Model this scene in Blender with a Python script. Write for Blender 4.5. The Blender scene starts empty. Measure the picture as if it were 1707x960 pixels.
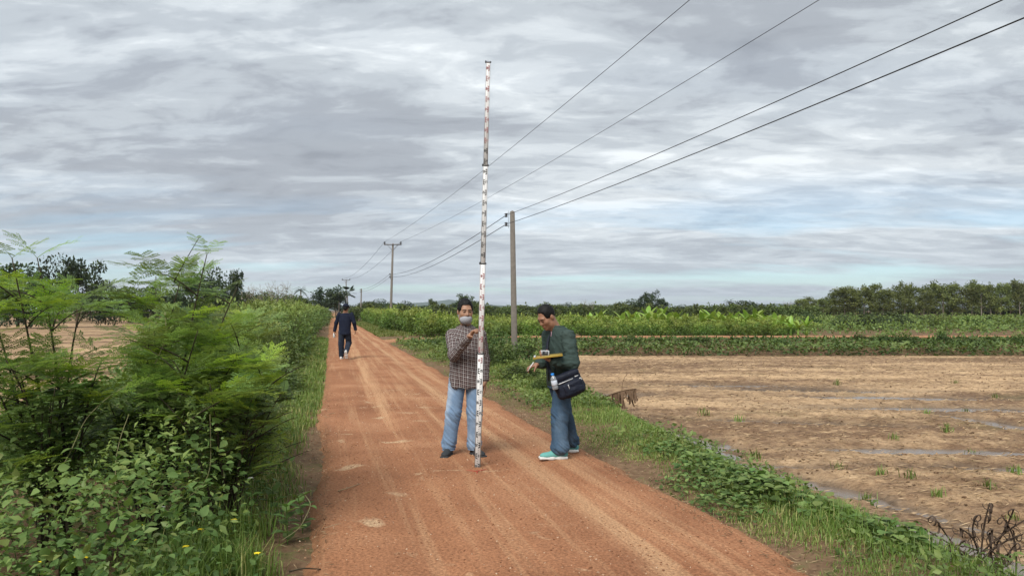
import bpy, math, random
import numpy as np
from mathutils import Vector, Matrix, Euler

random.seed(7)
RNG = np.random.default_rng(11)
scn = bpy.context.scene
COL = scn.collection

# ------------------------------------------------------------------ camera
FPX, CX, CY, PITCH, EYE = 1250.0, 853.5, 480.0, math.atan(37 / 1250.0), 1.53
cam_data = bpy.data.cameras.new('camera')
cam_data.sensor_width = 36.0
cam_data.lens = 36.0 * FPX / 1707.0
cam_data.clip_start = 0.05
cam_data.clip_end = 20000.0
cam = bpy.data.objects.new('camera', cam_data)
COL.objects.link(cam)
cam.location = (0, 0, EYE)
cam.rotation_euler = (math.radians(90) + PITCH, 0, 0)
scn.camera = cam

# ------------------------------------------------------------------ world, sun, exposure
SUN_EL, SUN_AZ = math.radians(46), math.radians(202)      # azimuth clockwise from +Y
EXPOSURE = 1.45
world = bpy.data.worlds.new('World')
scn.world = world
world.use_nodes = True


def build_world():
    nt = world.node_tree
    nt.nodes.clear()
    N, L = nt.nodes.new, nt.links.new
    out = N('ShaderNodeOutputWorld')
    bg = N('ShaderNodeBackground')
    L(bg.outputs[0], out.inputs[0])
    sky = N('ShaderNodeTexSky')
    sky.sky_type = 'NISHITA'
    sky.sun_disc = False
    sky.sun_elevation = SUN_EL
    sky.sun_rotation = SUN_AZ
    sky.altitude = 50
    sky.air_density = 1.0
    sky.dust_density = 0.6
    tc = N('ShaderNodeTexCoord')
    sep = N('ShaderNodeSeparateXYZ')
    L(tc.outputs['Generated'], sep.inputs[0])

    def math_(op, a, b=None, clamp=False):
        m = N('ShaderNodeMath')
        m.operation = op
        m.use_clamp = clamp
        for i, v in enumerate((a, b)):
            if v is None:
                continue
            if hasattr(v, 'is_linked') or hasattr(v, 'links'):
                L(v, m.inputs[i])
            else:
                m.inputs[i].default_value = v
        return m.outputs[0]

    z = math_('MAXIMUM', sep.outputs['Z'], 0.0)
    zz = math_('ADD', z, 0.13)
    u = math_('DIVIDE', sep.outputs['X'], zz)
    v = math_('DIVIDE', sep.outputs['Y'], zz)
    comb = N('ShaderNodeCombineXYZ')
    L(u, comb.inputs[0])
    L(v, comb.inputs[1])

    def noise(scale, rot, stretch, detail, rough, off, dist=0.0):
        mp = N('ShaderNodeMapping')
        mp.inputs['Rotation'].default_value = (0, 0, math.radians(rot))
        mp.inputs['Scale'].default_value = (scale * stretch[0], scale * stretch[1], 1)
        mp.inputs['Location'].default_value = off
        L(comb.outputs[0], mp.inputs[0])
        n = N('ShaderNodeTexNoise')
        n.inputs['Scale'].default_value = 1.0
        n.inputs['Detail'].default_value = detail
        n.inputs['Roughness'].default_value = rough
        n.inputs['Distortion'].default_value = dist
        L(mp.outputs[0], n.inputs['Vector'])
        return n.outputs['Fac']

    def ramp(fac, stops, interp='LINEAR'):
        r = N('ShaderNodeValToRGB')
        r.color_ramp.interpolation = interp
        el = r.color_ramp.elements
        while len(el) < len(stops):
            el.new(0.5)
        for e, (p, c) in zip(el, stops):
            e.position = p
            e.color = (c[0], c[1], c[2], 1)
        L(fac, r.inputs[0])
        return r.outputs[0]

    def mix(f, a, b):
        m = N('ShaderNodeMix')
        m.data_type = 'RGBA'
        for s, val in ((m.inputs[0], f), (m.inputs[6], a), (m.inputs[7], b)):
            if hasattr(val, 'links'):
                L(val, s)
            else:
                s.default_value = val
        return m.outputs[2]

    big = noise(0.42, 32, (1.0, 1.35), 3.0, 0.5, (3.1, 1.7, 0), 0.6)
    mid = noise(1.6, 30, (0.8, 1.5), 7.0, 0.60, (7.3, 2.2, 0), 0.9)
    fine = noise(5.6, 22, (0.8, 1.4), 6.0, 0.60, (1.3, 9.2, 0), 0.5)
    a = math_('MULTIPLY', big, 0.36)
    b = math_('MULTIPLY', mid, 0.42)
    c = math_('MULTIPLY', fine, 0.22)
    thick = math_('ADD', math_('ADD', a, b), c)
    # cloud deck: thick parts are dull grey below, thin parts let light through
    deck = ramp(thick, [(0.36, (3.60, 3.80, 3.92)), (0.43, (2.76, 2.97, 3.13)), (0.485, (2.18, 2.38, 2.56)),
                        (0.55, (1.66, 1.81, 2.00)), (0.66, (1.28, 1.40, 1.58))], 'EASE')
    # clear blue shows between the clouds; seen edge-on low down the gaps line up in bands
    gap_n = noise(0.75, 8, (0.55, 1.5), 5.0, 0.55, (9.4, 1.2, 0), 0.3)
    gap = ramp(gap_n, [(0.49, (0, 0, 0)), (0.62, (1, 1, 1))])
    gapf = math_('MULTIPLY', gap, math_('ADD', math_('MULTIPLY', ramp(z, [(0.05, (1, 1, 1)), (0.17, (0, 0, 0))]), 0.70), 0.03), True)
    hz = ramp(z, [(0.0, (1, 1, 1)), (0.16, (0, 0, 0))], 'EASE')
    far = mix(math_('MULTIPLY', hz, 0.40), deck, (2.85, 3.20, 3.45, 1))
    skyc = N('ShaderNodeMix')
    skyc.data_type = 'RGBA'
    skyc.blend_type = 'MULTIPLY'
    skyc.inputs[0].default_value = 1.0
    L(sky.outputs[0], skyc.inputs[6])
    skyc.inputs[7].default_value = (0.40, 0.50, 0.58, 1)
    fin = mix(gapf, far, skyc.outputs[2])
    L(fin, bg.inputs[0])
    bg.inputs[1].default_value = 0.10


build_world()
sun_d = bpy.data.lights.new('sun', 'SUN')
sun_d.energy = 1.5
sun_d.angle = math.radians(32)
sun_d.color = (1.0, 0.965, 0.91)
sun = bpy.data.objects.new('sun', sun_d)
COL.objects.link(sun)
sd = Vector((math.sin(SUN_AZ) * math.cos(SUN_EL), math.cos(SUN_AZ) * math.cos(SUN_EL), math.sin(SUN_EL)))
sun.rotation_euler = sd.to_track_quat('Z', 'Y').to_euler()
vs = scn.view_settings
vs.view_transform = 'Standard'
vs.look = 'None'
vs.exposure = EXPOSURE
vs.gamma = 1.0
vs.use_curve_mapping = False
scn.cycles.max_bounces = 8
scn.cycles.transparent_max_bounces = 12
scn.cycles.volume_bounces = 0

# ------------------------------------------------------------------ helpers
CP, SP = math.cos(PITCH), math.sin(PITCH)


def at(px, py, Y):
    """photo pixel + depth along +Y -> world point"""
    dx, dz = (px - CX) / FPX, (CY - py) / FPX
    ry, rz = CP - SP * dz, SP + CP * dz
    return np.array([dx / ry * Y, Y, EYE + rz / ry * Y])


def gp(px, py, z=0.0):
    dx, dz = (px - CX) / FPX, (CY - py) / FPX
    ry, rz = CP - SP * dz, SP + CP * dz
    k = (z - EYE) / rz
    return np.array([dx * k, ry * k, z])


def tag(o, label=None, cat=None, group=None, kind=None):
    if label:
        o['label'] = label
    if cat:
        o['category'] = cat
    if group:
        o['group'] = group
    if kind:
        o['kind'] = kind
    return o


def empty(name, loc=(0, 0, 0), rz=0.0, s=1.0):
    o = bpy.data.objects.new(name, None)
    o.empty_display_size = 0.2
    COL.objects.link(o)
    o.location = loc
    o.rotation_euler = (0, 0, rz)
    o.scale = (s, s, s)
    return o


def mesh_np(name, V, F, mats=None, smooth=False, attrs=None, midx=None, uv=None):
    """V (n,3); F: array (m,3|4) or list of such arrays"""
    V = np.asarray(V, dtype=np.float32)
    Fs = F if isinstance(F, list) else [F]
    Fs = [np.asarray(f, dtype=np.int32) for f in Fs if len(f)]
    me = bpy.data.meshes.new(name)
    me.vertices.add(len(V))
    me.vertices.foreach_set('co', V.ravel())
    loops = np.concatenate([f.ravel() for f in Fs])
    tot = np.concatenate([np.full(len(f), f.shape[1], np.int32) for f in Fs])
    start = np.concatenate([[0], np.cumsum(tot)[:-1]]).astype(np.int32)
    me.loops.add(len(loops))
    me.loops.foreach_set('vertex_index', loops)
    me.polygons.add(len(tot))
    me.polygons.foreach_set('loop_start', start)
    me.polygons.foreach_set('loop_total', tot)
    if mats is not None:
        for m in (mats if isinstance(mats, (list, tuple)) else [mats]):
            me.materials.append(m)
    if midx is not None:
        me.polygons.foreach_set('material_index', np.asarray(midx, np.int32))
    if smooth:
        me.polygons.foreach_set('use_smooth', np.ones(len(tot), bool))
    for k, data in (attrs or {}).items():
        data = np.asarray(data, np.float32)
        a = me.attributes.new(k, 'FLOAT', 'POINT')
        a.data.foreach_set('value', data.ravel())
    if uv is not None:
        l = me.uv_layers.new(name='UVMap')
        l.data.foreach_set('uv', np.asarray(uv, np.float32).ravel())
    me.update(calc_edges=True)
    me.validate()
    return me


def obj(name, me, parent=None, loc=None, rot=None, scale=None):
    o = bpy.data.objects.new(name, me)
    COL.objects.link(o)
    if parent is not None:
        o.parent = parent
    if loc is not None:
        o.location = loc
    if rot is not None:
        o.rotation_euler = rot
    if scale is not None:
        o.scale = scale if hasattr(scale, '__len__') else (scale,) * 3
    return o


def copy_tree(o, parent=None):
    c = o.copy()
    COL.objects.link(c)
    c.parent = parent
    for ch in list(o.children):
        copy_tree(ch, c)
    return c


class MB:
    """collects vertices and faces"""

    def __init__(self):
        self.V, self.F3, self.F4, self.T, self.n = [], [], [], [], 0

    def add(self, V, F, t=0.5):
        V = np.asarray(V, float).reshape(-1, 3)
        F = np.asarray(F, int)
        (self.F3 if F.shape[1] == 3 else self.F4).append(F + self.n)
        self.V.append(V)
        self.T.append(np.broadcast_to(np.asarray(t, float), (len(V),)).copy())
        self.n += len(V)

    def mesh(self, name, mat, smooth=False):
        F = []
        if self.F3:
            F.append(np.concatenate(self.F3))
        if self.F4:
            F.append(np.concatenate(self.F4))
        return mesh_np(name, np.concatenate(self.V), F, mat, smooth, {'tint': np.concatenate(self.T)})

    def build(self, name, mat, parent=None, smooth=False, **k):
        return obj(name, self.mesh(name, mat, smooth), parent, **k)


def box_vf(c, s, R=None, bev=0.0):
    s = np.asarray(s, float) / 2
    if bev <= 0:
        V = np.array([[x, y, z] for x in (-1, 1) for y in (-1, 1) for z in (-1, 1)], float) * s
        F = np.array([[0, 1, 3, 2], [4, 6, 7, 5], [0, 4, 5, 1], [2, 3, 7, 6], [0, 2, 6, 4], [1, 5, 7, 3]])
    else:
        a, b = s, s - bev
        ring = []
        for zz, hx, hy in ((-a[2], b[0], b[1]), (-b[2], a[0], a[1]), (b[2], a[0], a[1]), (a[2], b[0], b[1])):
            d = min(bev, hx * .9, hy * .9)
            ring.append([[hx, -hy + d, zz], [hx, hy - d, zz], [hx - d, hy, zz], [-hx + d, hy, zz],
                         [-hx, hy - d, zz], [-hx, -hy + d, zz], [-hx + d, -hy, zz], [hx - d, -hy, zz]])
        V = np.array(ring).reshape(-1, 3)
        F = []
        for r in range(3):
            for k in range(8):
                F.append([r * 8 + k, r * 8 + (k + 1) % 8, (r + 1) * 8 + (k + 1) % 8, (r + 1) * 8 + k])
        for o in (0, 24):
            q = [[0, 1, 2, 7], [2, 3, 6, 7], [3, 4, 5, 6]]
            F += [[o + i for i in (f[::-1] if o == 0 else f)] for f in q]
        F = np.array(F)
    if R is not None:
        V = V @ np.asarray(R).T
    return V + np.asarray(c, float), F


def tube_vf(P, r, n=6, cap=True):
    P = np.asarray(P, float)
    m = len(P)
    r = np.broadcast_to(np.asarray(r, float), (m,))
    T = np.gradient(P, axis=0)
    T /= np.linalg.norm(T, axis=1)[:, None] + 1e-9
    ref = np.array([0, 0, 1.0]) if abs(T[0][2]) < 0.9 else np.array([1.0, 0, 0])
    A = np.cross(T, ref)
    A /= np.linalg.norm(A, axis=1)[:, None] + 1e-9
    B = np.cross(T, A)
    th = np.arange(n) * 2 * np.pi / n
    V = P[:, None] + r[:, None, None] * (np.cos(th)[None, :, None] * A[:, None] + np.sin(th)[None, :, None] * B[:, None])
    V = V.reshape(-1, 3)
    i, k = np.meshgrid(np.arange(m - 1), np.arange(n), indexing='ij')
    F = np.stack([i * n + k, i * n + (k + 1) % n, (i + 1) * n + (k + 1) % n, (i + 1) * n + k], -1).reshape(-1, 4)
    if cap:
        V = np.concatenate([V, P[:1], P[-1:]])
        c0, c1 = m * n, m * n + 1
        kk = np.arange(n)
        e0 = np.stack([(kk + 1) % n, kk, np.full(n, c0), np.full(n, c0)], -1)
        e1 = np.stack([(m - 1) * n + kk, (m - 1) * n + (kk + 1) % n, np.full(n, c1), np.full(n, c1)], -1)
        # triangles kept as degenerate-free quads list is separate
        return V, F, np.concatenate([e0[:, :3], e1[:, :3]])
    return V, F, None


def add_tube(mb, P, r, n=6, t=0.5):
    V, F, C = tube_vf(P, r, n)
    base = mb.n
    mb.add(V, F, t)
    if C is not None:
        mb.F3.append(C + base)


def bez(a, b, c, n=12):
    a, b, c = map(lambda v: np.asarray(v, float), (a, b, c))
    t = np.linspace(0, 1, n)[:, None]
    return (1 - t) ** 2 * a + 2 * t * (1 - t) * b + t * t * c


def unit(v):
    v = np.asarray(v, float)
    return v / (np.linalg.norm(v, axis=-1, keepdims=True) + 1e-12)


def _hash(ix, iy, iz, seed):
    h = (ix.astype(np.uint32) * np.uint32(374761393) + iy.astype(np.uint32) * np.uint32(668265263)
         + iz.astype(np.uint32) * np.uint32(2147483647) + np.uint32((seed * 974634777 + 12345) & 0xffffffff))
    h = (h ^ (h >> np.uint32(13))) * np.uint32(1274126177)
    h = h ^ (h >> np.uint32(16))
    return (h & np.uint32(0xffffff)).astype(np.float32) / np.float32(0xffffff)


def vnoise(p, seed=0):
    p = np.asarray(p, np.float32)
    if p.shape[-1] == 2:
        p = np.concatenate([p, np.zeros(p.shape[:-1] + (1,), np.float32) + 0.37], -1)
    i = np.floor(p).astype(np.int64)
    f = p - i
    f = f * f * (3 - 2 * f)
    i = (i & 0x7fffffff)
    r = 0
    two = p.shape[-1]
    for dx in (0, 1):
        wx = f[..., 0] if dx else 1 - f[..., 0]
        for dy in (0, 1):
            wy = f[..., 1] if dy else 1 - f[..., 1]
            for dz in (0, 1):
                wz = f[..., 2] if dz else 1 - f[..., 2]
                r = r + wx * wy * wz * _hash(i[..., 0] + dx, i[..., 1] + dy, i[..., 2] + dz, seed)
    return r


def fbm(p, oct=4, seed=0, gain=0.5):
    p = np.asarray(p, np.float32)
    a, s, w = 1.0, 0, 0
    for o in range(oct):
        s = s + a * vnoise(p * (2.03 ** o) + o * 17.3, seed + o)
        w += a
        a *= gain
    return s / w


def sstep(a, b, x):
    t = np.clip((np.asarray(x, float) - a) / (b - a), 0, 1)
    return t * t * (3 - 2 * t)


# ------------------------------------------------------------------ materials
class NT:
    def __init__(self, name):
        self.m = bpy.data.materials.new(name)
        self.m.use_nodes = True
        self.t = self.m.node_tree
        self.t.nodes.clear()
        self.out = self.n('ShaderNodeOutputMaterial')

    def n(self, ty, **kw):
        x = self.t.nodes.new(ty)
        for k, v in kw.items():
            setattr(x, k, v)
        return x

    def l(self, a, b):
        self.t.links.new(a, b)

    def put(self, sock, v):
        if hasattr(v, 'links'):
            self.l(v, sock)
        elif v is not None:
            if isinstance(v, (tuple, list)) and len(v) == 3 and sock.type == 'RGBA':
                v = (*v, 1)
            sock.default_value = v

    def math(self, op, a, b=None, c=None, clamp=False):
        m = self.n('ShaderNodeMath', operation=op, use_clamp=clamp)
        self.put(m.inputs[0], a)
        self.put(m.inputs[1], b)
        if c is not None:
            self.put(m.inputs[2], c)
        return m.outputs[0]

    def mix(self, f, a, b, mode='MIX'):
        m = self.n('ShaderNodeMix', data_type='RGBA', blend_type=mode)
        self.put(m.inputs[0], f)
        self.put(m.inputs[6], a)
        self.put(m.inputs[7], b)
        return m.outputs[2]

    def coord(self, kind='Object'):
        return self.n('ShaderNodeTexCoord').outputs[kind]

    def pos(self):
        return self.n('ShaderNodeNewGeometry').outputs['Position']

    def noise(self, scale, detail=4, rough=0.55, vec=None, stretch=None, rot=0.0, dist=0.0, loc=(0, 0, 0)):
        v = vec if vec is not None else self.pos()
        if stretch or rot or any(loc):
            mp = self.n('ShaderNodeMapping')
            if stretch:
                mp.inputs['Scale'].default_value = stretch
            mp.inputs['Rotation'].default_value = (0, 0, rot)
            mp.inputs['Location'].default_value = loc
            self.l(v, mp.inputs[0])
            v = mp.outputs[0]
        n = self.n('ShaderNodeTexNoise')
        n.inputs['Scale'].default_value = scale
        n.inputs['Detail'].default_value = detail
        n.inputs['Roughness'].default_value = rough
        n.inputs['Distortion'].default_value = dist
        self.l(v, n.inputs['Vector'])
        return n.outputs['Fac']

    def ramp(self, f, stops, interp='LINEAR'):
        r = self.n('ShaderNodeValToRGB')
        r.color_ramp.interpolation = interp
        el = r.color_ramp.elements
        while len(el) < len(stops):
            el.new(0.5)
        for e, (p, c) in zip(el, stops):
            e.position = p
            c = (c, c, c) if not hasattr(c, '__len__') else c
            e.color = (*c[:3], 1)
        self.put(r.inputs[0], f)
        return r.outputs[0]

    def attr(self, name):
        return self.n('ShaderNodeAttribute', attribute_name=name).outputs['Fac']

    def rand(self):
        return self.n('ShaderNodeObjectInfo').outputs['Random']

    def bump(self, h, strength=0.4, dist=0.01):
        b = self.n('ShaderNodeBump')
        b.inputs['Strength'].default_value = strength
        b.inputs['Distance'].default_value = dist
        self.l(h, b.inputs['Height'])
        return b.outputs[0]

    def bsdf(self, col, rough=0.7, normal=None, metal=0.0, spec=0.5, trans=0.0, alpha=None, link=True):
        p = self.n('ShaderNodeBsdfPrincipled')
        self.put(p.inputs['Base Color'], col)
        self.put(p.inputs['Roughness'], rough)
        self.put(p.inputs['Metallic'], metal)
        self.put(p.inputs['Specular IOR Level'], spec)
        self.put(p.inputs['Transmission Weight'], trans)
        if normal is not None:
            self.l(normal, p.inputs['Normal'])
        if link:
            self.l(p.outputs[0], self.out.inputs[0])
        return p


def mat_plain(name, col, rough=0.6, metal=0.0, var=0.25, scale=14.0, bump=0.0, spec=0.4):
    m = NT(name)
    f = m.noise(scale, 4, 0.6, m.coord())
    c = m.mix(f, tuple(x * (1 - var) for x in col), tuple(min(1, x * (1 + var)) for x in col))
    nrm = m.bump(m.noise(scale * 6, 3, 0.6, m.coord()), bump, 0.004) if bump else None
    m.bsdf(c, rough, nrm, metal, spec)
    return m.m


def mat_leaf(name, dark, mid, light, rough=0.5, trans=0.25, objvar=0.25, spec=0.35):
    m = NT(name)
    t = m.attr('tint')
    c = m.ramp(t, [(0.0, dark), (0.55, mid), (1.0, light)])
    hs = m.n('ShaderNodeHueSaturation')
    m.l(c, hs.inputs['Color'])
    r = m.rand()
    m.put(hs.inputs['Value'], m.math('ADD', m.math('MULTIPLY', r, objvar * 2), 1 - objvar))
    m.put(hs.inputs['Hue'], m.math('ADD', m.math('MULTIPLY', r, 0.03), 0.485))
    col = hs.outputs[0]
    p = m.bsdf(col, rough, spec=spec, link=False)
    tr = m.n('ShaderNodeBsdfTranslucent')
    tc = m.mix(1.0, col, (1.0, 1.0, 0.55), 'MULTIPLY')
    m.l(tc, tr.inputs[0])
    ms = m.n('ShaderNodeMixShader')
    ms.inputs[0].default_value = trans
    m.l(p.outputs[0], ms.inputs[1])
    m.l(tr.outputs[0], ms.inputs[2])
    m.l(ms.outputs[0], m.out.inputs[0])
    return m.m


def ordn(i):
    w = ['first', 'second', 'third', 'fourth', 'fifth', 'sixth', 'seventh', 'eighth', 'ninth', 'tenth', 'eleventh', 'twelfth']
    if i < 12:
        return w[i]
    n = i + 1
    return '%d%s' % (n, 'th' if 10 < n % 100 < 20 else {1: 'st', 2: 'nd', 3: 'rd'}.get(n % 10, 'th'))
# ------------------------------------------------------------------ terrain layout
RD = unit(np.array([-0.2347, 0.9721]))          # road direction
RN = np.array([RD[1], -RD[0]])                  # to the right of the road
P0 = np.array([0.265, 4.32])
HW = 1.51                                       # half the road's width
FZ = -0.42                                      # level of the ploughed field
LZ = -0.35


def st(x, y):
    dx, dy = x - P0[0], y - P0[1]
    return dx * RD[0] + dy * RD[1], dx * RN[0] + dy * RN[1]


def xy(s, t):
    return P0[0] + s * RD[0] + t * RN[0], P0[1] + s * RD[1] + t * RN[1]


def edge_wob(s, sd):
    return (vnoise(np.stack([s * 0.9, s * 0 + sd], -1), 5) - 0.5) * 0.28 + (vnoise(np.stack([s * 3.7, s * 0 + sd], -1), 6) - 0.5) * 0.16 + (vnoise(np.stack([s * 11, s * 0 + sd], -1), 7) - 0.5) * 0.07


def t_field(s):
    return HW + np.clip(1.32 + 0.105 * (s - 2.0), 1.25, 4.0)


BANK0, BANK1 = 32.5, 35.8


def field_mask(x, y):
    s, t = st(x, y)
    tf = t_field(s)
    return sstep(tf - 0.35, tf + 0.25, t) * (1 - sstep(BANK0 - 0.6, BANK1, y))


def h_ground(x, y):
    x = np.asarray(x, float)
    y = np.asarray(y, float)
    s, t = st(x, y)
    n = fbm(np.stack([x * 0.8, y * 0.8], -1), 3, 3) - 0.5
    near = 1 - sstep(60, 120, np.hypot(x, y))
    base = 0.10 * n * near
    right = field_mask(x, y) * FZ
    left = -0.22 * sstep(HW + 0.3, HW + 1.6, -t) + (LZ + 0.22) * sstep(3.4, 6.5, -t)
    left = left * (1 - sstep(60, 140, y))
    onroad = 1 - sstep(HW - 0.25, HW + 0.35, np.abs(t))
    bund = 0.12 * sstep(BANK1 - 2.2, BANK1 + 0.4, y) * (1 - sstep(40.5, 43, y)) * sstep(HW + 1.0, HW + 6.0, t)
    z = base * (1 - onroad) + right + left + bund
    # leave room under the sheets that lie on the ground
    z -= 0.05 * onroad
    return z


def h_road(s, t):
    crown = 0.035 * (1 - (t / HW) ** 2)
    p = np.stack([s * 0.35, t * 6.0], -1)
    ruts = -0.030 * (np.exp(-((t + 0.62) / 0.17) ** 2) + np.exp(-((t - 0.72) / 0.17) ** 2)) \
        + 0.02 * (fbm(p, 3, 21) - 0.5)
    bumps = 0.022 * (fbm(np.stack([s * 1.6, t * 1.6], -1), 4, 22) - 0.5) + 0.008 * (vnoise(np.stack([s * 14, t * 14], -1), 23) - 0.5)
    return 0.012 + crown + ruts + bumps


def axis_pts(lo, hi, dlo, dhi, fine, grow=1.13):
    a = list(np.arange(dlo, dhi, fine))
    st_, x = fine, dhi
    up = []
    while x < hi:
        up.append(x)
        st_ *= grow
        x += st_
    up.append(hi)
    st_, x = fine, dlo
    dn = []
    while x > lo:
        st_ *= grow
        x -= st_
        dn.append(max(x, lo))
    return np.array(sorted(set(dn)) + a + up)


def grid_faces(nr, nc):
    i, j = np.meshgrid(np.arange(nr - 1), np.arange(nc - 1), indexing='ij')
    return np.stack([i * nc + j, i * nc + j + 1, (i + 1) * nc + j + 1, (i + 1) * nc + j], -1).reshape(-1, 4)


# ---- ground sheet
def mat_ground():
    m = NT('verge_ground')
    big = m.noise(0.5, 5, 0.6)
    fine = m.noise(9, 5, 0.65)
    soil = m.ramp(fine, [(0.3, (0.11, 0.066, 0.038)), (0.7, (0.25, 0.160, 0.095))])
    gr = m.ramp(m.noise(22, 4, 0.7), [(0.3, (0.03, 0.05, 0.014)), (0.7, (0.10, 0.13, 0.035))])
    f = m.ramp(m.math('ADD', m.math('MULTIPLY', big, 0.5), m.math('MULTIPLY', fine, 0.5)), [(0.50, 0.0), (0.62, 0.9)])
    m.bsdf(m.mix(f, soil, gr), 0.95, m.bump(fine, 0.6, 0.03), spec=0.1)
    return m.m


gx = axis_pts(-6400, 6400, -16, 24, 0.28, 1.17)
gy = axis_pts(-400, 6400, 1.5, 46, 0.28, 1.17)
GX, GY = np.meshgrid(gx, gy)
gz = h_ground(GX.ravel(), GY.ravel())
o = obj('ground', mesh_np('ground', np.stack([GX.ravel(), GY.ravel(), gz], -1), grid_faces(len(gy), len(gx)), mat_ground(), True))
tag(o, kind='structure')


# ---- the laterite road
def mat_road():
    m = NT('laterite')
    uv = m.n('ShaderNodeUVMap', uv_map='UVMap').outputs[0]        # x along, y across, in metres
    streak = m.noise(1.0, 6, 0.62, uv, (0.16, 5.2, 1), 0.0, 0.25)
    streak2 = m.noise(1.0, 5, 0.6, uv, (0.35, 11.0, 1), 0.02, 0.3, (5, 3, 0))
    patch = m.noise(0.9, 5, 0.6, uv, None, 0, 0.4, (2, 8, 0))
    spot = m.noise(2.6, 4, 0.5, uv, (1.0, 0.75, 1), 0, 0.6, (9, 1, 0))
    grain = m.noise(110, 3, 0.7, uv)
    grit = m.noise(45, 3, 0.7, uv)
    base = m.ramp(patch, [(0.3, (0.255, 0.112, 0.057)), (0.55, (0.345, 0.160, 0.082)), (0.75, (0.410, 0.208, 0.112))])
    tan = m.ramp(grain, [(0.3, (0.44, 0.250, 0.132)), (0.7, (0.60, 0.375, 0.21))])
    w = m.attr('wheel')
    f = m.math('ADD', m.math('MULTIPLY', streak, 0.6), m.math('MULTIPLY', streak2, 0.4))
    f = m.math('ADD', f, m.math('MULTIPLY', m.math('SUBTRACT', w, 0.35), 0.22))
    f = m.ramp(f, [(0.44, 0.0), (0.67, 0.80)])
    c = m.mix(f, base, tan)
    pale = m.ramp(spot, [(0.62, 0.0), (0.71, 0.85)])
    pale = m.math('MULTIPLY', pale, m.attr('pale'))
    c = m.mix(pale, c, m.ramp(grit, [(0.3, (0.42, 0.27, 0.15)), (0.7, (0.60, 0.43, 0.27))]))
    g = m.ramp(grit, [(0.33, 0.58), (0.5, 1.0), (0.68, 1.42)])
    c = m.mix(0.85, c, m.mix(1.0, c, g, 'MULTIPLY'))
    edge = m.attr('edge')
    dirt = m.ramp(m.noise(14, 4, 0.6, uv), [(0.3, (0.16, 0.085, 0.045)), (0.7, (0.27, 0.16, 0.085))])
    c = m.mix(m.math('MULTIPLY', edge, 0.6), c, dirt)
    h = m.math('ADD', m.math('MULTIPLY', grit, 0.7), m.math('MULTIPLY', grain, 0.3))
    m.bsdf(c, 0.95, m.bump(h, 0.9, 0.018), spec=0.12)
    return m.m


rs = np.concatenate([np.arange(-8, 9, 0.035), np.arange(9, 24, 0.09), np.arange(24, 60, 0.35), np.linspace(60, 420, 70)])
rt = np.linspace(-1, 1, 91)
S, TT = np.meshgrid(rs, rt, indexing='ij')
wl = HW + edge_wob(rs, 1.5)
wr = HW + edge_wob(rs, 7.5) + .14 * sstep(4.5, .5, rs)
T = np.where(TT < 0, TT * wl[:, None], TT * wr[:, None])
Z = h_road(S.ravel(), T.ravel()).reshape(S.shape)
far_blend = 1 - sstep(60, 160, S)
Z = Z * far_blend + 0.02 * (1 - far_blend)
edge = sstep(0.86, 1.0, np.abs(TT))
Z = Z * (1 - edge) + edge * -0.09
X, Y = xy(S, T)
wob = 0.25 * (vnoise(np.stack([S.ravel() * 0.16, S.ravel() * 0 + 3.3], -1), 15).reshape(S.shape) - 0.5)
wheel = 0.75 * np.exp(-((T + 0.45 + wob) / 0.20) ** 2) * sstep(2.5, 9, S) + np.exp(-((T - 0.62 + wob) / 0.13) ** 2) + 0.6 * np.exp(-((T - 1.0 + wob) / 0.12) ** 2) + 0.5 * np.exp(-((T - 0.15 - wob) / 0.12) ** 2) * sstep(0, 5, S)
pale = (1 - sstep(0.0, 0.6, T)) * (1 - sstep(7, 12, S))
F = grid_faces(len(rs), len(rt))
uvv = np.stack([S.ravel(), T.ravel()], -1)[F.ravel()]
o = obj('dirt_road', mesh_np('dirt_road', np.stack([X.ravel(), Y.ravel(), Z.ravel()], -1), F[:, ::-1], mat_road(), True,
                             {'wheel': wheel.ravel(), 'pale': pale.ravel(), 'edge': sstep(0.8, 1.0, np.abs(TT)).ravel()},
                             uv=np.stack([S.ravel(), T.ravel()], -1)[F[:, ::-1].ravel()]))
tag(o, kind='structure')
M_ROAD = o.data.materials[0]

# ---- the side track on the bund
TRK_Y = 38.4
ts = np.concatenate([np.linspace(-7.0, 30, 160), np.linspace(30.5, 140, 90)])
tt = np.linspace(-1, 1, 15)
S2, T2 = np.meshgrid(ts, tt, indexing='ij')
flare = 1.15 + 1.9 * np.exp(-((ts + 7.0) / 2.2))
yc = TRK_Y + 0.35 * np.sin(ts * 0.11) + 0.02 * ts
Y2 = yc[:, None] + T2 * (flare + 0.25 * (vnoise(np.stack([ts, ts * 0], -1), 9) - 0.5))[:, None]
lift2 = 0.12 * sstep(HW + 1.0, HW + 6.0, st(S2, Y2)[1])
Z2 = 0.075 - 0.10 * sstep(-5.4, -6.9, S2) + lift2 - 0.09 * np.abs(T2) ** 6 + 0.03 * (vnoise(np.stack([S2.ravel() * 2, Y2.ravel() * 2], -1), 10).reshape(S2.shape) - 0.5)
F2 = grid_faces(len(ts), len(tt))[:, ::-1]
o = obj('dirt_track', mesh_np('dirt_track', np.stack([S2.ravel(), Y2.ravel(), Z2.ravel()], -1), F2, M_ROAD, True,
                              {'wheel': (np.exp(-((np.abs(T2) - 0.5) / 0.2) ** 2)).ravel(), 'pale': np.zeros(T2.size), 'edge': sstep(0.7, 1, np.abs(T2)).ravel()},
                              uv=np.stack([S2.ravel(), T2.ravel() * 1.2], -1)[F2.ravel()]))
tag(o, kind='structure')


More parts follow.
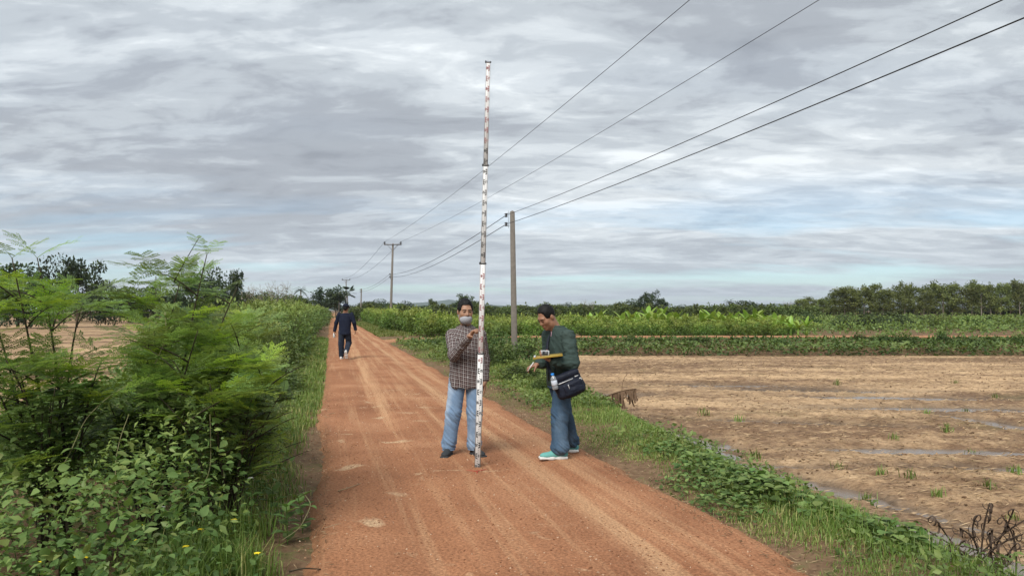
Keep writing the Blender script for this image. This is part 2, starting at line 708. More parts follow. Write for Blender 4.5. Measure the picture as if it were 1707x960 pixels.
# ---- the ploughed fields
def mat_field():
    m = NT('ploughed_soil')
    p = m.pos()
    long = m.noise(1.0, 6, 0.62, p, (0.13, 0.42, 1), math.radians(6), 0.5)
    long2 = m.noise(1.0, 5, 0.6, p, (0.35, 1.6, 1), math.radians(-4), 0.4, (4, 7, 0))
    mid = m.noise(2.2, 6, 0.65)
    fine = m.noise(16, 5, 0.7)
    straw = m.noise(1.0, 5, 0.7, p, (14, 60, 10), math.radians(12))
    k = m.math('ADD', m.math('MULTIPLY', long, 0.45), m.math('ADD', m.math('MULTIPLY', long2, 0.25), m.math('MULTIPLY', mid, 0.30)))
    tan = m.ramp(straw, [(0.3, (0.32, 0.198, 0.108)), (0.5, (0.54, 0.365, 0.205)), (0.7, (0.74, 0.53, 0.33))])
    brown = m.ramp(m.math('ADD', m.math('MULTIPLY', fine, 0.5), m.math('MULTIPLY', straw, 0.5)), [(0.35, (0.090, 0.052, 0.029)), (0.62, (0.27, 0.165, 0.094))])
    f = m.ramp(k, [(0.445, 0.0), (0.57, 1.0)])
    c = m.mix(f, brown, tan)
    olive = m.ramp(m.math('ADD', m.math('MULTIPLY', m.noise(0.35, 4, 0.6, None, None, 0, 0.3, (8, 2, 0)), 0.6), m.math('MULTIPLY', fine, 0.4)), [(0.55, 0.0), (0.66, 0.55)])
    c = m.mix(olive, c, (0.15, 0.145, 0.055))
    wet = m.attr('wet')
    c = m.mix(wet, c, m.ramp(fine, [(0.3, (0.060, 0.042, 0.028)), (0.7, (0.155, 0.112, 0.078))]))
    r = m.math('SUBTRACT', 0.96, m.math('MULTIPLY', wet, 0.50))
    m.bsdf(c, r, m.bump(m.math('ADD', fine, m.math('MULTIPLY', straw, 0.6)), 0.8, 0.03), spec=0.25)
    return m.m


M_FIELD = mat_field()
# wet hollows (photo pixels, half length, half width, turn)
HOLLOW = [(1210, 768, 1.3, .16), (1075, 708, 2.4, .34), (1130, 735, 1.8, .30), (1400, 812, 1.6, .26), (1475, 860, 1.1, .20), (1640, 925, 1.3, .32), (1690, 960, 1.1, .4),
          (1330, 700, 1.7, .30), (1345, 648, 2.6, .45), (1600, 678, 3.0, .5), (1545, 745, 1.6, .24), (1660, 775, 1.5, .22),
          (1690, 708, 2.0, .3), (1500, 660, 2.4, .5), (1000, 655, 1.6, .5), (1240, 640, 2.6, .4), (1280, 770, 1.0, .2)]


def h_field(x, y):
    s, t = st(x, y)
    p = np.stack([x, y], -1)
    fur = fbm(np.stack([x * 0.12 + y * .02, y * 1.3 - x * 0.12], -1), 3, 31) - 0.5
    clod = fbm(p * 7.0, 4, 32, 0.62) - 0.5
    roll = fbm(p * 0.35, 3, 33) - 0.5
    damp = 1 - 0.5 * sstep(18, 40, y)
    z = FZ + (0.12 * fur + 0.17 * clod) * damp + 0.05 * roll
    wet = np.zeros_like(z)
    for (px, py, a, b) in HOLLOW:
        c = gp(px, py, FZ)
        ang = math.radians(-18 if py > 690 and px < 1500 else -6)
        if px in (1075, 1130, 1210, 1400, 1475, 1640, 1690):
            ang = math.atan2(RD[1], RD[0]) + (0.18 if px < 1690 else 0)
        dx, dy = x - c[0], y - c[1]
        u, v = dx * math.cos(ang) + dy * math.sin(ang), -dx * math.sin(ang) + dy * math.cos(ang)
        w = (vnoise(p * 1.7, 35) - 0.5) * 0.9
        g = np.exp(-np.maximum(0, (u / a) ** 2 + (v / b) ** 2 + w) * 1.1)
        wet = np.maximum(wet, g)
    z = z - 0.11 * np.clip(wet * 1.3, 0, 1)
    z = z * 1.0
    return z, wet


colx = np.linspace(-900, 2700, 620)
rowy = np.concatenate([np.linspace(583, 640, 110), np.linspace(640.7, 1110, 330)])
PX, PY = np.meshgrid(colx, rowy)
dx, dz = (PX - CX) / FPX, (CY - PY) / FPX
ry, rz = CP - SP * dz, SP + CP * dz
k = (FZ - EYE) / rz
fx, fy = (dx * k).ravel(), (ry * k).ravel()
fz, wet = h_field(fx, fy)
s_, t_ = st(fx, fy)
edge_d = t_ - t_field(s_)
fm = field_mask(fx, fy)
lift = h_ground(fx, fy)
fade = sstep(-0.15, 0.5, edge_d) * (1 - sstep(BANK0 - 0.5, BANK0 + 0.3, fy))
fz = np.where(fade < 1, fz * fade + (lift - 0.05) * (1 - fade), fz)
verge_wet = np.exp(-(np.maximum(0, edge_d - 0.05) / 0.9) ** 2) * 0.75 * (1 - sstep(14, 30, fy)) * (0.4 + 0.9 * vnoise(np.stack([fx * .9, fy * .9], -1), 36))
wet = np.clip(np.maximum(wet * 1.25, verge_wet) * 1.1 - 0.05, 0, 1)
FF = grid_faces(len(rowy), len(colx))
keep = (fade.ravel()[FF].max(1) > 0.0)
FF = FF[keep][:, ::-1]
used = np.unique(FF)
rm = np.full(fx.size, -1)
rm[used] = np.arange(len(used))
o = obj('ploughed_field', mesh_np('ploughed_field', np.stack([fx, fy, fz], -1)[used], rm[FF], M_FIELD, True, {'wet': wet[used]}))
tag(o, kind='structure')
# ground below the field sits deeper so the two never meet
g = bpy.data.objects['ground'].data
co = np.empty(len(g.vertices) * 3, np.float32)
g.vertices.foreach_get('co', co)
co = co.reshape(-1, 3)
s_, t_ = st(co[:, 0], co[:, 1])
ins = sstep(0.3, 0.9, t_ - t_field(s_)) * (1 - sstep(BANK0 - 1.2, BANK0 - 0.2, co[:, 1])) * (co[:, 1] > 0)
co[:, 2] -= 0.30 * ins
g.vertices.foreach_set('co', co.ravel())

# left field, seen far over the shrubs
lx = np.linspace(-150, -3, 190)
ly = np.concatenate([np.linspace(4, 40, 120), np.linspace(40.6, 128, 90)])
LX, LY = np.meshgrid(lx, ly)
sL, tL = st(LX.ravel(), LY.ravel())
keepv = tL < -6.2
pL = np.stack([LX.ravel(), LY.ravel()], -1)
LZZ = LZ + 0.16 + 0.10 * (fbm(pL * 1.3, 3, 41) - 0.5) + 0.06 * (fbm(np.stack([pL[:, 0] * .1, pL[:, 1] * 1.1], -1), 2, 42) - 0.5)
LZZ = np.where(LY.ravel() > 100, LZZ + 0.35 * sstep(100, 128, LY.ravel()), LZZ)
F = grid_faces(len(ly), len(lx))
F = F[keepv[F].all(1)][:, ::-1]
used = np.unique(F)
rm = np.full(LX.size, -1)
rm[used] = np.arange(len(used))
o = obj('stubble_field', mesh_np('stubble_field', np.stack([pL[:, 0], pL[:, 1], LZZ], -1)[used], rm[F], M_FIELD, True, {'wet': np.zeros(len(used))}))
tag(o, kind='structure')


# ---- standing water in the hollows
def mat_water():
    m = NT('muddy_water')
    nz = m.noise(3.0, 3, 0.5)
    p = m.bsdf(m.mix(nz, (0.13, 0.096, 0.070), (0.20, 0.155, 0.12)), 0.22, m.bump(m.noise(25, 2, 0.5), 0.25, 0.01), spec=0.35)
    return m.m


M_WATER = mat_water()
for i, (px, py, a, b) in enumerate(HOLLOW):
    c = gp(px, py, FZ)
    ang = math.radians(-18 if py > 690 and px < 1500 else -6)
    if px in (1075, 1130, 1210, 1400, 1475, 1640, 1690):
        ang = math.atan2(RD[1], RD[0]) + (0.18 if px < 1690 else 0)
    wl_ = FZ - (0.070 if px in (1075, 1130, 1210, 1400, 1475, 1640, 1690) else 0.088) + 0.0013 * i
    th = np.linspace(0, 2 * np.pi, 40, endpoint=False)
    rr = 1.15 + 0.25 * np.sin(th * 3 + i) + 0.12 * np.sin(th * 7 + 2 * i)
    u, v = a * rr * np.cos(th), b * rr * np.sin(th)
    V = np.stack([c[0] + u * math.cos(ang) - v * math.sin(ang), c[1] + u * math.sin(ang) + v * math.cos(ang), np.full(40, wl_)], -1)
    V = np.concatenate([V, [[c[0], c[1], wl_]]])
    Fp = np.stack([np.arange(40), (np.arange(40) + 1) % 40, np.full(40, 40)], -1)
    o = obj('puddle_water', mesh_np('puddle_water', V, Fp, M_WATER))
    tag(o, kind='structure')

# ---- far hills
def mat_hill():
    m = NT('forested_hill')
    n = m.noise(0.01, 5, 0.6)
    m.bsdf(m.ramp(n, [(0.3, (0.035, 0.06, 0.03)), (0.7, (0.07, 0.10, 0.045))]), 0.95, spec=0.1)
    return m.m


M_HILL = mat_hill()


def hill_range(name, px0, px1, Y, tops, seed):
    n = 160
    pxs = np.linspace(px0, px1, n)
    hy = np.interp(pxs, [p[0] for p in tops], [p[1] for p in tops])
    rows = []
    prof = [(-700, -6), (-420, .45), (-150, .9), (0, 1.0), (200, .8), (600, -6)]
    for dy, kf in prof:
        P = []
        for j, (p, yy) in enumerate(zip(pxs, hy)):
            w = at(p, yy - 1.2 * (fbm(np.array([[p * 0.05, dy * 0.004]]), 3, seed)[0] - .5), Y)
            P.append([w[0], Y + dy, (w[2] * kf if kf > 0 else kf)])
        rows.append(P)
    V = np.array(rows).reshape(-1, 3)
    o = obj(name, mesh_np(name, V, grid_faces(len(prof), n), M_HILL, True))
    tag(o, kind='structure')


hill_range('hills', 380, 1010, 5200, [(380, 514), (520, 512), (600, 510), (660, 507), (700, 504), (728, 502), (748, 499), (765, 502), (800, 507), (860, 510), (900, 511), (960, 512), (1010, 515)], 3)
hill_range('hills', 1130, 1560, 4600, [(1130, 516), (1200, 511), (1260, 508), (1290, 506), (1330, 507), (1390, 510), (1460, 512), (1560, 516)], 8)
# ------------------------------------------------------------------ vegetation tools
def rot_rand(n, up=0.3, rng=RNG):
    v = rng.normal(size=(n, 3))
    v[:, 2] = np.abs(v[:, 2]) * (0.4 + up) + up
    return unit(v)


def leaves_vf(P, D, U, L, W, fold=0.15, droop=0.1, wide=0.42):
    n = len(P)
    L = np.broadcast_to(np.asarray(L, float), (n,))[:, None]
    W = np.broadcast_to(np.asarray(W, float), (n,))[:, None]
    D = unit(D)
    Sd = unit(np.cross(D, U))
    N = np.cross(Sd, D)
    a = P
    m = P + D * L * wide
    l = m - Sd * W / 2 + N * W * fold
    r = m + Sd * W / 2 + N * W * fold
    t = P + D * L - N * L * droop
    V = np.stack([a, l, m, r, t], 1).reshape(-1, 3)
    b = (np.arange(n) * 5)[:, None, None]
    F = (np.array([[0, 2, 1], [0, 3, 2], [1, 2, 4], [2, 3, 4]])[None] + b).reshape(-1, 3)
    return V, F


def broad_vf(P, D, U, L, W, fold=0.12, droop=0.12):
    """rounder leaf: nine points, eight triangles"""
    n = len(P)
    L = np.broadcast_to(np.asarray(L, float), (n,))[:, None]
    W = np.broadcast_to(np.asarray(W, float), (n,))[:, None]
    D = unit(D)
    Sd = unit(np.cross(D, U))
    N = np.cross(Sd, D)

    def q(u, v, w):
        return P + D * L * u + Sd * W * v + N * (W * w)
    pts = [q(0.04, 0, 0), q(0.22, -.42, fold), q(.28, 0, 0), q(.22, .42, fold), q(.55, -.46, fold * .9), q(.6, 0, -droop * .3), q(.55, .46, fold * .9), q(.82, -.2, fold * .2 - droop * .5), q(.82, .2, fold * .2 - droop * .5), q(1, 0, -droop * 1.4)]
    V = np.stack(pts, 1).reshape(-1, 3)
    f = np.array([[0, 2, 1], [0, 3, 2], [1, 2, 4], [2, 5, 4], [2, 3, 6], [2, 6, 5], [4, 5, 7], [5, 6, 8], [5, 8, 7], [7, 8, 9]])
    b = (np.arange(n) * 10)[:, None, None]
    return V, (f[None] + b).reshape(-1, 3)


def quad_vf(P, D, U, L, W):
    n = len(P)
    L = np.broadcast_to(np.asarray(L, float), (n,))[:, None]
    W = np.broadcast_to(np.asarray(W, float), (n,))[:, None]
    D = unit(D)
    Sd = unit(np.cross(D, U))
    V = np.stack([P, P + D * L * .5 - Sd * W / 2, P + D * L, P + D * L * .5 + Sd * W / 2], 1).reshape(-1, 3)
    return V, (np.array([[0, 1, 2, 3]])[None] + (np.arange(n) * 4)[:, None, None]).reshape(-1, 4)


def blades_vf(P, az, L, W, lean):
    n = len(P)
    D = np.stack([np.cos(az), np.sin(az), np.zeros(n)], -1)
    Sd = np.stack([-np.sin(az), np.cos(az), np.zeros(n)], -1)
    L, W, lean = L[:, None], W[:, None], lean[:, None]
    Z = np.array([[0, 0, 1.0]])
    m = P + Z * L * .55 * np.cos(lean * .5) + D * L * .55 * np.sin(lean * .5)
    t = m + Z * L * .45 * np.cos(lean * 1.6) + D * L * .45 * np.sin(lean * 1.6)
    V = np.stack([P - Sd * W / 2, P + Sd * W / 2, m + Sd * W * .4, m - Sd * W * .4, t], 1).reshape(-1, 3)
    b = (np.arange(n) * 5)[:, None, None]
    return V, (np.array([[0, 1, 2], [0, 2, 3], [3, 2, 4]])[None] + b).reshape(-1, 3)


def rep(t, k):
    return np.repeat(np.asarray(t, float), k)


M_BARK = mat_plain('bark', (0.13, 0.10, 0.075), 0.9, var=0.4, scale=20, bump=0.5, spec=0.1)
M_TWIG = mat_plain('dark_twig', (0.055, 0.045, 0.030), 0.85, var=0.3, scale=40, spec=0.1)
M_PALEBARK = mat_plain('pale_bark', (0.26, 0.23, 0.19), 0.9, var=0.3, scale=12, bump=0.3, spec=0.1)
M_DEAD = mat_plain('dry_leaf', (0.13, 0.082, 0.05), 0.85, var=0.4, scale=30, spec=0.15)
M_STRAW = mat_plain('straw', (0.34, 0.25, 0.15), 0.85, var=0.35, scale=30, spec=0.15)
M_TREE_D = mat_leaf('dark_tree_leaf', (0.012, 0.026, 0.011), (0.034, 0.058, 0.020), (0.080, 0.110, 0.034), 0.6, 0.15)
M_TREE_M = mat_leaf('tree_leaf', (0.026, 0.046, 0.014), (0.072, 0.105, 0.026), (0.15, 0.185, 0.050), 0.6, 0.2)
M_TREE_O = mat_leaf('olive_tree_leaf', (0.055, 0.074, 0.022), (0.140, 0.170, 0.046), (0.25, 0.28, 0.080), 0.6, 0.3)
M_CROP = mat_leaf('crop_leaf', (0.034, 0.068, 0.013), (0.115, 0.190, 0.030), (0.29, 0.35, 0.075), 0.5, 0.3)
M_BANANA = mat_leaf('banana_leaf', (0.12, 0.22, 0.030), (0.25, 0.38, 0.060), (0.46, 0.56, 0.17), 0.4, 0.35)
M_SHRUB = mat_leaf('shrub_leaf', (0.034, 0.065, 0.020), (0.112, 0.172, 0.044), (0.25, 0.32, 0.085), 0.5, 0.30)
M_VINE = mat_leaf('vine_leaf', (0.048, 0.095, 0.030), (0.125, 0.210, 0.060), (0.25, 0.33, 0.105), 0.6, 0.36, spec=0.22)
M_FROND = mat_leaf('frond_leaf', (0.090, 0.155, 0.050), (0.210, 0.310, 0.092), (0.34, 0.44, 0.13), 0.5, 0.45, 0.32)
M_FROND_Y = mat_leaf('young_frond_leaf', (0.20, 0.31, 0.040), (0.32, 0.46, 0.060), (0.48, 0.58, 0.13), 0.5, 0.4, 0.15)
M_GRASS = mat_leaf('grass_blade', (0.065, 0.105, 0.022), (0.155, 0.230, 0.044), (0.36, 0.34, 0.13), 0.5, 0.28)
M_BANK = mat_leaf('bank_leaf', (0.026, 0.050, 0.014), (0.080, 0.125, 0.030), (0.20, 0.25, 0.070), 0.55, 0.22)


def clump_leaves(mb, C, R, n, L, W, tint, rng, up=0.4, quad=True, shell=0.55):
    """n leaves through an ellipsoid"""
    d = unit(rng.normal(size=(n, 3)))
    r = shell + (1 - shell) * rng.random(n) ** 0.6
    r *= np.where(rng.random(n) < 0.2, rng.random(n), 1)
    P = C + d * r[:, None] * R
    D = unit(d * 0.7 + rng.normal(size=(n, 3)) * 0.6 + [0, 0, -0.15])
    U = unit(rng.normal(size=(n, 3)) * 0.6 + [0, 0, up] + d * 0.4)
    l = L * (0.6 + 0.8 * rng.random(n))
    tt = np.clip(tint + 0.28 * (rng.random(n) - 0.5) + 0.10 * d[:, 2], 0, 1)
    if quad:
        V, F = quad_vf(P, D, U, l, l * W)
        mb.add(V, F, rep(tt, 4))
    else:
        V, F = leaves_vf(P, D, U, l, l * W)
        mb.add(V, F, rep(tt, 5))


def branch_set(rng, base, h, spread, n, r0, lean=0.0, start=0.3):
    """trunk plus limbs; returns polylines with radii and limb ends"""
    tr = bez(base, base + np.array([lean * .3, 0.02, h * .55]), base + np.array([lean, rng.normal() * .05 * h, h * 0.9]), 9)
    lines = [(tr, np.linspace(r0, r0 * .25, 9))]
    ends = [tr[-1]]
    for i in range(n):
        f = start + (0.95 - start) * (i + rng.random()) / n
        a = tr[int(f * 8)]
        az = i * 2.4 + rng.random()
        l = spread * (0.6 + 0.6 * rng.random()) * (1.15 - 0.5 * f)
        e = a + np.array([math.cos(az) * l, math.sin(az) * l, l * (0.35 + 0.6 * rng.random())])
        e[2] = min(e[2], base[2] + h * 0.97)
        ln = bez(a, (a + e) / 2 + [0, 0, -0.08 * l], e, 6)
        lines.append((ln, np.linspace(r0 * .45 * (1.1 - f), r0 * .1, 6)))
        ends.append(e)
    return lines, ends


def make_tree(kind, h, w, seed, mat, bark=None, leaf=0.3):
    """a tree mesh pair (trunk, crown) standing at the origin"""
    rng = np.random.default_rng(seed)
    tk, cr = MB(), MB()
    if kind == 'dense':
        lines, ends = branch_set(rng, np.zeros(3), h * .8, w * .35, 7, h * .028, rng.normal() * .1)
        nc = 24
        for i in range(nc):
            d = unit(rng.normal(size=3))
            c = np.array([d[0] * w * .36, d[1] * w * .36, h * .58 + d[2] * h * .30 + rng.normal() * .03 * h])
            rad = np.array([w * .2, w * .2, h * .13]) * (0.7 + 0.6 * rng.random())
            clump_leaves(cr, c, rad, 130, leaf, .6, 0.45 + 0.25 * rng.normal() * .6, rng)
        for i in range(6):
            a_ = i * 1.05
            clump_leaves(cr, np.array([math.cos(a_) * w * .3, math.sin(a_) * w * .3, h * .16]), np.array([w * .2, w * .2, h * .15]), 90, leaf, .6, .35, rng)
    elif kind == 'open':
        lines, ends = branch_set(rng, np.zeros(3), h * .92, w * .42, 13, h * .022, rng.normal() * .2, .25)
        for e in ends + [l[0][3] for l in lines[1:]]:
            for _ in range(3):
                c = e + rng.normal(size=3) * [w * .07, w * .07, h * .04]
                clump_leaves(cr, c, np.array([w, w, h * .8]) * .085 * (0.6 + 0.7 * rng.random()), 38, leaf, .55, .45 + .2 * rng.normal(), rng)
    elif kind == 'slender':
        lines, ends = branch_set(rng, np.zeros(3), h * .97, w * .34, 17, h * .012, rng.normal() * .25, .16)
        for e in ends + [l[0][4] for l in lines[1:]]:
            for _ in range(3):
                c = e + rng.normal(size=3) * [w * .08, w * .08, h * .04]
                clump_leaves(cr, c, np.array([w * .13, w * .13, h * .042]) * (0.75 + 0.7 * rng.random()), 40, leaf * .8, .5, .5 + .2 * rng.normal(), rng)
    elif kind == 'bare':
        lines, ends = branch_set(rng, np.zeros(3), h * .75, w * .4, 10, h * .015, rng.normal() * .2, .3)
        ext = []
        for e in ends:
            for _ in range(6):
                d = unit(rng.normal(size=3) * [1, 1, .6] + [0, 0, .9])
                q = e + d * h * (.10 + .12 * rng.random())
                ext.append((bez(e, (e + q) / 2 + rng.normal(size=3) * .05, q, 4), np.linspace(h * .0035, h * .0018, 4)))
                for _ in range(2):
                    d2 = unit(d + rng.normal(size=3) * .6)
                    q2 = q + d2 * h * .06
                    ext.append((np.array([q, q2]), np.array([h * .0022, h * .0012])))
        lines = lines + ext
        for e in ends[:5]:
            clump_leaves(cr, e, np.array([w, w, h]) * .05, 14, leaf * .8, .5, .4, rng)
    for P, r in lines:
        add_tube(tk, P, r, 5)
    return tk.mesh('trunk', bark or M_BARK, True), cr.mesh('crown', mat)


def put_tree(pair, loc, s, rz, label, group, name='tree', sx=None):
    o = empty(name, loc, rz)
    o.scale = (s * (sx or 1), s * (sx or 1), s)
    tag(o, label, 'tree', group)
    obj('trunk', pair[0], o)
    obj('crown', pair[1], o)
    return o


# ------------------------------------------------------------------ power poles and wires
M_CONC = mat_plain('weathered_concrete', (0.155, 0.138, 0.118), 0.9, var=0.35, scale=9, bump=0.4, spec=0.2)
M_STEEL = mat_plain('dull_steel', (0.16, 0.16, 0.16), 0.6, 0.6, var=0.2)
M_INS = mat_plain('dark_porcelain', (0.022, 0.018, 0.018), 0.25, var=0.2, spec=0.6)
M_WIRE = mat_plain('wire_black', (0.018, 0.018, 0.02), 0.6, var=0.1)


def taper_post(h, w0, w1, d0, d1, point=0.0):
    V = []
    for z, w, d in ((0, w0, d0), (h, w1, d1)):
        b = 0.18 * min(w, d)
        V += [[w / 2, -d / 2 + b, z], [w / 2, d / 2 - b, z], [w / 2 - b, d / 2, z], [-w / 2 + b, d / 2, z],
              [-w / 2, d / 2 - b, z], [-w / 2, -d / 2 + b, z], [-w / 2 + b, -d / 2, z], [w / 2 - b, -d / 2, z]]
    V.append([0, 0, h + point])
    F4 = [[k, (k + 1) % 8, 8 + (k + 1) % 8, 8 + k] for k in range(8)]
    F3 = [[8 + k, 8 + (k + 1) % 8, 16] for k in range(8)]
    return np.array(V, float), np.array(F4), np.array(F3)


def insulator(parent, loc, s=1.0, horiz=False):
    mb = MB()
    prof = [(0, .012), (.012, .045), (.035, .05), (.05, .022), (.065, .022), (.08, .05), (.10, .045), (.112, .012)]
    add_tube(mb, [(0, 0, z * s) for z, r in prof], [r * s for z, r in prof], 10)
    return mb.build('insulator', M_INS, parent, True, loc=loc)


def low_pole(base, top, label, w=0.20):
    """plain square pole with a two-insulator rack near its head"""
    h = top[2] - base[2]
    o = empty('utility_pole', base)
    tag(o, label, 'pole', 'power poles along the road')
    V, F4, F3 = taper_post(h - .05, w * 1.12, w * .85, w * 1.0, w * .8, 0.05)
    V[:, 0] += V[:, 2] / h * (top[0] - base[0])
    V[:, 1] += V[:, 2] / h * (top[1] - base[1])
    mb = MB()
    mb.add(V, F4)
    mb.F3.append(F3)
    mb.build('post', M_CONC, o)
    tx = top[0] - base[0]
    mb = MB()
    mb.add(*box_vf((tx - w * .5 - .03, 0, h - .32), (.012, .05, .62)))
    for z in (h - .10, h - .55):
        mb.add(*box_vf((tx - w * .5 - .05, 0, z), (.10, .03, .012)))
    mb.build('rack', M_STEEL, o)
    ins = []
    for z in (h - .24, h - .56):
        insulator(o, (tx - w * .5 - .12, 0, z), 1.25)
        ins.append(np.array([base[0] + tx - w * .5 - .12, base[1], base[2] + z + .07]))
    return ins


def high_pole(base, top, label, arm=1.9, w=0.24):
    h = top[2] - base[2]
    o = empty('utility_pole', base)
    tag(o, label, 'pole', 'power poles along the road')
    lean = top[0] - base[0]
    V, F4, F3 = taper_post(h, w * 1.15, w * .75, w, w * .7, 0.02)
    V[:, 0] += V[:, 2] / h * lean
    mb = MB()
    mb.add(V, F4)
    mb.F3.append(F3)
    mb.build('post', M_CONC, o)
    mb = MB()
    mb.add(*box_vf((lean, -.13, h - .12), (arm, .10, .12), bev=.01))
    mb.build('crossarm', M_STEEL, o)
    mb = MB()
    for sgn in (-1, 1):
        add_tube(mb, [(lean + sgn * arm * .30, -.10, h - .17), (lean + sgn * .06, -.10, h - .75)], .02, 5)
    mb.build('brace', M_STEEL, o)
    out = []
    for sgn in (-1, 1):
        insulator(o, (lean + sgn * (arm / 2 - .08), -.13, h - .06), 2.2)
        out.append(np.array([base[0] + lean + sgn * (arm / 2 - .08), base[1] - .13, base[2] + h + .19]))
    mb = MB()
    mb.add(*box_vf((lean * .6 - w * .5 - .05, 0, 5.2), (.05, .06, .6)))
    mb.build('rack', M_STEEL, o)
    low = []
    for z in (5.05, 5.35):
        insulator(o, (lean * .6 - w * .5 - .12, 0, z), 1.3)
        low.append(np.array([base[0] + lean * .6 - w * .5 - .12, base[1], base[2] + z + .07]))
    return out, low[::-1]


pb = at(858, 604, 26.5)
pb[2] = -0.35
ptop = at(854, 351, 26.5)
ins1 = low_pole(pb, ptop, 'square concrete utility pole rising from the grass between the two surveyors')
b2 = at(651, 517, 81)
b2[2] = 0
t2 = at(655, 406, 81)
hi2, lo2 = high_pole(b2, t2, 'tall T-shaped concrete utility pole with crossarm above the crop hedge')
b3 = at(601, 517, 122)
b3[2] = 0
ins3 = low_pole(b3, at(602.5, 481, 122), 'short plain utility pole farther along the crop edge')
b4 = at(577, 517, 172)
b4[2] = 0
hi4, lo4 = high_pole(b4, at(577, 466, 172), 'most distant T-shaped utility pole standing beside the palm')


def wire(a, b, sag, r, label, n=40):
    a, b = np.asarray(a, float), np.asarray(b, float)
    t = np.linspace(0, 1, n)[:, None]
    P = a + (b - a) * t
    P[:, 2] -= (4 * sag * t * (1 - t))[:, 0]
    mb = MB()
    add_tube(mb, P, r, 5)
    tag(mb.build('overhead_wire', M_WIRE, None, True), label, 'wire', 'overhead wires')


def through(a, px, py, z, beyond):
    """end point so that the wire from a passes the photo pixel at height z"""
    k = gp(px, py, z)
    return a + (k - a) * beyond


def fit_wire(a, px, py, zt, far_y, sag, r, label):
    # straight chord end at depth far_y chosen so that the sagging wire passes (px,py)
    for _ in range(12):
        k = gp(px, py, zt)
        f = (a[1] - k[1]) / (a[1] - far_y)
        end = a + (k - a) / f
        zc = a[2] + (a[2] + 0.15 - a[2]) * f - 4 * sag * f * (1 - f)
        zt = zc
    end[2] = a[2] + 0.15
    wire(a, end, sag, r, label, 60)


fit_wire(hi2[0], 1150, 0, 8.2, -14, 0.85, .008, 'highest overhead wire, from the left end of the T pole crossarm')
fit_wire(hi2[1], 1366, 0, 8.2, -14, 0.85, .008, 'second overhead wire, from the right end of the T pole crossarm')
fit_wire(ins1[0], 1672, 0, 5.0, -12, 0.35, .0075, 'upper of the two lower wires running from the near square pole')
fit_wire(ins1[1], 1780, 0, 4.7, -12, 0.35, .0085, 'lowest overhead wire running from the near square pole')
wire(ins1[0], lo2[0], 0.55, .012, 'upper wire strung between the near square pole and the T pole')
wire(ins1[1], lo2[1], 0.55, .012, 'lower wire strung between the near square pole and the T pole')
wire(hi2[0], hi4[0], 1.0, .014, 'outer high wire running on from T pole to the distant pole')
wire(hi2[1], hi4[1], 1.0, .014, 'inner high wire running on from T pole to the distant pole')
wire(lo2[0], ins3[0], 0.4, .014, 'upper low wire from T pole to the short plain pole')
wire(lo2[1], ins3[1], 0.4, .014, 'lower low wire from T pole to the short plain pole')

for (px, py, Y, h, lab) in ((565, 488, 150, None, 'pale wooden post standing before the dark tree down the road'), (403, 486, 92, None, 'thin pale post standing at the edge of the stubble field')):
    b = at(px, 517, Y)
    b[2] = -0.2
    tp = at(px, py, Y)
    V, F4, F3 = taper_post(tp[2] - b[2], .18, .12, .18, .12, .02)
    mb = MB()
    mb.add(V, F4)
    mb.F3.append(F3)
    tag(mb.build('fence_post', M_PALEBARK, None, loc=b), lab, 'post')
# ------------------------------------------------------------------ trees in the distance
T = {}
T['dense'] = [make_tree('dense', 6, 6, 100 + i, M_TREE_D, leaf=.34) for i in range(3)]
T['mid'] = [make_tree('dense', 6, 6, 110 + i, M_TREE_M, leaf=.34) for i in range(3)]
T['open'] = [make_tree('open', 6, 5, 120 + i, M_TREE_D, leaf=.30) for i in range(3)]
T['openm'] = [make_tree('open', 6, 5, 130 + i, M_TREE_M, leaf=.30) for i in range(2)]
T['row'] = [make_tree('slender', 8, 4, 140 + i, M_TREE_O, M_PALEBARK, .34) for i in range(4)]
T['bare'] = [make_tree('bare', 6, 4.5, 150 + i, M_TREE_O, M_PALEBARK, .25) for i in range(3)]
T['rowo'] = [make_tree('open', 6, 5, 160 + i, M_TREE_O, M_PALEBARK, .30) for i in range(2)]
_tc = [0]


def tree_at(kind, px, top, wpx, Y, label, group=None, base=0.0):
    _tc[0] += 1
    i = _tc[0]
    pr = T[kind][i % len(T[kind])]
    p = at(px, 517, Y)
    hh = at(px, top, Y)[2] - base
    nat_h = {'row': 8 * .99}.get(kind, 6 * .98)
    nat_w = {'row': 4.0, 'bare': 4.5, 'open': 5.0, 'openm': 5.0, 'rowo': 5.0}.get(kind, 6.0)
    s = hh / nat_h
    wm = wpx / FPX * Y
    return put_tree(pr, (p[0], Y, base), s, (i * 1.7) % 6.28, label, group, sx=wm / nat_w / s)


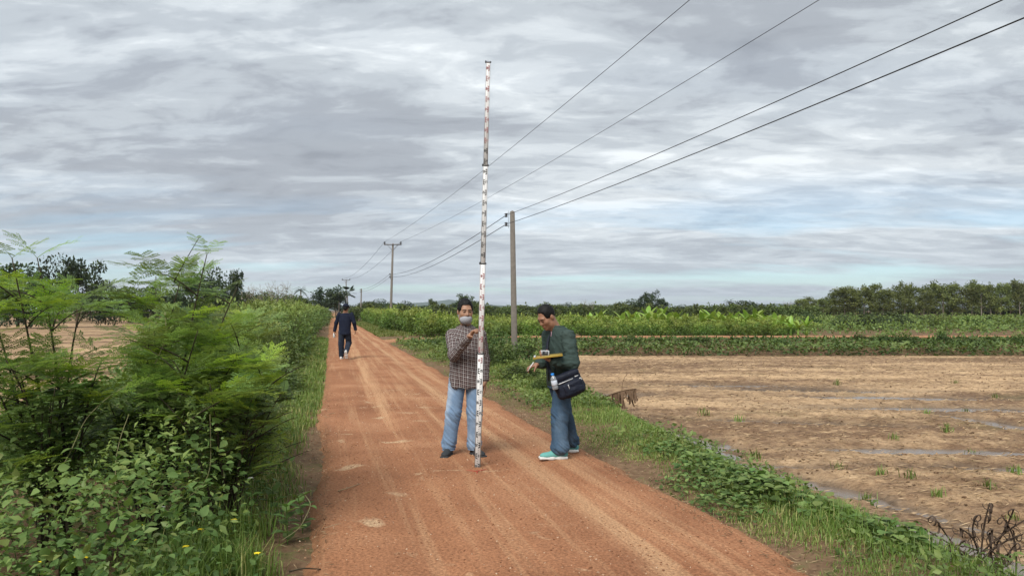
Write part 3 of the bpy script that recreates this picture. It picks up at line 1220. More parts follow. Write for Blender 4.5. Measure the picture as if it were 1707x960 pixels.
GL = 'trees beyond the stubble field'
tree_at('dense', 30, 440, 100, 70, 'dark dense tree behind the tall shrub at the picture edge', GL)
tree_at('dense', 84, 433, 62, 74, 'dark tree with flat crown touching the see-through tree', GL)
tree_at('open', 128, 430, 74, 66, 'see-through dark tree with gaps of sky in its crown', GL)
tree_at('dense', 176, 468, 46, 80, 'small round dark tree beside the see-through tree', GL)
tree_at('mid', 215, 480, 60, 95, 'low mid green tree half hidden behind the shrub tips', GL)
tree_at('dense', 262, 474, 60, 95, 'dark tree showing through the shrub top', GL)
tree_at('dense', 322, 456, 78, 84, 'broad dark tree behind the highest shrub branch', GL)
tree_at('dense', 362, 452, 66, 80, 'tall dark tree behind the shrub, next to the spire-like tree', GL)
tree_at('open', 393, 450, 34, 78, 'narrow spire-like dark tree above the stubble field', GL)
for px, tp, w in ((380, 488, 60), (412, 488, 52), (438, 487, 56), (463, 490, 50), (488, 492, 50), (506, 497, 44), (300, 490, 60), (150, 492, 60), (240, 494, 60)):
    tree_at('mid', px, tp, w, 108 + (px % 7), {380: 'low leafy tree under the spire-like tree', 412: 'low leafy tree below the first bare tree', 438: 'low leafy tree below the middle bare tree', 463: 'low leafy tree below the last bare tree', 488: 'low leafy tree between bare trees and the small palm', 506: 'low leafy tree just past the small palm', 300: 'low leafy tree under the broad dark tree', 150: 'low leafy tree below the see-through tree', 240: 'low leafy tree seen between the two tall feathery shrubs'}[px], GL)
for px, tp, w, l in ((425, 468, 40, 'leafless pale tree nearest the spire-like tree'), (452, 464, 46, 'leafless pale tree in the middle of the bare group'), (476, 463, 40, 'leafless pale tree last in the bare group before the palm')):
    tree_at('bare', px, tp, w, 100, l, 'leafless trees behind the stubble field')
tree_at('open', 545, 479, 60, 160, 'spreading dark tree at the end of the road', 'trees at the end of the road')
tree_at('open', 560, 486, 44, 150, 'smaller spreading dark tree beside the pale post', 'trees at the end of the road')
tree_at('dense', 532, 498, 34, 165, 'low dark tree closing the road', 'trees at the end of the road')
GF = 'tree line behind the crops'
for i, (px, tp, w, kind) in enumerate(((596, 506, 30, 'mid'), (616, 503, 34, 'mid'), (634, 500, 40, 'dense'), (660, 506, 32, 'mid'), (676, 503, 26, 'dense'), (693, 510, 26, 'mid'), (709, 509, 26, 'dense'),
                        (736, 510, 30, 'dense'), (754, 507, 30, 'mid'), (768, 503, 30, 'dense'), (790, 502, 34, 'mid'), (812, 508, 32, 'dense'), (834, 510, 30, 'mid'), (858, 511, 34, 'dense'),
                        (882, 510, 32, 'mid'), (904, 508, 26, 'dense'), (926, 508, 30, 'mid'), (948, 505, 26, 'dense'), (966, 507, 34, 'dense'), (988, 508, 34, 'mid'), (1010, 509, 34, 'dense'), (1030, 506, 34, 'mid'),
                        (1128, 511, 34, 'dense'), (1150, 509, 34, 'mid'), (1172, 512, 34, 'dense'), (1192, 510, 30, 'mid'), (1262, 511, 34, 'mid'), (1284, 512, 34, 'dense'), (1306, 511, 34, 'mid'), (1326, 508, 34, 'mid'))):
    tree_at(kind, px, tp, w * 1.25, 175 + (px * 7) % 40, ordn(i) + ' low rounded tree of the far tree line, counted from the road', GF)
tree_at('openm', 722, 499, 24, 150, 'small slender tree standing alone above the crop', None)
tree_at('openm', 776, 489, 34, 150, 'taller slender tree rising behind the masked man', None)
tree_at('dense', 1056, 500, 62, 140, 'dome-shaped dark tree behind the banana plants', None)
tree_at('open', 1081, 487, 40, 135, 'tallest dark open tree beside the dome-shaped one', None)
tree_at('open', 1103, 497, 34, 138, 'second open dark tree at the side of the tallest one', None)
tree_at('dense', 1138, 509, 36, 130, 'low dark tree with narrow top behind the bananas', None)
tree_at('dense', 1237, 501, 52, 125, 'round dark tree next to the small palm', None)
for px, tp in ((975, 496), (988, 498), (1005, 503), (1313, 497)):
    tree_at('bare', px, tp, 18, 150, {975: 'thin leafless tree, first of the pair above the jacket man', 988: 'thin leafless tree, second of the pair above the jacket man', 1005: 'short leafless tree beside the thin pair', 1313: 'thin half bare tree before the tree row starts'}[px], 'leafless trees on the horizon')
GR = 'row of tall trees at the far side of the fields'
rowtop = [(1340, 500), (1356, 492), (1372, 489), (1390, 484), (1408, 472), (1424, 469), (1440, 475), (1456, 472), (1472, 477), (1490, 474), (1508, 470), (1524, 472), (1540, 474), (1556, 473), (1572, 471), (1588, 468), (1604, 469), (1620, 467),
          (1636, 465), (1652, 466), (1668, 468), (1684, 470), (1700, 464), (1716, 466), (1734, 466), (1752, 468), (1772, 466), (1795, 466), (1820, 467)]
for i, (px, tp) in enumerate(rowtop):
    tree_at('rowo' if i % 4 == 2 else 'row', px, tp + [-3, 2, 6, -1, 3, 7, 0][i % 7], [34, 46, 30, 40, 52][i % 5], 150 + (i % 2) * 12, ordn(i) + ' slim tall tree of the far row, counted from its open end', GR)
for i, px in enumerate(range(1350, 1830, 24)):
    tree_at('mid', px, 509 + (i * 5) % 8, 40, 168, ordn(i) + ' low thicket tree under the tall row, counted from its open end', 'thicket under the tree row')
# belts of trees outside the frame on both sides
for i in range(10):
    tree_at('row', 1850 + i * 32, 468, 40, 152, ordn(29 + i) + ' slim tall tree of the far row, past the picture edge', GR)
for i in range(8):
    tree_at('dense', -40 - i * 55, 455 + (i * 13) % 25, 80, 88, ordn(i) + ' dark tree of the stubble field belt past the picture edge', GL)


# palms
def palm(px, top, Y, crown_r, label, fan=False, base=0.0):
    p = at(px, 517, Y)
    h = at(px, top, Y)[2] - base - crown_r * .5
    o = empty('palm_tree', (p[0], Y, base))
    tag(o, label, 'palm')
    mb = MB()
    add_tube(mb, bez((0, 0, 0), (.1, 0, h * .5), (0, 0, h), 8), np.linspace(.16, .11, 8), 7)
    mb.build('trunk', M_PALEBARK, o, True)
    rng = np.random.default_rng(int(px))
    mbf = MB()
    for k in range(14):
        az, el = k * 2.4, (0.9 - 1.5 * k / 14)
        D = np.array([math.cos(az) * math.cos(el), math.sin(az) * math.cos(el), math.sin(el)])
        e = np.array([0, 0, h]) + D * crown_r
        e[2] -= crown_r * (.15 if fan else .35)
        ln = bez((0, 0, h), np.array([0, 0, h]) + D * crown_r * .6 + [0, 0, .15], e, 8)
        m2 = MB()
        if fan:
            ax = unit(np.cross(D, [0, 0, 1]))
            n = 16
            aa = np.linspace(-1.3, 1.3, n)
            dirs = np.cos(aa)[:, None] * D + np.sin(aa)[:, None] * ax
            V, F = quad_vf(np.repeat(ln[4][None], n, 0), dirs, np.repeat([[0, 0, 1.]], n, 0), crown_r * .55, crown_r * .16)
        else:
            n = 26
            idx = np.linspace(1, 7, n)
            P = np.stack([np.interp(idx, range(8), ln[:, j]) for j in range(3)], -1)
            ax = unit(np.cross(D, [0, 0, 1]))
            sg = np.where(np.arange(n) % 2, 1, -1)[:, None]
            V, F = quad_vf(P, D * .5 + ax * sg + [0, 0, -.35], np.repeat([[0, 0, 1.]], n, 0), crown_r * .32, crown_r * .06)
        m2.add(V, F, .3 + .3 * rng.random())
        add_tube(m2, ln, .02, 4, .4)
        m2.build('frond', M_TREE_D, o)


palm(501, 477, 140, 1.4, 'small feathery palm between bare trees and the road end')
palm(579, 481, 168, 2.0, 'fan palm with ball-shaped crown at the end of the road', True)
palm(1216, 498, 150, 1.3, 'tiny feathery palm beside the round dark tree')


# ------------------------------------------------------------------ crops, orchard, bananas
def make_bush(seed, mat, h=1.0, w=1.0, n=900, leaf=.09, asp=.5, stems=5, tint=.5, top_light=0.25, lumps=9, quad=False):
    rng = np.random.default_rng(seed)
    tk, cr = MB(), MB()
    for i in range(stems):
        az = i * 2.4 + rng.random()
        e = np.array([math.cos(az) * w * .3, math.sin(az) * w * .3, h * (.6 + .25 * rng.random())])
        add_tube(tk, bez((rng.normal() * .04, rng.normal() * .04, -.12), (e[0] * .4, e[1] * .4, e[2] * .6), e, 6), np.linspace(.014, .005, 6) * (h ** .5), 5)
    for i in range(lumps):
        az = i * 2.4 + rng.random() * .6
        rr = w * .30 * math.sqrt((i + .5) / lumps) * 1.25
        zc = h * (.28 + .5 * rng.random()) * (1 - .25 * (rr / (w * .5)) ** 2)
        c = np.array([math.cos(az) * rr, math.sin(az) * rr, zc])
        clump_leaves(cr, c, np.array([w * .26, w * .26, h * .26]) * (.75 + .5 * rng.random()), n // lumps, leaf, asp,
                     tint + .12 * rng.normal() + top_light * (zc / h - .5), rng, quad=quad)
    # loose shoots that break the outline
    for i in range(7):
        az = rng.random() * 6.28
        c = np.array([math.cos(az) * w * .3 * rng.random(), math.sin(az) * w * .3 * rng.random(), h * (.85 + .2 * rng.random())])
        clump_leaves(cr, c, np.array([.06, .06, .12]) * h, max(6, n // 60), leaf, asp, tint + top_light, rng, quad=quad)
    return tk.mesh('stem', M_TWIG, True), cr.mesh('foliage', mat)


def put_bush(pair, loc, sxy, sz, rz, label, group, name='shrub', cat='shrub'):
    o = empty(name, loc, rz)
    o.scale = (sxy, sxy, sz)
    tag(o, label, cat, group)
    obj('stem', pair[0], o)
    obj('foliage', pair[1], o)
    return o


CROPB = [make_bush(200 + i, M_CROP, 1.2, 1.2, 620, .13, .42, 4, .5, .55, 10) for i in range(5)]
crng = np.random.default_rng(77)
ncrop = 0
for row in range(4):
    y = 41.2 + row * 1.25
    x = -10.6 - .25 * row
    nth = 0
    while x < at(1325, 540, y)[0]:
        s, t = st(x, y)
        if t > HW + 2.4:
            sc = (1.0 + .12 * crng.normal()) * np.interp(x, [-8, 0, 8], [1.12, .95, .86])
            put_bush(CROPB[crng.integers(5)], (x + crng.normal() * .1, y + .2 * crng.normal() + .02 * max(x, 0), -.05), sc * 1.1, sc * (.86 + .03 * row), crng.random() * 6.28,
                     ordn(nth) + ' crop plant from the junction, ' + ['front row along the side track', 'second row from the side track', 'third row from the side track', 'fourth row from the side track'][row],
                     'crop plants in rows', 'crop_plant', 'crop plant')
            nth += 1
            ncrop += 1
        x += .98 + .15 * crng.random()
nth = 0
for s in np.arange(43, 96, 1.0):
    tmin = HW + (2.6 if s < 50 else 1.9)
    x, y = xy(s, tmin + .3 * crng.normal() * .5)
    if y > 46:
        sc = 1.05 + .1 * crng.normal()
        put_bush(CROPB[crng.integers(5)], (x, y, -.05), sc * 1.1, sc * 1.15, crng.random() * 6.28, ordn(nth) + ' crop plant along the crop edge facing the main road, from the junction', 'crop plants in rows', 'crop_plant', 'crop plant')
        nth += 1
        ncrop += 1


def mass(name, mat, pts, h, w, n, leaf, asp, seed, label, cat, tint=.5, tl=.4, quad=True):
    rng = np.random.default_rng(seed)
    mb = MB()
    for (x, y, z0, sc) in pts:
        for _ in range(3):
            c = np.array([x + rng.normal() * w * .2, y + rng.normal() * w * .2, z0 + h * sc * (.45 + .35 * rng.random())])
            clump_leaves(mb, c, np.array([w * .4, w * .4, h * .28]) * sc, n // 3, leaf, asp, tint + .12 * rng.normal() + tl * .3, rng, quad=quad)
    o = mb.build(name, mat)
    tag(o, label, cat, kind='stuff')
    return o


pts = []
for y in np.arange(46.5, 88, 1.5):
    for x in np.arange(-26, at(1335, 540, y)[0] + 1, 1.25):
        s, t = st(x, y)
        if t > HW + 3.2:
            pts.append((x + crng.normal() * .2, y + crng.normal() * .2, -.05, (.92 + .12 * crng.normal()) * np.interp(x, [-8, 0, 8], [1.1, .95, .86])))
mass('crop_rows', M_CROP, pts, 1.15, 1.3, 33, .20, .5, 5, 'rows of yellow-green crop plants reaching back behind the front rows', 'crops', .52, .5)

# darker orchard shrubs behind the crop
ORCH = [make_bush(230 + i, M_TREE_M, 2.0, 2.4, 800, .26, .55, 4, .45, .3, 12, True) for i in range(4)]
for i in range(52):
    px = 585 + i * 15.2
    Y = 92 + 14 * crng.random()
    p = at(px, 517, Y)
    sc = .95 + .25 * crng.random()
    put_bush(ORCH[i % 4], (p[0], Y, -.05), sc * 1.05, sc * .92, crng.random() * 6.28, ordn(i) + ' orchard shrub in the dark band behind the crop, from the road', 'orchard shrubs behind the crop')
# shrubs of the overgrown plot towards the tree row
RSH = [make_bush(240 + i, M_SHRUB, 1.2, 1.5, 900, .13, .5, 5, .42, .4, 10) for i in range(4)] + [make_bush(246, M_TREE_D, 1.3, 1.6, 900, .13, .5, 5, .5, .3, 10)]
spots = [(1345, 526, 30, 4), (1368, 534, 30, 0), (1402, 530, 26, 4), (1425, 535, 30, 1), (1452, 527, 40, 4), (1480, 526, 44, 4), (1503, 530, 30, 4), (1527, 534, 34, 1), (1541, 532, 30, 4), (1570, 531, 34, 0), (1596, 533, 34, 2),
         (1622, 530, 36, 3), (1648, 532, 34, 4), (1673, 530, 36, 1), (1697, 532, 36, 0), (1725, 531, 36, 3), (1755, 530, 36, 2), (1790, 532, 36, 1), (1830, 530, 40, 0)]
for i, (px, tp, w, v) in enumerate(spots):
    Y = 56 + (i * 5) % 9
    p = at(px, 517, Y)
    h = at(px, tp, Y)[2] + .05
    wm = w / FPX * Y
    lab = ordn(i) + (' shrub from the bananas in the overgrown plot, dark and dense' if v == 4 else ' shrub from the bananas in the overgrown plot, leafy green')
    put_bush(RSH[v], (p[0], Y, -.05), wm / 1.5 * 1.35, h / 1.2 * 1.08, crng.random() * 6.28, lab, 'shrubs of the overgrown plot')
pts = []
for y in np.arange(42, 100, 1.9):
    for px in np.arange(1330, 1900, 1.6 / y * FPX):
        p = at(px, 517, y)
        pts.append((p[0] + crng.normal() * .4, y + crng.normal() * .4, -.05, .5 + .5 * crng.random() + .006 * (y - 42)))
mass('undergrowth', M_SHRUB, pts, 1.0, 1.8, 36, .19, .5, 6, 'weedy undergrowth between the side track and the tree row', 'undergrowth', .48, .5)


# bananas: each leaf a part
def make_banana_leaf(seed):
    rng = np.random.default_rng(seed)
    n = 9
    t = np.linspace(0, 1, n)
    droop = .10 + .35 * rng.random()
    P = np.stack([np.zeros(n), t * (1 - .12 * droop * t), t * .0 - droop * t ** 2.2], -1)
    w = .17 * np.sin(np.pi * np.clip(t * .93 + .07, 0, 1)) ** .6 * (t > .12) + .012
    V = np.concatenate([P - np.stack([w, 0 * w, -w * .35], -1), P, P + np.stack([w, 0 * w, w * .35], -1)])
    F = []
    for k in range(n - 1):
        F += [[k, n + k, n + k + 1, k + 1], [n + k, 2 * n + k, 2 * n + k + 1, n + k + 1]]
    return mesh_np('leaf', V, np.array(F), M_BANANA, True, {'tint': np.clip(.25 + .4 * rng.random() + .3 * np.tile(t, 3) * rng.random(), 0, 1)})


BL = [make_banana_leaf(i) for i in range(6)]
mbs = MB()
add_tube(mbs, [(0, 0, -.1), (0, 0, .3), (.01, 0, .75)], [.09, .075, .045], 8, .4)
BSTEM = mbs.mesh('stem', M_BANANA, True)
ban = [(985, 521, 48), (1000, 519, 50), (1012, 524, 46), (1036, 521, 48), (1052, 517, 52), (1066, 523, 46), (1080, 512, 54), (1092, 516, 50), (1104, 514, 52), (1115, 521, 48), (1128, 519, 49), (1142, 523, 46), (1170, 520, 48), (1178, 518, 50), (1186, 516, 50),
       (1198, 519, 48), (1210, 522, 46), (1222, 521, 47), (1236, 524, 46), (1246, 518, 50), (1260, 516, 50), (1276, 520, 48), (1292, 522, 46), (1304, 527, 44), (1318, 531, 42), (1330, 533, 41.5), (1290, 533, 41.8), (1344, 528, 44)]
for i, (px, tp, Y) in enumerate(ban):
    rng = np.random.default_rng(900 + i)
    p = at(px, 517, Y)
    H = at(px, tp - 3, Y)[2] + .05
    o = empty('banana_plant', (p[0], Y, -.05), rng.random() * 6.28)
    tag(o, ordn(i) + ' young banana plant from the jacket man, light leaves above the crop' if i < 23 else ordn(i - 23) + ' young banana plant at the crop corner, visible down to the track', 'banana plant', 'banana plants in the crop')
    ob = obj('stem', BSTEM, o, scale=(1, 1, H * .5 / .75))
    nl = 6 + i % 3
    for k in range(nl):
        az = k * 2.4 + rng.random() * .5
        el = math.radians(82 - 62 * (k / nl) - 8 * rng.random())
        ln = H * (.50 + .14 * rng.random())
        obj('leaf', BL[rng.integers(6)], o, loc=(0, 0, H * .47), rot=Euler((el, 0, az)), scale=(ln * .95, ln, ln))

# ------------------------------------------------------------------ bank of the bund
rng = np.random.default_rng(50)


def cover(name, mat, n, fx_, zf, L, asp, label, cat, tint=.45, quad=True, seed=1, hcol=.3, out=None, zcap=None):
    """leaves through a low layer: fx_(rng,n)->x,y ; zf(x,y,rng)->top height above ground"""
    rng = np.random.default_rng(seed)
    x, y = fx_(rng, n)
    n = len(x)
    top = zf(x, y, rng)
    u = 1 - rng.random(n) ** 1.6
    z = h_ground(x, y) + top * u
    if zcap is not None:
        z = np.minimum(z, np.maximum(h_ground(x, y) + .04, zcap + .10 * rng.normal(size=n) * .6))
    P = np.stack([x, y, z], -1)
    D = unit(rng.normal(size=(n, 3)) * [1, 1, .5] + (out if out is not None else np.array([0, -.2, .1])))
    U = unit(rng.normal(size=(n, 3)) * .45 + [0, 0, 1])
    pn = fbm(np.stack([x * .7, y * .7], -1), 3, seed + 60)
    Ls = (L(x, y) if callable(L) else L) * (.45 + 1.15 * rng.random(n) ** 1.7)
    tt = np.clip(tint + hcol * (u - .5) + .9 * (pn - .5) + .25 * (rng.random(n) - .5), 0, 1)
    mb = MB()
    if quad == 'broad':
        V, F = broad_vf(P, D, U, Ls, Ls * asp)
        k = 10
    elif quad:
        V, F = quad_vf(P, D, U, Ls, Ls * asp)
        k = 4
    else:
        V, F = leaves_vf(P, D, U, Ls, Ls * asp)
        k = 5
    mb.add(V, F, rep(tt, k))
    o = mb.build(name, mat)
    tag(o, label, cat, kind='stuff')
    return o


def bank_xy(rng, n):
    x = rng.uniform(-5.5, 62, n)
    y = rng.uniform(BANK0 - .7, BANK1 + 1.1, n) + .02 * np.maximum(x, 0) * 0
    s, t = st(x, y)
    k = (t > HW + .8)
    return x[k], y[k]


cover('bank_undergrowth', M_BANK, 52000, bank_xy, lambda x, y, r: .12 + .75 * fbm(np.stack([x * .55, y * .9], -1), 3, 71) ** 1.4 * (1 - sstep(BANK1 + .2, BANK1 + 1.2, y)), .17, .45,
      'tangled green growth covering the bank between field and side track', 'undergrowth', .46, True, 12, .45, None, .03)
BSH = [make_bush(260 + i, M_BANK, .7, .8, 700, .085, .5, 4, .42, .45, 9) for i in range(4)]
for i, (px, tp) in enumerate([(1052, 557), (1100, 563), (1165, 560), (1230, 566), (1300, 564), (1432, 557), (1462, 559), (1487, 554), (1512, 558), (1541, 565), (1570, 551), (1598, 565), (1625, 564), (1648, 561), (1672, 564), (1697, 556), (1725, 560), (1760, 560)]):
    Y = 34.6 + (i * 3) % 4 * .35
    p = at(px, 560, Y)
    z0 = float(h_ground(p[0], Y)) - .05
    h = at(px, tp, Y)[2] - z0
    put_bush(BSH[i % 4], (p[0], Y, z0), 1.0 + .3 * ((i * 7) % 5) / 5, h / .7, i * 1.3, ordn(i) + ' weed clump from the pole along the bank of the side track', 'weed clumps on the bank')

# bushes round the near pole and behind the men
VSH = [make_bush(280 + i, M_BANK, .9, 1.0, 1500, .075, .5, 6, .46, .4, 13) for i in range(4)]
for i, (px, tp, wpx, Y, lab) in enumerate([(822, 544, 58, 22, 'rounded green bush behind the masked man, just short of the pole'), (800, 560, 50, 20, 'low bush hidden behind the staff'),
                                          (880, 562, 62, 25.5, 'dense dark bush at the foot of the near square pole'), (846, 575, 52, 21, 'low leafy bush between the men, before the pole'),
                                          (872, 606, 70, 16.5, 'mound of weeds between the men near the field edge'), (900, 590, 46, 20, 'weed mound behind the hand with the pen'), (760, 556, 40, 25, 'low bush behind the checked shirt'),
                                          (905, 628, 44, 14.5, 'small weed mound behind the jacket man at the field edge')]):
    p = at(px, 560, Y)
    z0 = float(h_ground(p[0], Y)) - .05
    h = at(px, tp, Y)[2] - z0
    put_bush(VSH[i % 4], (p[0], Y, z0), wpx / FPX * Y / 1.0, h / .9, i * 2.1, lab, 'bushes on the verge round the near pole')
# ------------------------------------------------------------------ roadside hedge on the stubble-field side
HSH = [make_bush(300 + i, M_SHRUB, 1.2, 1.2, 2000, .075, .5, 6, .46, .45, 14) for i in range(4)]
hr = np.random.default_rng(31)
hedge = []
for s in list(np.arange(4.6, 14, 1.0)) + list(np.arange(14, 30, 1.1)) + list(np.arange(30, 62, 1.9)) + list(np.arange(62, 120, 3.2)):
    for row, t in enumerate((-2.75, -3.8, -4.9)):
        if s < 6.5 and row == 0 and s > 5:
            pass
        if s > 34 and row == 2:
            continue
        hh = np.interp(s, [4, 8, 11.5, 13.5, 16, 22, 40, 80, 120], [.65, .75, .9, 1.25, 1.95, 2.05, 2.25, 2.3, 2.4]) * (1.0 - .10 * row) * (.85 + .3 * hr.random())
        if row == 0:
            hh *= .78
        wd = np.interp(s, [4, 14, 40, 120], [1.05, 1.3, 1.9, 3.0]) * (.9 + .25 * hr.random())
        hedge.append((s + hr.normal() * .2, t + hr.normal() * .2 - (.3 if s > 14 else 0), hh, wd, row))
cnt = {}
for i, (s, t, hh, wd, row) in enumerate(hedge):
    x, y = xy(s, t)
    zone = 0 if s < 13 else 1 if s < 34 else 2
    cnt[(zone, row)] = cnt.get((zone, row), -1) + 1
    lab = ordn(cnt[(zone, row)]) + (' low hedge shrub', ' tall hedge shrub beside the walking man', ' distant hedge shrub')[zone] + (', road side row', ', middle row', ', field side row')[row]
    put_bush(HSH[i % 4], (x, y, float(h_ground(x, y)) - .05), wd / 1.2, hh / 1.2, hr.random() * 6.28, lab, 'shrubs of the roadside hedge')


# ------------------------------------------------------------------ feathery shrubs close by (fronds are parts)
def make_frond(seed, mat, pairs=7, L=1.0):
    """bipinnate leaf, length 1, along +Y, drooping"""
    rng = np.random.default_rng(seed)
    mb = MB()
    droop = .12 + .22 * rng.random()
    bend = (rng.random() - .5) * .25

    def rach(t):
        return np.stack([bend * t * t, t, .10 * t - droop * t ** 2.2], -1)
    t = np.linspace(0, 1, 7)
    add_tube(mb, rach(t), np.linspace(.009, .004, 7), 3, .45)
    for k in range(pairs):
        tk = .20 + .78 * k / (pairs - 1)
        o = rach(np.array([tk]))[0]
        pl = (.27 + .16 * math.sin(math.pi * (.25 + .6 * k / pairs))) * (.9 + .2 * rng.random())
        for sg in (-1, 1):
            ang = math.radians(62 - 22 * k / pairs + 6 * rng.normal())
            d = np.array([sg * math.sin(ang), math.cos(ang), -.12 + .12 * rng.normal()])
            d /= np.linalg.norm(d)
            nl = 9
            tt = np.linspace(.08, 1, nl)
            P = o + d * (tt * pl)[:, None]
            P[:, 2] -= .10 * pl * tt ** 2
            side = np.cross(d, [0, 0, 1.0])
            side /= np.linalg.norm(side)
            for s2 in (-1, 1):
                D = d * .55 + side * s2 + rng.normal(size=(nl, 3)) * .10
                ll = (.066 + .020 * np.sin(tt * 3.1)) * (.9 + .2 * rng.random(nl))
                V, F = quad_vf(P, D, np.repeat([[0, 0, 1.0]], nl, 0) + rng.normal(size=(nl, 3)) * .15, ll, .036)
                mb.add(V, F, rep(np.clip(.5 + .22 * rng.normal(size=nl) * .6 + .12 * k / pairs, 0, 1), 4))
            V, F = quad_vf(P[:1] - d * .02, d[None], np.array([[0, 0, 1.0]]), pl, .012)
            mb.add(V, F, .4)
    return mb.mesh('frond', mat)


FR = [make_frond(400 + i, M_FROND, 5 + i % 3) for i in range(5)]
FRY = [make_frond(420 + i, M_FROND_Y, 5 + i % 2) for i in range(3)]


def feathery_shrub(name, base, limbs, nfr, flen, label, seed, young=.18, twig=None):
    """limbs: list of (end xyz relative to base, bow xyz, n twigs); fronds set along limbs and twigs"""
    rng = np.random.default_rng(seed)
    o = empty(name, base)
    tag(o, label, 'shrub', 'feathery roadside shrubs')
    sites = []
    for (e, bow, nt) in limbs:
        e = np.array(e, float)
        ln = bez((rng.normal() * .05, rng.normal() * .05, -.1), np.array(bow, float), e, 12)
        mb = MB()
        add_tube(mb, ln, np.linspace(.013, .003, 12), 6)
        for k in range(4, 12):
            sites.append((ln[k], ln[k] - ln[k - 1], k / 11, .6))
        mbt = mb
        for q in range(nt):
            k = 3 + int(8 * rng.random())
            a = ln[k]
            az = rng.random() * 6.28
            l = (.25 + .30 * rng.random()) * (1.15 - .5 * k / 11)
            b = a + np.array([math.cos(az) * l, math.sin(az) * l, l * (.25 + .5 * rng.random())])
            tw = bez(a, (a + b) / 2 + [0, 0, .05], b, 6)
            add_tube(mbt, tw, np.linspace(.006, .0022, 6), 4)
            for j in range(1, 6):
                sites.append((tw[j], tw[j] - tw[j - 1], (k / 11 + 1) / 2, 1.0))
        mb.build('stem', M_TWIG, o, True)
    w = np.array([s[3] * (.8 + .7 * s[2]) for s in sites])
    idx = rng.choice(len(sites), nfr, p=w / w.sum())
    for n_, i in enumerate(idx):
        p, d, f, _ = sites[i]
        d = unit(d)
        az = rng.random() * 6.28
        out = unit(np.array([math.cos(az), math.sin(az), .10 + .35 * rng.random()]) + d * .6)
        q = Vector(out).to_track_quat('Y', 'Z')
        me = FRY[rng.integers(3)] if (rng.random() < young * (.4 + f)) else FR[rng.integers(5)]
        L = flen * (.7 + .55 * rng.random())
        tipw = np.array(o.location) + p + out * L
        if st(tipw[0], tipw[1])[1] > -HW - .12:
            continue
        c = obj('frond', me, o, loc=p, scale=(L, L, L))
        c.rotation_mode = 'QUATERNION'
        c.rotation_quaternion = q
    if twig is not None:
        mb = MB()
        add_tube(mb, bez((0, 0, 0) if len(twig) < 3 else twig[2], twig[0], twig[1], 8), np.linspace(.005, .0018, 8), 4)
        mb.build('bare_shoot', M_TWIG, o, True)
    return o


def rel(px, py, Y, base):
    return at(px, py, Y) - np.array(base)


# main shrub, its top breaking the skyline
B1 = np.array([*at(255, 800, 5.6)[:2], -.15])
feathery_shrub('feathery_shrub', B1, [
    (rel(345, 424, 5.5, B1), rel(300, 600, 5.6, B1), 7), (rel(300, 470, 5.4, B1), rel(250, 640, 5.6, B1), 6), (rel(395, 480, 5.7, B1), rel(330, 620, 5.6, B1), 5),
    (rel(250, 540, 5.2, B1), rel(240, 660, 5.5, B1), 4), (rel(330, 550, 4.9, B1), rel(290, 680, 5.2, B1), 7), (rel(415, 570, 5.4, B1), rel(340, 660, 5.4, B1), 6),
    (rel(260, 460, 6.0, B1), rel(260, 620, 5.8, B1), 5)],
    299, .245, 'tallest feathery shrub at the roadside, its top breaking the skyline', 1, .20, (rel(305, 440, 5.5, B1), rel(332, 396, 5.5, B1), rel(290, 470, 5.5, B1)))
# shrub leaning over the verge towards the road
B2 = np.array([*at(370, 800, 5.4)[:2], -.15])
feathery_shrub('feathery_shrub', B2, [
    (rel(448, 645, 5.2, B2), rel(400, 660, 5.3, B2), 6), (rel(435, 600, 5.6, B2), rel(390, 640, 5.5, B2), 6), (rel(430, 690, 4.9, B2), rel(400, 710, 5.1, B2), 6),
    (rel(350, 640, 4.8, B2), rel(360, 700, 5.0, B2), 6), (rel(400, 560, 5.8, B2), rel(380, 650, 5.6, B2), 5), (rel(300, 700, 4.7, B2), rel(330, 730, 5.0, B2), 5)],
    250, .225, 'feathery shrub leaning over the verge towards the road', 2, .24)
# shrub with dark bare stems at the picture's edge
B3 = np.array([*at(112, 790, 4.9)[:2], -.15])
feathery_shrub('feathery_shrub', B3, [
    (rel(62, 430, 4.9, B3), rel(112, 640, 4.9, B3), 6), (rel(20, 430, 4.7, B3), rel(60, 620, 4.8, B3), 6), (rel(140, 500, 5.1, B3), rel(100, 600, 5.0, B3), 1),
    (rel(-30, 480, 4.8, B3), rel(40, 640, 4.8, B3), 6), (rel(10, 600, 4.4, B3), rel(70, 690, 4.7, B3), 6), (rel(-60, 560, 4.6, B3), rel(30, 680, 4.7, B3), 6), (rel(170, 600, 4.8, B3), rel(130, 680, 4.8, B3), 4)],
    240, .235, 'feathery shrub with dark slanting stems at the edge of the picture', 3, .22)
B4 = np.array([*at(-120, 800, 4.9)[:2], -.15])
feathery_shrub('feathery_shrub', B4, [(rel(-100, 470, 5, B4), rel(-120, 640, 5, B4), 6), (rel(-60, 640, 4.6, B4), rel(-90, 700, 4.7, B4), 6), (rel(-180, 540, 5, B4), rel(-150, 640, 5, B4), 6)],
               120, .24, 'feathery shrub just past the picture edge', 4)
B5 = np.array([*at(330, 720, 7.4)[:2], -.2])
feathery_shrub('feathery_shrub', B5, [(rel(330, 560, 7.4, B5), rel(330, 640, 7.4, B5), 6), (rel(400, 600, 7.2, B5), rel(360, 640, 7.3, B5), 6), (rel(260, 590, 7.2, B5), rel(300, 640, 7.3, B5), 6), (rel(450, 630, 7.0, B5), rel(400, 660, 7.2, B5), 5)],
               150, .24, 'low feathery shrub behind the tallest one, before the hedge', 5)


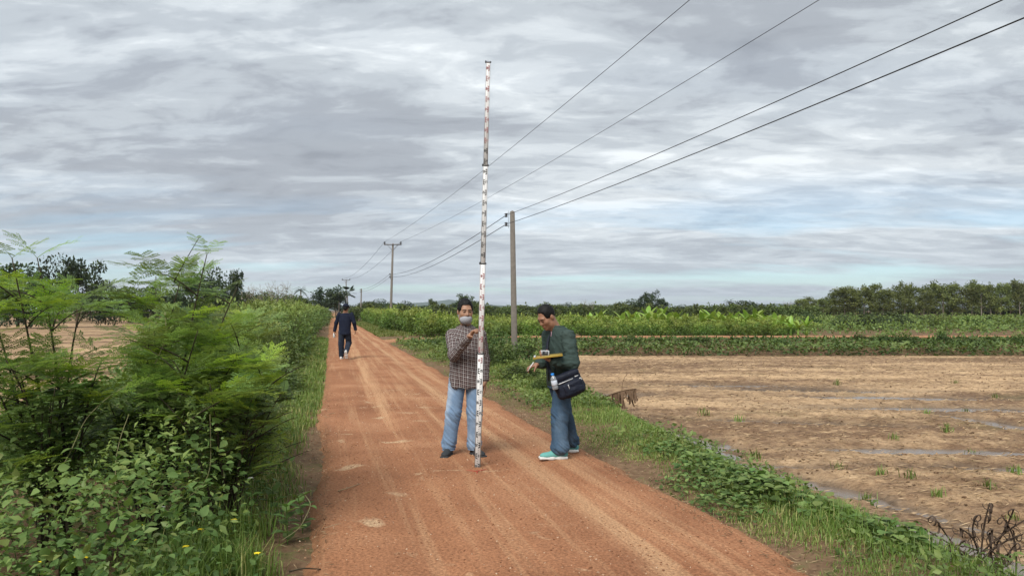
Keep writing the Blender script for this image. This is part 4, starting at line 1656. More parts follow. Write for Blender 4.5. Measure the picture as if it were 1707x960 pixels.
# ------------------------------------------------------------------ creeping weeds below the shrubs
def left_xy(rng, n):
    s = rng.uniform(-2.5, 5.2, n)
    t = -HW - .12 - rng.random(n) ** 1.15 * 4.6
    k = rng.random(n) < np.clip(1.3 - .22 * (-t - HW), .35, 1) * sstep(-.05, .5, -t - HW - .22 * (fbm(np.stack([s * 1.3, s * 0], -1), 2, 90) + .2))
    return xy(s[k], t[k])


def left_top(x, y, r):
    s, t = st(x, y)
    d = -t - HW
    return (.10 + 1.02 * sstep(.0, .62, d) * (1 - .35 * sstep(2.5, 4.5, d))) * (.25 + 1.3 * fbm(np.stack([x * 1.4, y * 1.4], -1), 3, 91)) * (1 - .60 * sstep(1.4, -1.0, s))


OUT = np.array([RN[0] * .5, RN[1] * .5 - .45, .15])
cover('creeping_weeds', M_VINE, 32000, left_xy, left_top, .046, .72, 'dense creeping weeds and vines under the feathery shrubs', 'weeds', .42, 'broad', 21, .50, OUT)
cover('fine_weeds', M_SHRUB, 34000, left_xy, lambda x, y, r: left_top(x, y, r) * 1.06, .048, .42, 'small-leaved weeds mixed into the creepers under the shrubs', 'weeds', .5, False, 22, .5, OUT)


cover('large_leaf_weeds', M_SHRUB, 2600, left_xy, lambda x, y, r: left_top(x, y, r) * 1.08, .072, .50, 'larger pointed leaves standing out of the creepers', 'weeds', .55, 'broad', 25, .35, OUT)


def make_pinnate(seed):
    rng = np.random.default_rng(seed)
    mb = MB()
    dr = .2 + .3 * rng.random()
    rach = lambda t: np.stack([0 * t, t, .18 * t - dr * t ** 2], -1)
    t = np.linspace(0, 1, 6)
    add_tube(mb, rach(t), np.linspace(.012, .006, 6), 3, .4)
    k = 8
    tt = np.linspace(.18, .96, k)
    P = rach(tt)
    for sg in (-1, 1):
        D = np.stack([sg * np.ones(k), .35 + .5 * tt, -.1 + .12 * rng.normal(size=k)], -1)
        V, F = broad_vf(P, D, np.repeat([[0, 0, 1.]], k, 0) + .15 * rng.normal(size=(k, 3)), .30 * np.sin(.6 + 2.0 * tt), .135)
        mb.add(V, F, rep(np.clip(.4 + .25 * rng.random(k), 0, 1), 10))
    return mb.mesh('pinnate_leaf', M_SHRUB)


PIN = [make_pinnate(440 + i) for i in range(4)]
for q_, (px0, px1, py0, py1, Y0, lab) in enumerate([(150, 330, 650, 800, 4.75, 'leafy shrub with paired oval leaflets under the tallest feathery shrub'), (300, 470, 640, 780, 4.95, 'leafy shrub with paired oval leaflets leaning to the road verge'),
                                               (-20, 160, 640, 800, 4.45, 'leafy shrub with paired oval leaflets below the dark slanting stems')]):
    rng = np.random.default_rng(450 + q_)
    b = at((px0 + px1) / 2, 800, Y0 + .35)
    o = empty('oval_leaflet_shrub', (b[0], b[1], -.15))
    tag(o, lab, 'shrub', 'leafy shrubs under the feathery ones')
    for k in range(9):
        e = at(px0 + (px1 - px0) * rng.random(), py0 + (py1 - py0) * .35 * rng.random(), Y0 + .5 * rng.random()) - np.array(o.location)
        ln = bez((0, 0, 0), e * [.35, .35, .7], e, 9)
        mb = MB()
        add_tube(mb, ln, np.linspace(.007, .003, 9), 5)
        mb.build('stem', M_TWIG, o, True)
        for j in range(17):
            p = ln[3 + (j * 5) % 6] + rng.normal(size=3) * .02
            az = rng.random() * 6.28
            d = unit(np.array([math.cos(az), math.sin(az) - .35, .25 + .3 * rng.random()]))
            L = .17 * (.7 + .5 * rng.random())
            c = obj('pinnate_leaf', PIN[rng.integers(4)], o, loc=p, scale=(L, L, L))
            c.rotation_mode = 'QUATERNION'
            c.rotation_quaternion = Vector(d).to_track_quat('Y', 'Z')


def left2_xy(rng, n):
    s = rng.uniform(4.5, 30, n) if n < 9000 else 4.5 + 26 * rng.random(n) ** 1.5
    t = -HW - .12 - rng.random(n) * 2.8
    k = rng.random(n) < sstep(-.1, .5, -t - HW - .2)
    return xy(s[k], t[k])


cover('verge_weeds', M_SHRUB, 21000, left2_xy, lambda x, y, r: (.12 + .34 * sstep(.5, 1.4, -st(x, y)[1] - HW)) * (.4 + 1.1 * fbm(np.stack([x * .9, y * .9], -1), 3, 92)), lambda x, y: .05 + .0022 * y, .5,
      'leafy weeds on the verge between road and hedge', 'weeds', .58, False, 23, .4, OUT)


def rvw_xy(rng, n):
    s = -3 + 36 * rng.random(n) ** 1.5
    t = HW + .25 + rng.random(n) * (t_field(s) - HW - .1)
    x, y = xy(s, t)
    k = rng.random(n) < sstep(.42, .56, fbm(np.stack([x * .9, y * .9], -1), 3, 93))
    return x[k], y[k]


cover('verge_creepers', M_SHRUB, 32000, rvw_xy, lambda x, y, r: .05 + .22 * fbm(np.stack([x * 1.1, y * 1.1], -1), 3, 94), lambda x, y: .034 + .0022 * y, .55,
      'small-leaved creepers mixed into the verge grass by the field', 'weeds', .55, False, 24, .4, np.array([0, -.3, .15]))


# single weed plants with their own leaves
def leafy_weed(name, loc, h, nl, L, asp, seed, label, mat, flower=None, cat='weed'):
    rng = np.random.default_rng(seed)
    o = empty(name, loc, rng.random() * 6.28)
    tag(o, label, cat, 'single weeds on the verge')
    tip = np.array([rng.normal() * .06, rng.normal() * .06, h])
    ln = bez((0, 0, -.03), (tip[0] * .2, tip[1] * .2, h * .6), tip, 8)
    mb = MB()
    add_tube(mb, ln, np.linspace(.004, .002, 8), 5)
    mb.build('stem', M_VINE, o, True)
    me = LEAF1[0]
    for k in range(nl):
        f = .25 + .75 * k / nl
        p = ln[min(7, int(f * 7))]
        az = k * 2.4
        el = .15 + .5 * f
        d = np.array([math.cos(az) * math.cos(el), math.sin(az) * math.cos(el), math.sin(el)])
        l = L * (1.1 - .45 * f) * (.85 + .3 * rng.random())
        c = obj('leaf', LEAF1[rng.integers(len(LEAF1))], o, loc=p, scale=(l * asp / .6, l, l))
        c.rotation_mode = 'QUATERNION'
        c.rotation_quaternion = Vector(d).to_track_quat('Y', 'Z')
    if flower:
        mbf = MB()
        for k in range(5):
            a = k * 2 * math.pi / 5
            D = np.array([[math.cos(a), math.sin(a), .25]])
            V, F = broad_vf(np.array([tip]) + [0, 0, .01], D, np.array([[0, 0, 1.]]), .021, .018)
            mbf.add(V, F, .6)
        V, F = box_vf(tip + [0, 0, .012], (.006, .006, .006), bev=.0015)
        mbf.add(V, F, .2)
        mbf.build('flower', flower, o)
    return o


LEAF1 = []
for i in range(4):
    rng = np.random.default_rng(600 + i)
    mb = MB()
    V, F = broad_vf(np.zeros((1, 3)), np.array([[0, 1., 0]]), np.array([[0, 0, 1.]]), 1.0, .6, .14, .10 + .1 * rng.random())
    mb.add(V, F, .35 + .12 * i)
    LEAF1.append(mb.mesh('leaf', M_VINE))
M_YEL = mat_plain('yellow_petal', (0.85, 0.68, 0.03), .5, var=.1)
M_WHT = mat_plain('white_petal', (0.75, 0.72, 0.72), .5, var=.1)
yl = [(157, 938), (233, 889), (250, 911), (308, 920), (388, 870), (420, 928), (70, 948), (58, 943), (335, 905)]
for i, (px, py) in enumerate(yl):
    q = gp(px, py, .22)
    z0 = float(h_ground(q[0], q[1]))
    leafy_weed('flowering_weed', (q[0], q[1], z0), .22 - z0 + .02, 8, .075, .5, 700 + i,
               'low weed with one yellow flower, %s' % ['third from the corner', 'below the shrub', 'in the middle of the yellow-flowered group', 'beside the tall grass', 'farthest from the corner', 'nearest the road', 'close to the corner', 'in the corner itself', 'at the grass edge'][i], M_VINE, M_YEL)
for i, (px, py, zz, lab) in enumerate([(288, 842, .42, 'weed with a white flower head hanging on a vine stem'), (420, 804, .40, 'weed with small white flower low beside the road verge'), (218, 636, .95, 'weed with white flower high inside the shrub')]):
    q = gp(px, py, zz)
    z0 = float(h_ground(q[0], q[1]))
    leafy_weed('flowering_weed', (q[0], q[1], z0), zz - z0, 10, .085, .55, 720 + i, lab, M_VINE, M_WHT)
labs = ['broad-leaved weed, %s' % w for w in ('closest to the road', 'with leaves over the red soil', 'second from the road', 'below the shrub stems', 'near the yellow flowers', 'in the lower corner', 'in front of the dark stems', 'above the lower corner')]
for i, (px, py) in enumerate([(480, 868), (505, 850), (455, 845), (330, 850), (360, 900), (60, 920), (110, 890), (30, 860)]):
    q = gp(px, py, .12)
    z0 = float(h_ground(q[0], q[1]))
    leafy_weed('broadleaf_weed', (q[0], q[1], z0), .30, 11, .13, .6, 740 + i, labs[i], M_VINE)

M_VSTEM = mat_plain('vine_stem', (.20, .19, .085), .7, var=.3)
# climbing vines with pale stems over the shrub
def climber(pts, label, seed, nl=10):
    P = np.array(pts)
    t = np.linspace(0, 1, 24)
    tt = np.linspace(0, 1, len(P))
    Q = np.stack([np.interp(t, tt, P[:, k]) for k in range(3)], -1)
    for _ in range(4):
        Q[1:-1] = (Q[:-2] + 2 * Q[1:-1] + Q[2:]) / 4
    o = empty('climbing_vine', Q[0])
    tag(o, label, 'vine', 'climbing vines on the shrubs')
    mb = MB()
    add_tube(mb, Q - Q[0], np.linspace(.0032, .0018, 24), 5)
    mb.build('stem', M_VSTEM, o, True)
    rng = np.random.default_rng(seed)
    for k in range(nl):
        i = int(2 + 20 * k / nl)
        for sg in (-1, 1):
            d = unit(np.array([sg * .9, -.35, -.1 + .5 * rng.random()]) + rng.normal(size=3) * .25)
            l = .075 * (.7 + .5 * rng.random())
            c = obj('leaf', LEAF1[rng.integers(4)], o, loc=Q[i] - Q[0], scale=(l * .9, l, l))
            c.rotation_mode = 'QUATERNION'
            c.rotation_quaternion = Vector(d).to_track_quat('Y', 'Z')


climber([at(85, 805, 4.5), at(115, 760, 4.5), at(140, 700, 4.55), at(175, 665, 4.6), at(215, 640, 4.7)], 'pale-stemmed vine slanting up across the shrub base', 1, 7)
climber([at(200, 862, 4.4), at(193, 820, 4.4), at(192, 770, 4.45), at(200, 730, 4.5), at(215, 690, 4.6)], 'thin vine with paired leaves hanging straight down the bush', 2, 8)
climber([at(285, 842, 4.45), at(320, 825, 4.5), at(345, 800, 4.6), at(352, 770, 4.7), at(350, 690, 4.8)], 'vine curving down to the white flower head', 3, 7)
climber([at(275, 520, 5.0), at(278, 560, 5.0), at(262, 600, 4.95), at(240, 640, 4.9)], 'short vine high in the tallest feathery shrub', 4, 6)
climber([at(505, 820, 5.3), at(520, 840, 5.05), at(500, 880, 4.8), at(470, 900, 4.7)], 'dry runner creeping from the verge onto the road edge', 5, 3)

# ------------------------------------------------------------------ grass
def grass(name, fx_, n, Lf, Wf, label, seed, tint=.5, dens=None, lean=.5, zf=None):
    rng = np.random.default_rng(seed)
    x, y = fx_(rng, n)
    if dens is not None:
        k = rng.random(len(x)) < dens(x, y)
        x, y = x[k], y[k]
    n = len(x)
    z = (zf or h_ground)(x, y)
    P = np.stack([x, y, z - .01], -1)
    L = Lf(x, y) * (.5 + .9 * rng.random(n))
    V, F = blades_vf(P, rng.random(n) * 6.28, L, Wf(x, y) * (.7 + .6 * rng.random(n)), np.abs(rng.normal(size=n)) * lean + .1)
    pn = fbm(np.stack([x * 1.3, y * 1.3], -1), 3, seed + 5)
    dry = rng.random(n) < .07 + .22 * sstep(.5, .65, fbm(np.stack([x * .7, y * .7], -1), 2, seed + 9))
    tt = np.clip(tint + .8 * (pn - .5) + .35 * (rng.random(n) - .5), 0, .8)
    tt = np.where(dry, 1.0, tt)
    mb = MB()
    mb.add(V, F, rep(tt, 5))
    tag(mb.build(name, M_GRASS), label, 'grass', kind='stuff')


def rv_xy(rng, n):
    s = -3.5 + 13.5 * rng.random(n) ** 1.1
    t = HW - .05 + rng.random(n) * (t_field(s) - HW + .25)
    return xy(s, t)


def rv_dens(x, y):
    s, t = st(x, y)
    f = (t - HW) / (t_field(s) - HW)
    n1 = fbm(np.stack([x * 1.1, y * 1.1], -1), 3, 95)
    return sstep(-.08, .22, f + .5 * (n1 - .5)) * (1 - .75 * sstep(.86, 1.05, f)) * (.22 + 1.2 * sstep(.38, .6, n1))


def gl(x, y):
    n1 = fbm(np.stack([x * .8, y * .8], -1), 2, 96)
    s, t = st(x, y)
    f = (t - HW) / (t_field(s) - HW)
    return (.05 + .12 * n1) * (.45 + .8 * sstep(.1, .6, f)) * (.55 + .38 * sstep(7.5, 5.2, y))


grass('verge_grass', rv_xy, 95000, gl, lambda x, y: .0028 + .00045 * y, 'green grass on the verge between road and ploughed field', 61, .45, rv_dens, .85)


def rv2_xy(rng, n):
    s = 10 + 26 * rng.random(n) ** 1.2
    t = HW - .1 + rng.random(n) * (t_field(s) - HW + .3)
    return xy(s, t)


grass('far_verge_grass', rv2_xy, 42000, lambda x, y: gl(x, y) * 1.5, lambda x, y: .005 + .0007 * y, 'grass on the verge farther on, up to the side track', 62, .50, rv_dens, .8)


def lv_xy(rng, n):
    s = -2.5 + 40 * rng.random(n) ** 1.7
    t = -HW + .12 - rng.random(n) * 1.15
    return xy(s, t)


def lv_dens(x, y):
    s, t = st(x, y)
    d = -t - HW
    n1 = fbm(np.stack([x * 1.4, y * 1.4], -1), 3, 97)
    return sstep(-.05 - .25 * sstep(5, 9, s), .35 - .25 * sstep(5, 9, s), d + .5 * (n1 - .5)) * (.35 + 1.1 * sstep(.35, .55, n1))


grass('roadside_grass', lv_xy, 52000, lambda x, y: .06 + .14 * fbm(np.stack([x * .8, y * .8], -1), 2, 98), lambda x, y: .003 + .0007 * y, 'grass fringe along the shrub side of the road', 63, .45, lv_dens, .85)


def cx(rng, n):
    c = np.array([gp(320, 905, .1), gp(370, 930, .1), gp(400, 955, .05), gp(290, 960, .1), gp(400, 890, 0), gp(180, 950, .2)])
    k = rng.integers(0, 6, n)
    return c[k, 0] + rng.normal(size=n) * .11, c[k, 1] + rng.normal(size=n) * .09


grass('corner_grass', cx, 2000, lambda x, y: .26 + 0 * x, lambda x, y: .006 + 0 * x, 'long grass growing through the weeds at the lower corner', 65, .45, None, .7)


def jx(rng, n):
    s = 40 + 60 * rng.random(n)
    t = HW - .1 + rng.random(n) * 2.2
    x, y = xy(s, t)
    k = (y > 41)
    return x[k], y[k]


grass('crop_side_grass', jx, 15000, lambda x, y: .16 + 0 * x, lambda x, y: .045 + 0 * x, 'strip of grass between the main road and the crop', 64, .55)


# ------------------------------------------------------------------ vine patches with round leaves on the verge
def vine_patch(px, py, rx, ry_, n, L, seed, label, h=.16):
    c = gp(px, py, -.05)
    rng = np.random.default_rng(seed)
    o = empty('vine_patch', (c[0], c[1], float(h_ground(c[0], c[1]))))
    tag(o, label, 'vine', 'creeping vines on the verge')
    a, r = rng.random(n) * 6.28, np.sqrt(rng.random(n)) * (.75 + .35 * rng.random(n))
    u, v = np.cos(a) * r * rx, np.sin(a) * r * ry_
    x, y = c[0] + u * RD[0] + v * RN[0], c[1] + u * RD[1] + v * RN[1]
    z = h_ground(x, y) + h * (1 - r ** 2 * .6) * (.35 + .65 * rng.random(n))
    d = unit(rng.normal(size=(n, 3)) * [1, 1, .25] + [-.1, -.45, .05])
    nbig = min(n, 90)
    P = np.stack([x, y, z], -1) - np.array(o.location)
    order = np.argsort(-(P[:, 2]))
    for i in order[:nbig]:
        l = L * (.7 + .6 * rng.random())
        ob = obj('leaf', LEAFR[rng.integers(len(LEAFR))], o, loc=P[i], scale=(l, l, l))
        q = Vector(d[i]).to_track_quat('Y', 'Z')
        ob.rotation_mode = 'QUATERNION'
        ob.rotation_quaternion = q
    rest = order[nbig:]
    if len(rest):
        ls = L * (.6 + .6 * rng.random(len(rest)))
        V, F = broad_vf(P[rest], d[rest], unit(rng.normal(size=(len(rest), 3)) * .3 + [0, 0, 1]), ls, ls * .9)
        mb = MB()
        mb.add(V, F, rep(.25 + .3 * rng.random(len(rest)), 10))
        tag(mb.build('leaves', M_VINE, o), kind='stuff')
    mb = MB()
    for k in range(10):
        a0 = rng.random() * 6.28
        e = np.array([math.cos(a0) * rx * .9 * RD[0] + math.sin(a0) * ry_ * RN[0], math.cos(a0) * rx * .9 * RD[1] + math.sin(a0) * ry_ * RN[1], .02])
        add_tube(mb, bez((0, 0, .03), e * .5 + [0, 0, h * .5], e, 6), .003, 4)
    mb.build('stem', M_VINE, o, True)


LEAFR = []
for i in range(4):
    mb = MB()
    V, F = broad_vf(np.zeros((1, 3)), np.array([[0, 1., 0]]), np.array([[0, 0, 1.]]), 1.0, .92, .10, .06)
    mb.add(V, F, .5 + .15 * i)
    LEAFR.append(mb.mesh('leaf', M_VINE))
for i, (px, py, rx, ry_, n, L, lab) in enumerate([
        (1265, 838, .42, .32, 170, .085, 'largest patch of round-leaved creeping vine on the verge'),
        (1185, 800, .50, .32, 190, .07, 'creeping vine patch just beyond the largest one'),
        (1120, 765, .50, .30, 150, .06, 'creeping vine patch nearest the jacket man'),
        (1365, 868, .35, .25, 120, .07, 'creeping vine patch before the tall grass tuft'),
        (1495, 912, .35, .25, 120, .075, 'creeping vine patch beside the dried plant'),
        (1220, 860, .40, .26, 130, .05, 'low small-leaved creeper at the road edge'),
        (1150, 822, .45, .24, 120, .045, 'narrow strip of creeper along the road edge')]):
    vine_patch(px, py, rx, ry_, n, L, 800 + i, lab, .20 if i < 2 else .13)

# seedlings in the ploughed field
SEED = []
for i in range(3):
    rng = np.random.default_rng(820 + i)
    n = 26
    P = np.stack([rng.normal(size=n) * .05, rng.normal(size=n) * .05, np.zeros(n)], -1)
    V, F = blades_vf(P, rng.random(n) * 6.28, .10 + .10 * rng.random(n), np.full(n, .012), np.abs(rng.normal(size=n)) * .5 + .2)
    mb = MB()
    mb.add(V, F, rep(.3 + .4 * rng.random(n), 5))
    SEED.append(mb.mesh('blades', M_GRASS))
rng = np.random.default_rng(8)
TP = [(1400, 780), (1580, 720), (1610, 685), (1190, 735), (1395, 640), (1470, 790), (1520, 800), (1650, 815), (1690, 865), (1410, 870), (1330, 800), (1545, 690), (1595, 640), (1660, 660), (1260, 760), (1440, 830), (1490, 730), (1230, 700), (1625, 745), (1695, 790), (1175, 690), (1560, 830)]
TO = np.argsort(np.argsort([p[0] + (960 - p[1]) * 2.0 for p in TP]))
for i, (px, py) in enumerate(TP):
    q = gp(px, py, FZ)
    o = empty('grass_tuft', (q[0], q[1], float(h_field(q[:1], q[1:2])[0][0]) - .01), i * 1.1)
    s = .55 + .5 * rng.random() + .012 * q[1]
    o.scale = (s, s, s)
    tag(o, 'lone green tuft in the ploughed field, ' + ordn(int(TO[i])) + ' counting away from the verge', 'grass tuft', 'tufts in the ploughed field')
    obj('blades', SEED[i % 3], o)


# ------------------------------------------------------------------ straw, clods and gravel
def scatter_bits(name, x, y, z, size, mat, label, cat, seed, flat=.6, long=1.0, tint=None):
    rng = np.random.default_rng(seed)
    n = len(x)
    base = np.array([[1, 0, 0], [-.5, .87, 0], [-.5, -.87, 0], [0, 0, 1], [0, 0, -.6], [-.9, .1, .3]], float)
    F = np.array([[0, 1, 3], [1, 5, 3], [5, 2, 3], [2, 0, 3], [1, 0, 4], [2, 5, 4], [5, 1, 4], [0, 2, 4]])
    V = base[None] * (1 + .35 * rng.normal(size=(n, 6, 1))) + .15 * rng.normal(size=(n, 6, 3))
    V = V * size[:, None, None] * np.array([long, 1, flat])
    a = rng.random(n) * 6.28
    c, s = np.cos(a)[:, None], np.sin(a)[:, None]
    V = np.stack([V[..., 0] * c - V[..., 1] * s, V[..., 0] * s + V[..., 1] * c, V[..., 2]], -1)
    V += np.stack([x, y, z], -1)[:, None]
    mb = MB()
    mb.add(V.reshape(-1, 3), (F[None] + (np.arange(n) * 6)[:, None, None]).reshape(-1, 3), rep(rng.random(n) if tint is None else tint, 6))
    tag(mb.build(name, mat), label, cat, kind='stuff')


def mat_tint(name, a, b, c, rough=.9):
    m = NT(name)
    m.bsdf(m.ramp(m.attr('tint'), [(0, a), (.75, b), (1, c)]), rough, spec=.2)
    return m.m


rng = np.random.default_rng(70)
n = 25000
s = -2.0 + 12 * rng.random(n) ** 1.5
t = (rng.random(n) * 2 - 1) * HW * .98
keep = rng.random(n) < .35 + .9 * sstep(.40, .62, fbm(np.stack([s * .8, t * 1.3], -1), 3, 99))
s, t = s[keep], t[keep]
x, y = xy(s, t)
scatter_bits('road_gravel', x, y, h_road(s, t) + .0005, (.0017 + .0055 * rng.random(len(x)) ** 3.0) * (1 + .05 * y), mat_tint('gravel', (.15, .062, .03), (.34, .16, .08), (.62, .46, .32)),
             'loose reddish gravel lying on the laterite road', 'gravel', 71, .6)
n = 15000
yy = 5 + 26 * rng.random(n) ** 1.7
xx = at(900, 600, 1.0)[0] * yy + rng.random(n) * (yy * .72 + 2)
s, t = st(xx, yy)
k = t > t_field(s) + .12
xx, yy = xx[k], yy[k]
zz, ww = h_field(xx, yy)
k = (ww < .35)
scatter_bits('soil_clods', xx[k], yy[k], zz[k] + .003, (.004 + .020 * rng.random(k.sum()) ** 4) * (1 + .015 * yy[k]), mat_tint('clod', (.085, .05, .028), (.22, .14, .08), (.40, .26, .15)), 'crumbled clods of soil on the ploughed field', 'soil', 72, .7)
n = 21000
yy = 5 + 27 * rng.random(n) ** 1.4
xx = rng.random(n) * (yy * .75 + 2) + .3
s, t = st(xx, yy)
k = (t > t_field(s) + .1)
xx, yy = xx[k], yy[k]
zz, ww = h_field(xx, yy)
a = rng.normal(size=len(xx)) * .6
D = np.stack([np.cos(a), np.sin(a), .12 * rng.normal(size=len(xx))], -1)
V, F = quad_vf(np.stack([xx, yy, zz + .012], -1), D, np.repeat([[0, -.4, 1.]], len(xx), 0), (.05 + .10 * rng.random(len(xx))) * (1 + .015 * yy), .004 + .0009 * yy)
mb = MB()
mb.add(V, F, rep(rng.random(len(xx)), 4))
tag(mb.build('straw_litter', mat_tint('straw_bits', (.12, .075, .040), (.36, .24, .13), (.52, .38, .23))), 'bits of straw strewn over the ploughed field', 'straw', kind='stuff')
n = 5200
s = -3 + 17 * rng.random(n) ** 1.2
t = t_field(s) + .02 + .75 * rng.random(n) ** 1.5
x, y = xy(s, t)
zz, ww = h_field(x, y)
P = np.stack([x, y, zz - .03], -1)
V, F = blades_vf(P, rng.random(n) * 6.28, .06 + .16 * rng.random(n) ** 2, .003 + .004 * rng.random(n), .5 + np.abs(rng.normal(size=n)))
mb = MB()
mb.add(V, F, rep(rng.random(n) * .8, 5))
tag(mb.build('dead_stalks', mat_tint('dead_stalk', (.035, .022, .014), (.16, .10, .06), (.35, .25, .15))), 'dark dead stalks along the muddy edge of the ploughed field', 'dead weeds', kind='stuff')
# dry litter at the road's edges
n = 9000
s = -2.5 + 14 * rng.random(n) ** 1.3
sg = np.where(rng.random(n) < .45, -1, 1)
t = sg * (HW - .22 + .75 * rng.random(n))
x, y = xy(s, t)
z = np.where(np.abs(t) < HW * .9, h_road(s, t), np.maximum(h_ground(x, y), -.06)) + .012
a = rng.random(n) * 6.28
V, F = quad_vf(np.stack([x, y, z], -1), np.stack([np.cos(a), np.sin(a), .25 * rng.normal(size=n)], -1), np.repeat([[0, -.3, 1.]], n, 0), .03 + .07 * rng.random(n), .003 + .004 * rng.random(n))
mb = MB()
mb.add(V, F, rep(rng.random(n), 4))
tag(mb.build('dry_litter', mat_tint('litter_bits', (.05, .03, .018), (.20, .13, .07), (.45, .34, .20))), 'dry stalks and litter along the road edges', 'litter', kind='stuff')


# ------------------------------------------------------------------ dead things and sticks
def dead_frond():
    a, b = gp(985, 690, -.36), gp(1058, 668, -.36)
    a, b = at(988, 664, a[1] - .9), at(1060, 648, a[1] - .5)
    o = empty('dead_palm_frond', (a[0], a[1], -.4))
    tag(o, 'dead brown frond propped at the field edge beside the jacket man', 'dead frond')
    A, Bv = a - np.array(o.location), b - np.array(o.location)
    ln = bez(A - (Bv - A) * .25 - [0, 0, .12], (A + Bv) / 2 + [0, 0, .07], Bv, 14)
    mb = MB()
    add_tube(mb, ln, np.linspace(.012, .005, 14), 5)
    mb.build('rachis', M_DEAD, o, True)
    rng = np.random.default_rng(3)
    for k in range(54):
        f = 3 + 10.9 * k / 54
        p = np.array([np.interp(f, range(14), ln[:, j]) for j in range(3)])
        l = (.27 if k < 22 else .20 + .06 * math.sin(k * .5)) * (.75 + .5 * rng.random())
        l = min(l, p[2] + .02)
        e = p + np.array([rng.normal() * .05, rng.normal() * .05 - .02, -l])
        c = bez(p, (p + e) / 2 + rng.normal(size=3) * .03, e, 5)
        w = .011 + .008 * rng.random()
        V = np.concatenate([c - [w, 0, 0], c + [w, .006, 0]])
        F = np.array([[i, i + 5, i + 6, i + 1] for i in range(4)])
        obj('leaflet', mesh_np('leaflet', V, F, M_DEAD), o)
    add = MB()
    add_tube(add, bez(ln[9], ln[9] + [0, 0, .2], ln[10] + [.03, 0, .28], 5), .004, 4)
    add.build('dry_shoot', M_DEAD, o)


dead_frond()


M_DEADK = mat_plain('withered_stem', (.075, .052, .038), .85, var=.4, scale=30, spec=.15)


def dried_plant():
    c = gp(1640, 950, FZ)
    o = empty('dried_plant', (c[0], c[1], FZ))
    tag(o, 'withered dark plant with curled stems at the muddy corner of the field', 'dried plant')
    rng = np.random.default_rng(12)
    ends = [(1690, 848, 5.4), (1650, 838, 5.5), (1556, 860, 5.6), (1600, 880, 5.4), (1655, 882, 5.3), (1585, 905, 5.2), (1705, 890, 5.2), (1620, 925, 5.0), (1560, 915, 5.3), (1680, 930, 5.0), (1720, 860, 5.4), (1540, 880, 5.5), (1672, 862, 5.45), (1630, 858, 5.5), (1610, 900, 5.25), (1575, 930, 5.1), (1650, 915, 5.1), (1695, 905, 5.15), (1590, 950, 5.0), (1665, 940, 5.0)]
    for i, (px, py, Y) in enumerate(ends):
        e = at(px, py, Y) - np.array(o.location)
        b0 = np.array([rng.normal() * .10, rng.normal() * .08, -.05])
        ln = bez(b0, (b0 + e) / 2 + np.array([rng.normal() * .08, 0, .12 * rng.random()]), e, 10)
        # curl at the tip
        th = np.linspace(0, 4.2 + 2 * rng.random(), 12)
        rr = .035 * (1 - .5 * th / 7)
        sg = 1 if i % 2 else -1
        cur = e + np.stack([sg * (rr * np.sin(th)), .01 * th, rr * (np.cos(th) - 1) * 1.0], -1)
        P = np.concatenate([ln, cur[1:]])
        mb = MB()
        add_tube(mb, P, np.linspace(.007, .003, len(P)), 5)
        for k in range(3, 9, 2):
            q = ln[k]
            d = np.array([rng.normal() * .08, rng.normal() * .04, -.05 + .08 * rng.normal()])
            add_tube(mb, bez(q, q + d * .6 + [0, 0, .04], q + d, 5), [.004, .0035, .003, .0025, .002], 4)
        st_ = mb.build('stem', M_DEADK, o, True)
        for k in range(5):
            q = ln[5 + k % 5]
            th = np.linspace(0, 3.5, 8)
            r2 = .02 + .015 * rng.random()
            az = rng.random() * 6.28
            C = q + np.stack([r2 * np.sin(th) * math.cos(az), r2 * np.sin(th) * math.sin(az), r2 * (np.cos(th) - 1) * 1.3], -1)
            w = .008
            V = np.concatenate([C - [w * math.sin(az), -w * math.cos(az), 0], C + [w * math.sin(az), -w * math.cos(az), 0]])
            F = np.array([[j, j + 8, j + 9, j + 1] for j in range(7)])
            obj('curled_leaf', mesh_np('curled_leaf', V, F, M_DEADK, True), st_)


dried_plant()


def stick(name, pts, r, mat, label):
    P = np.array(pts)
    t = np.linspace(0, 1, 14)
    Q = np.stack([np.interp(t, np.linspace(0, 1, len(P)), P[:, k]) for k in range(3)], -1)
    for _ in range(3):
        Q[1:-1] = (Q[:-2] + 2 * Q[1:-1] + Q[2:]) / 4
    mb = MB()
    add_tube(mb, Q - Q[0], np.linspace(r, r * .5, 14), 5)
    tag(mb.build(name, mat, None, True, loc=Q[0]), label, 'twig', 'twigs on the road')


stick('twig', [gp(563, 818, .03), gp(580, 813, .05), gp(602, 805, .03)], .006, M_STRAW, 'pale bent twig lying on the red road')
stick('twig', [gp(482, 952, .03), gp(505, 946, .05), gp(535, 948, .02)], .006, M_TWIG, 'dark twig poking onto the road from the weeds')
stick('twig', [gp(548, 690, .03), gp(556, 688, .03), gp(566, 690, .02)], .004, M_STRAW, 'tiny pale twig near the shrub side of the road')
stick('twig', [gp(540, 880, .02), gp(565, 872, .03), gp(575, 874, .02)], .004, M_STRAW, 'short dry stalk beside the pale dust patch')
stick('twig', [gp(1110, 880, .03), gp(1160, 905, .03), gp(1215, 930, .02)], .0035, M_TWIG, 'long thin dark stalk lying along the wheel track')
# ------------------------------------------------------------------ soft bodies from distance fields
def smin(a, b, k):
    if k <= 0:
        return np.minimum(a, b)
    h = np.maximum(k - np.abs(a - b), 0) / k
    return np.minimum(a, b) - h * h * k * .25


def smax(a, b, k):
    return -smin(-a, -b, k)


def frame(f, up=(0, 0, 1)):
    """columns x(right), y(forward=f), z(up)"""
    f = unit(f)
    x = unit(np.cross(f, up))
    z = np.cross(x, f)
    return np.stack([x, f, z], 1)


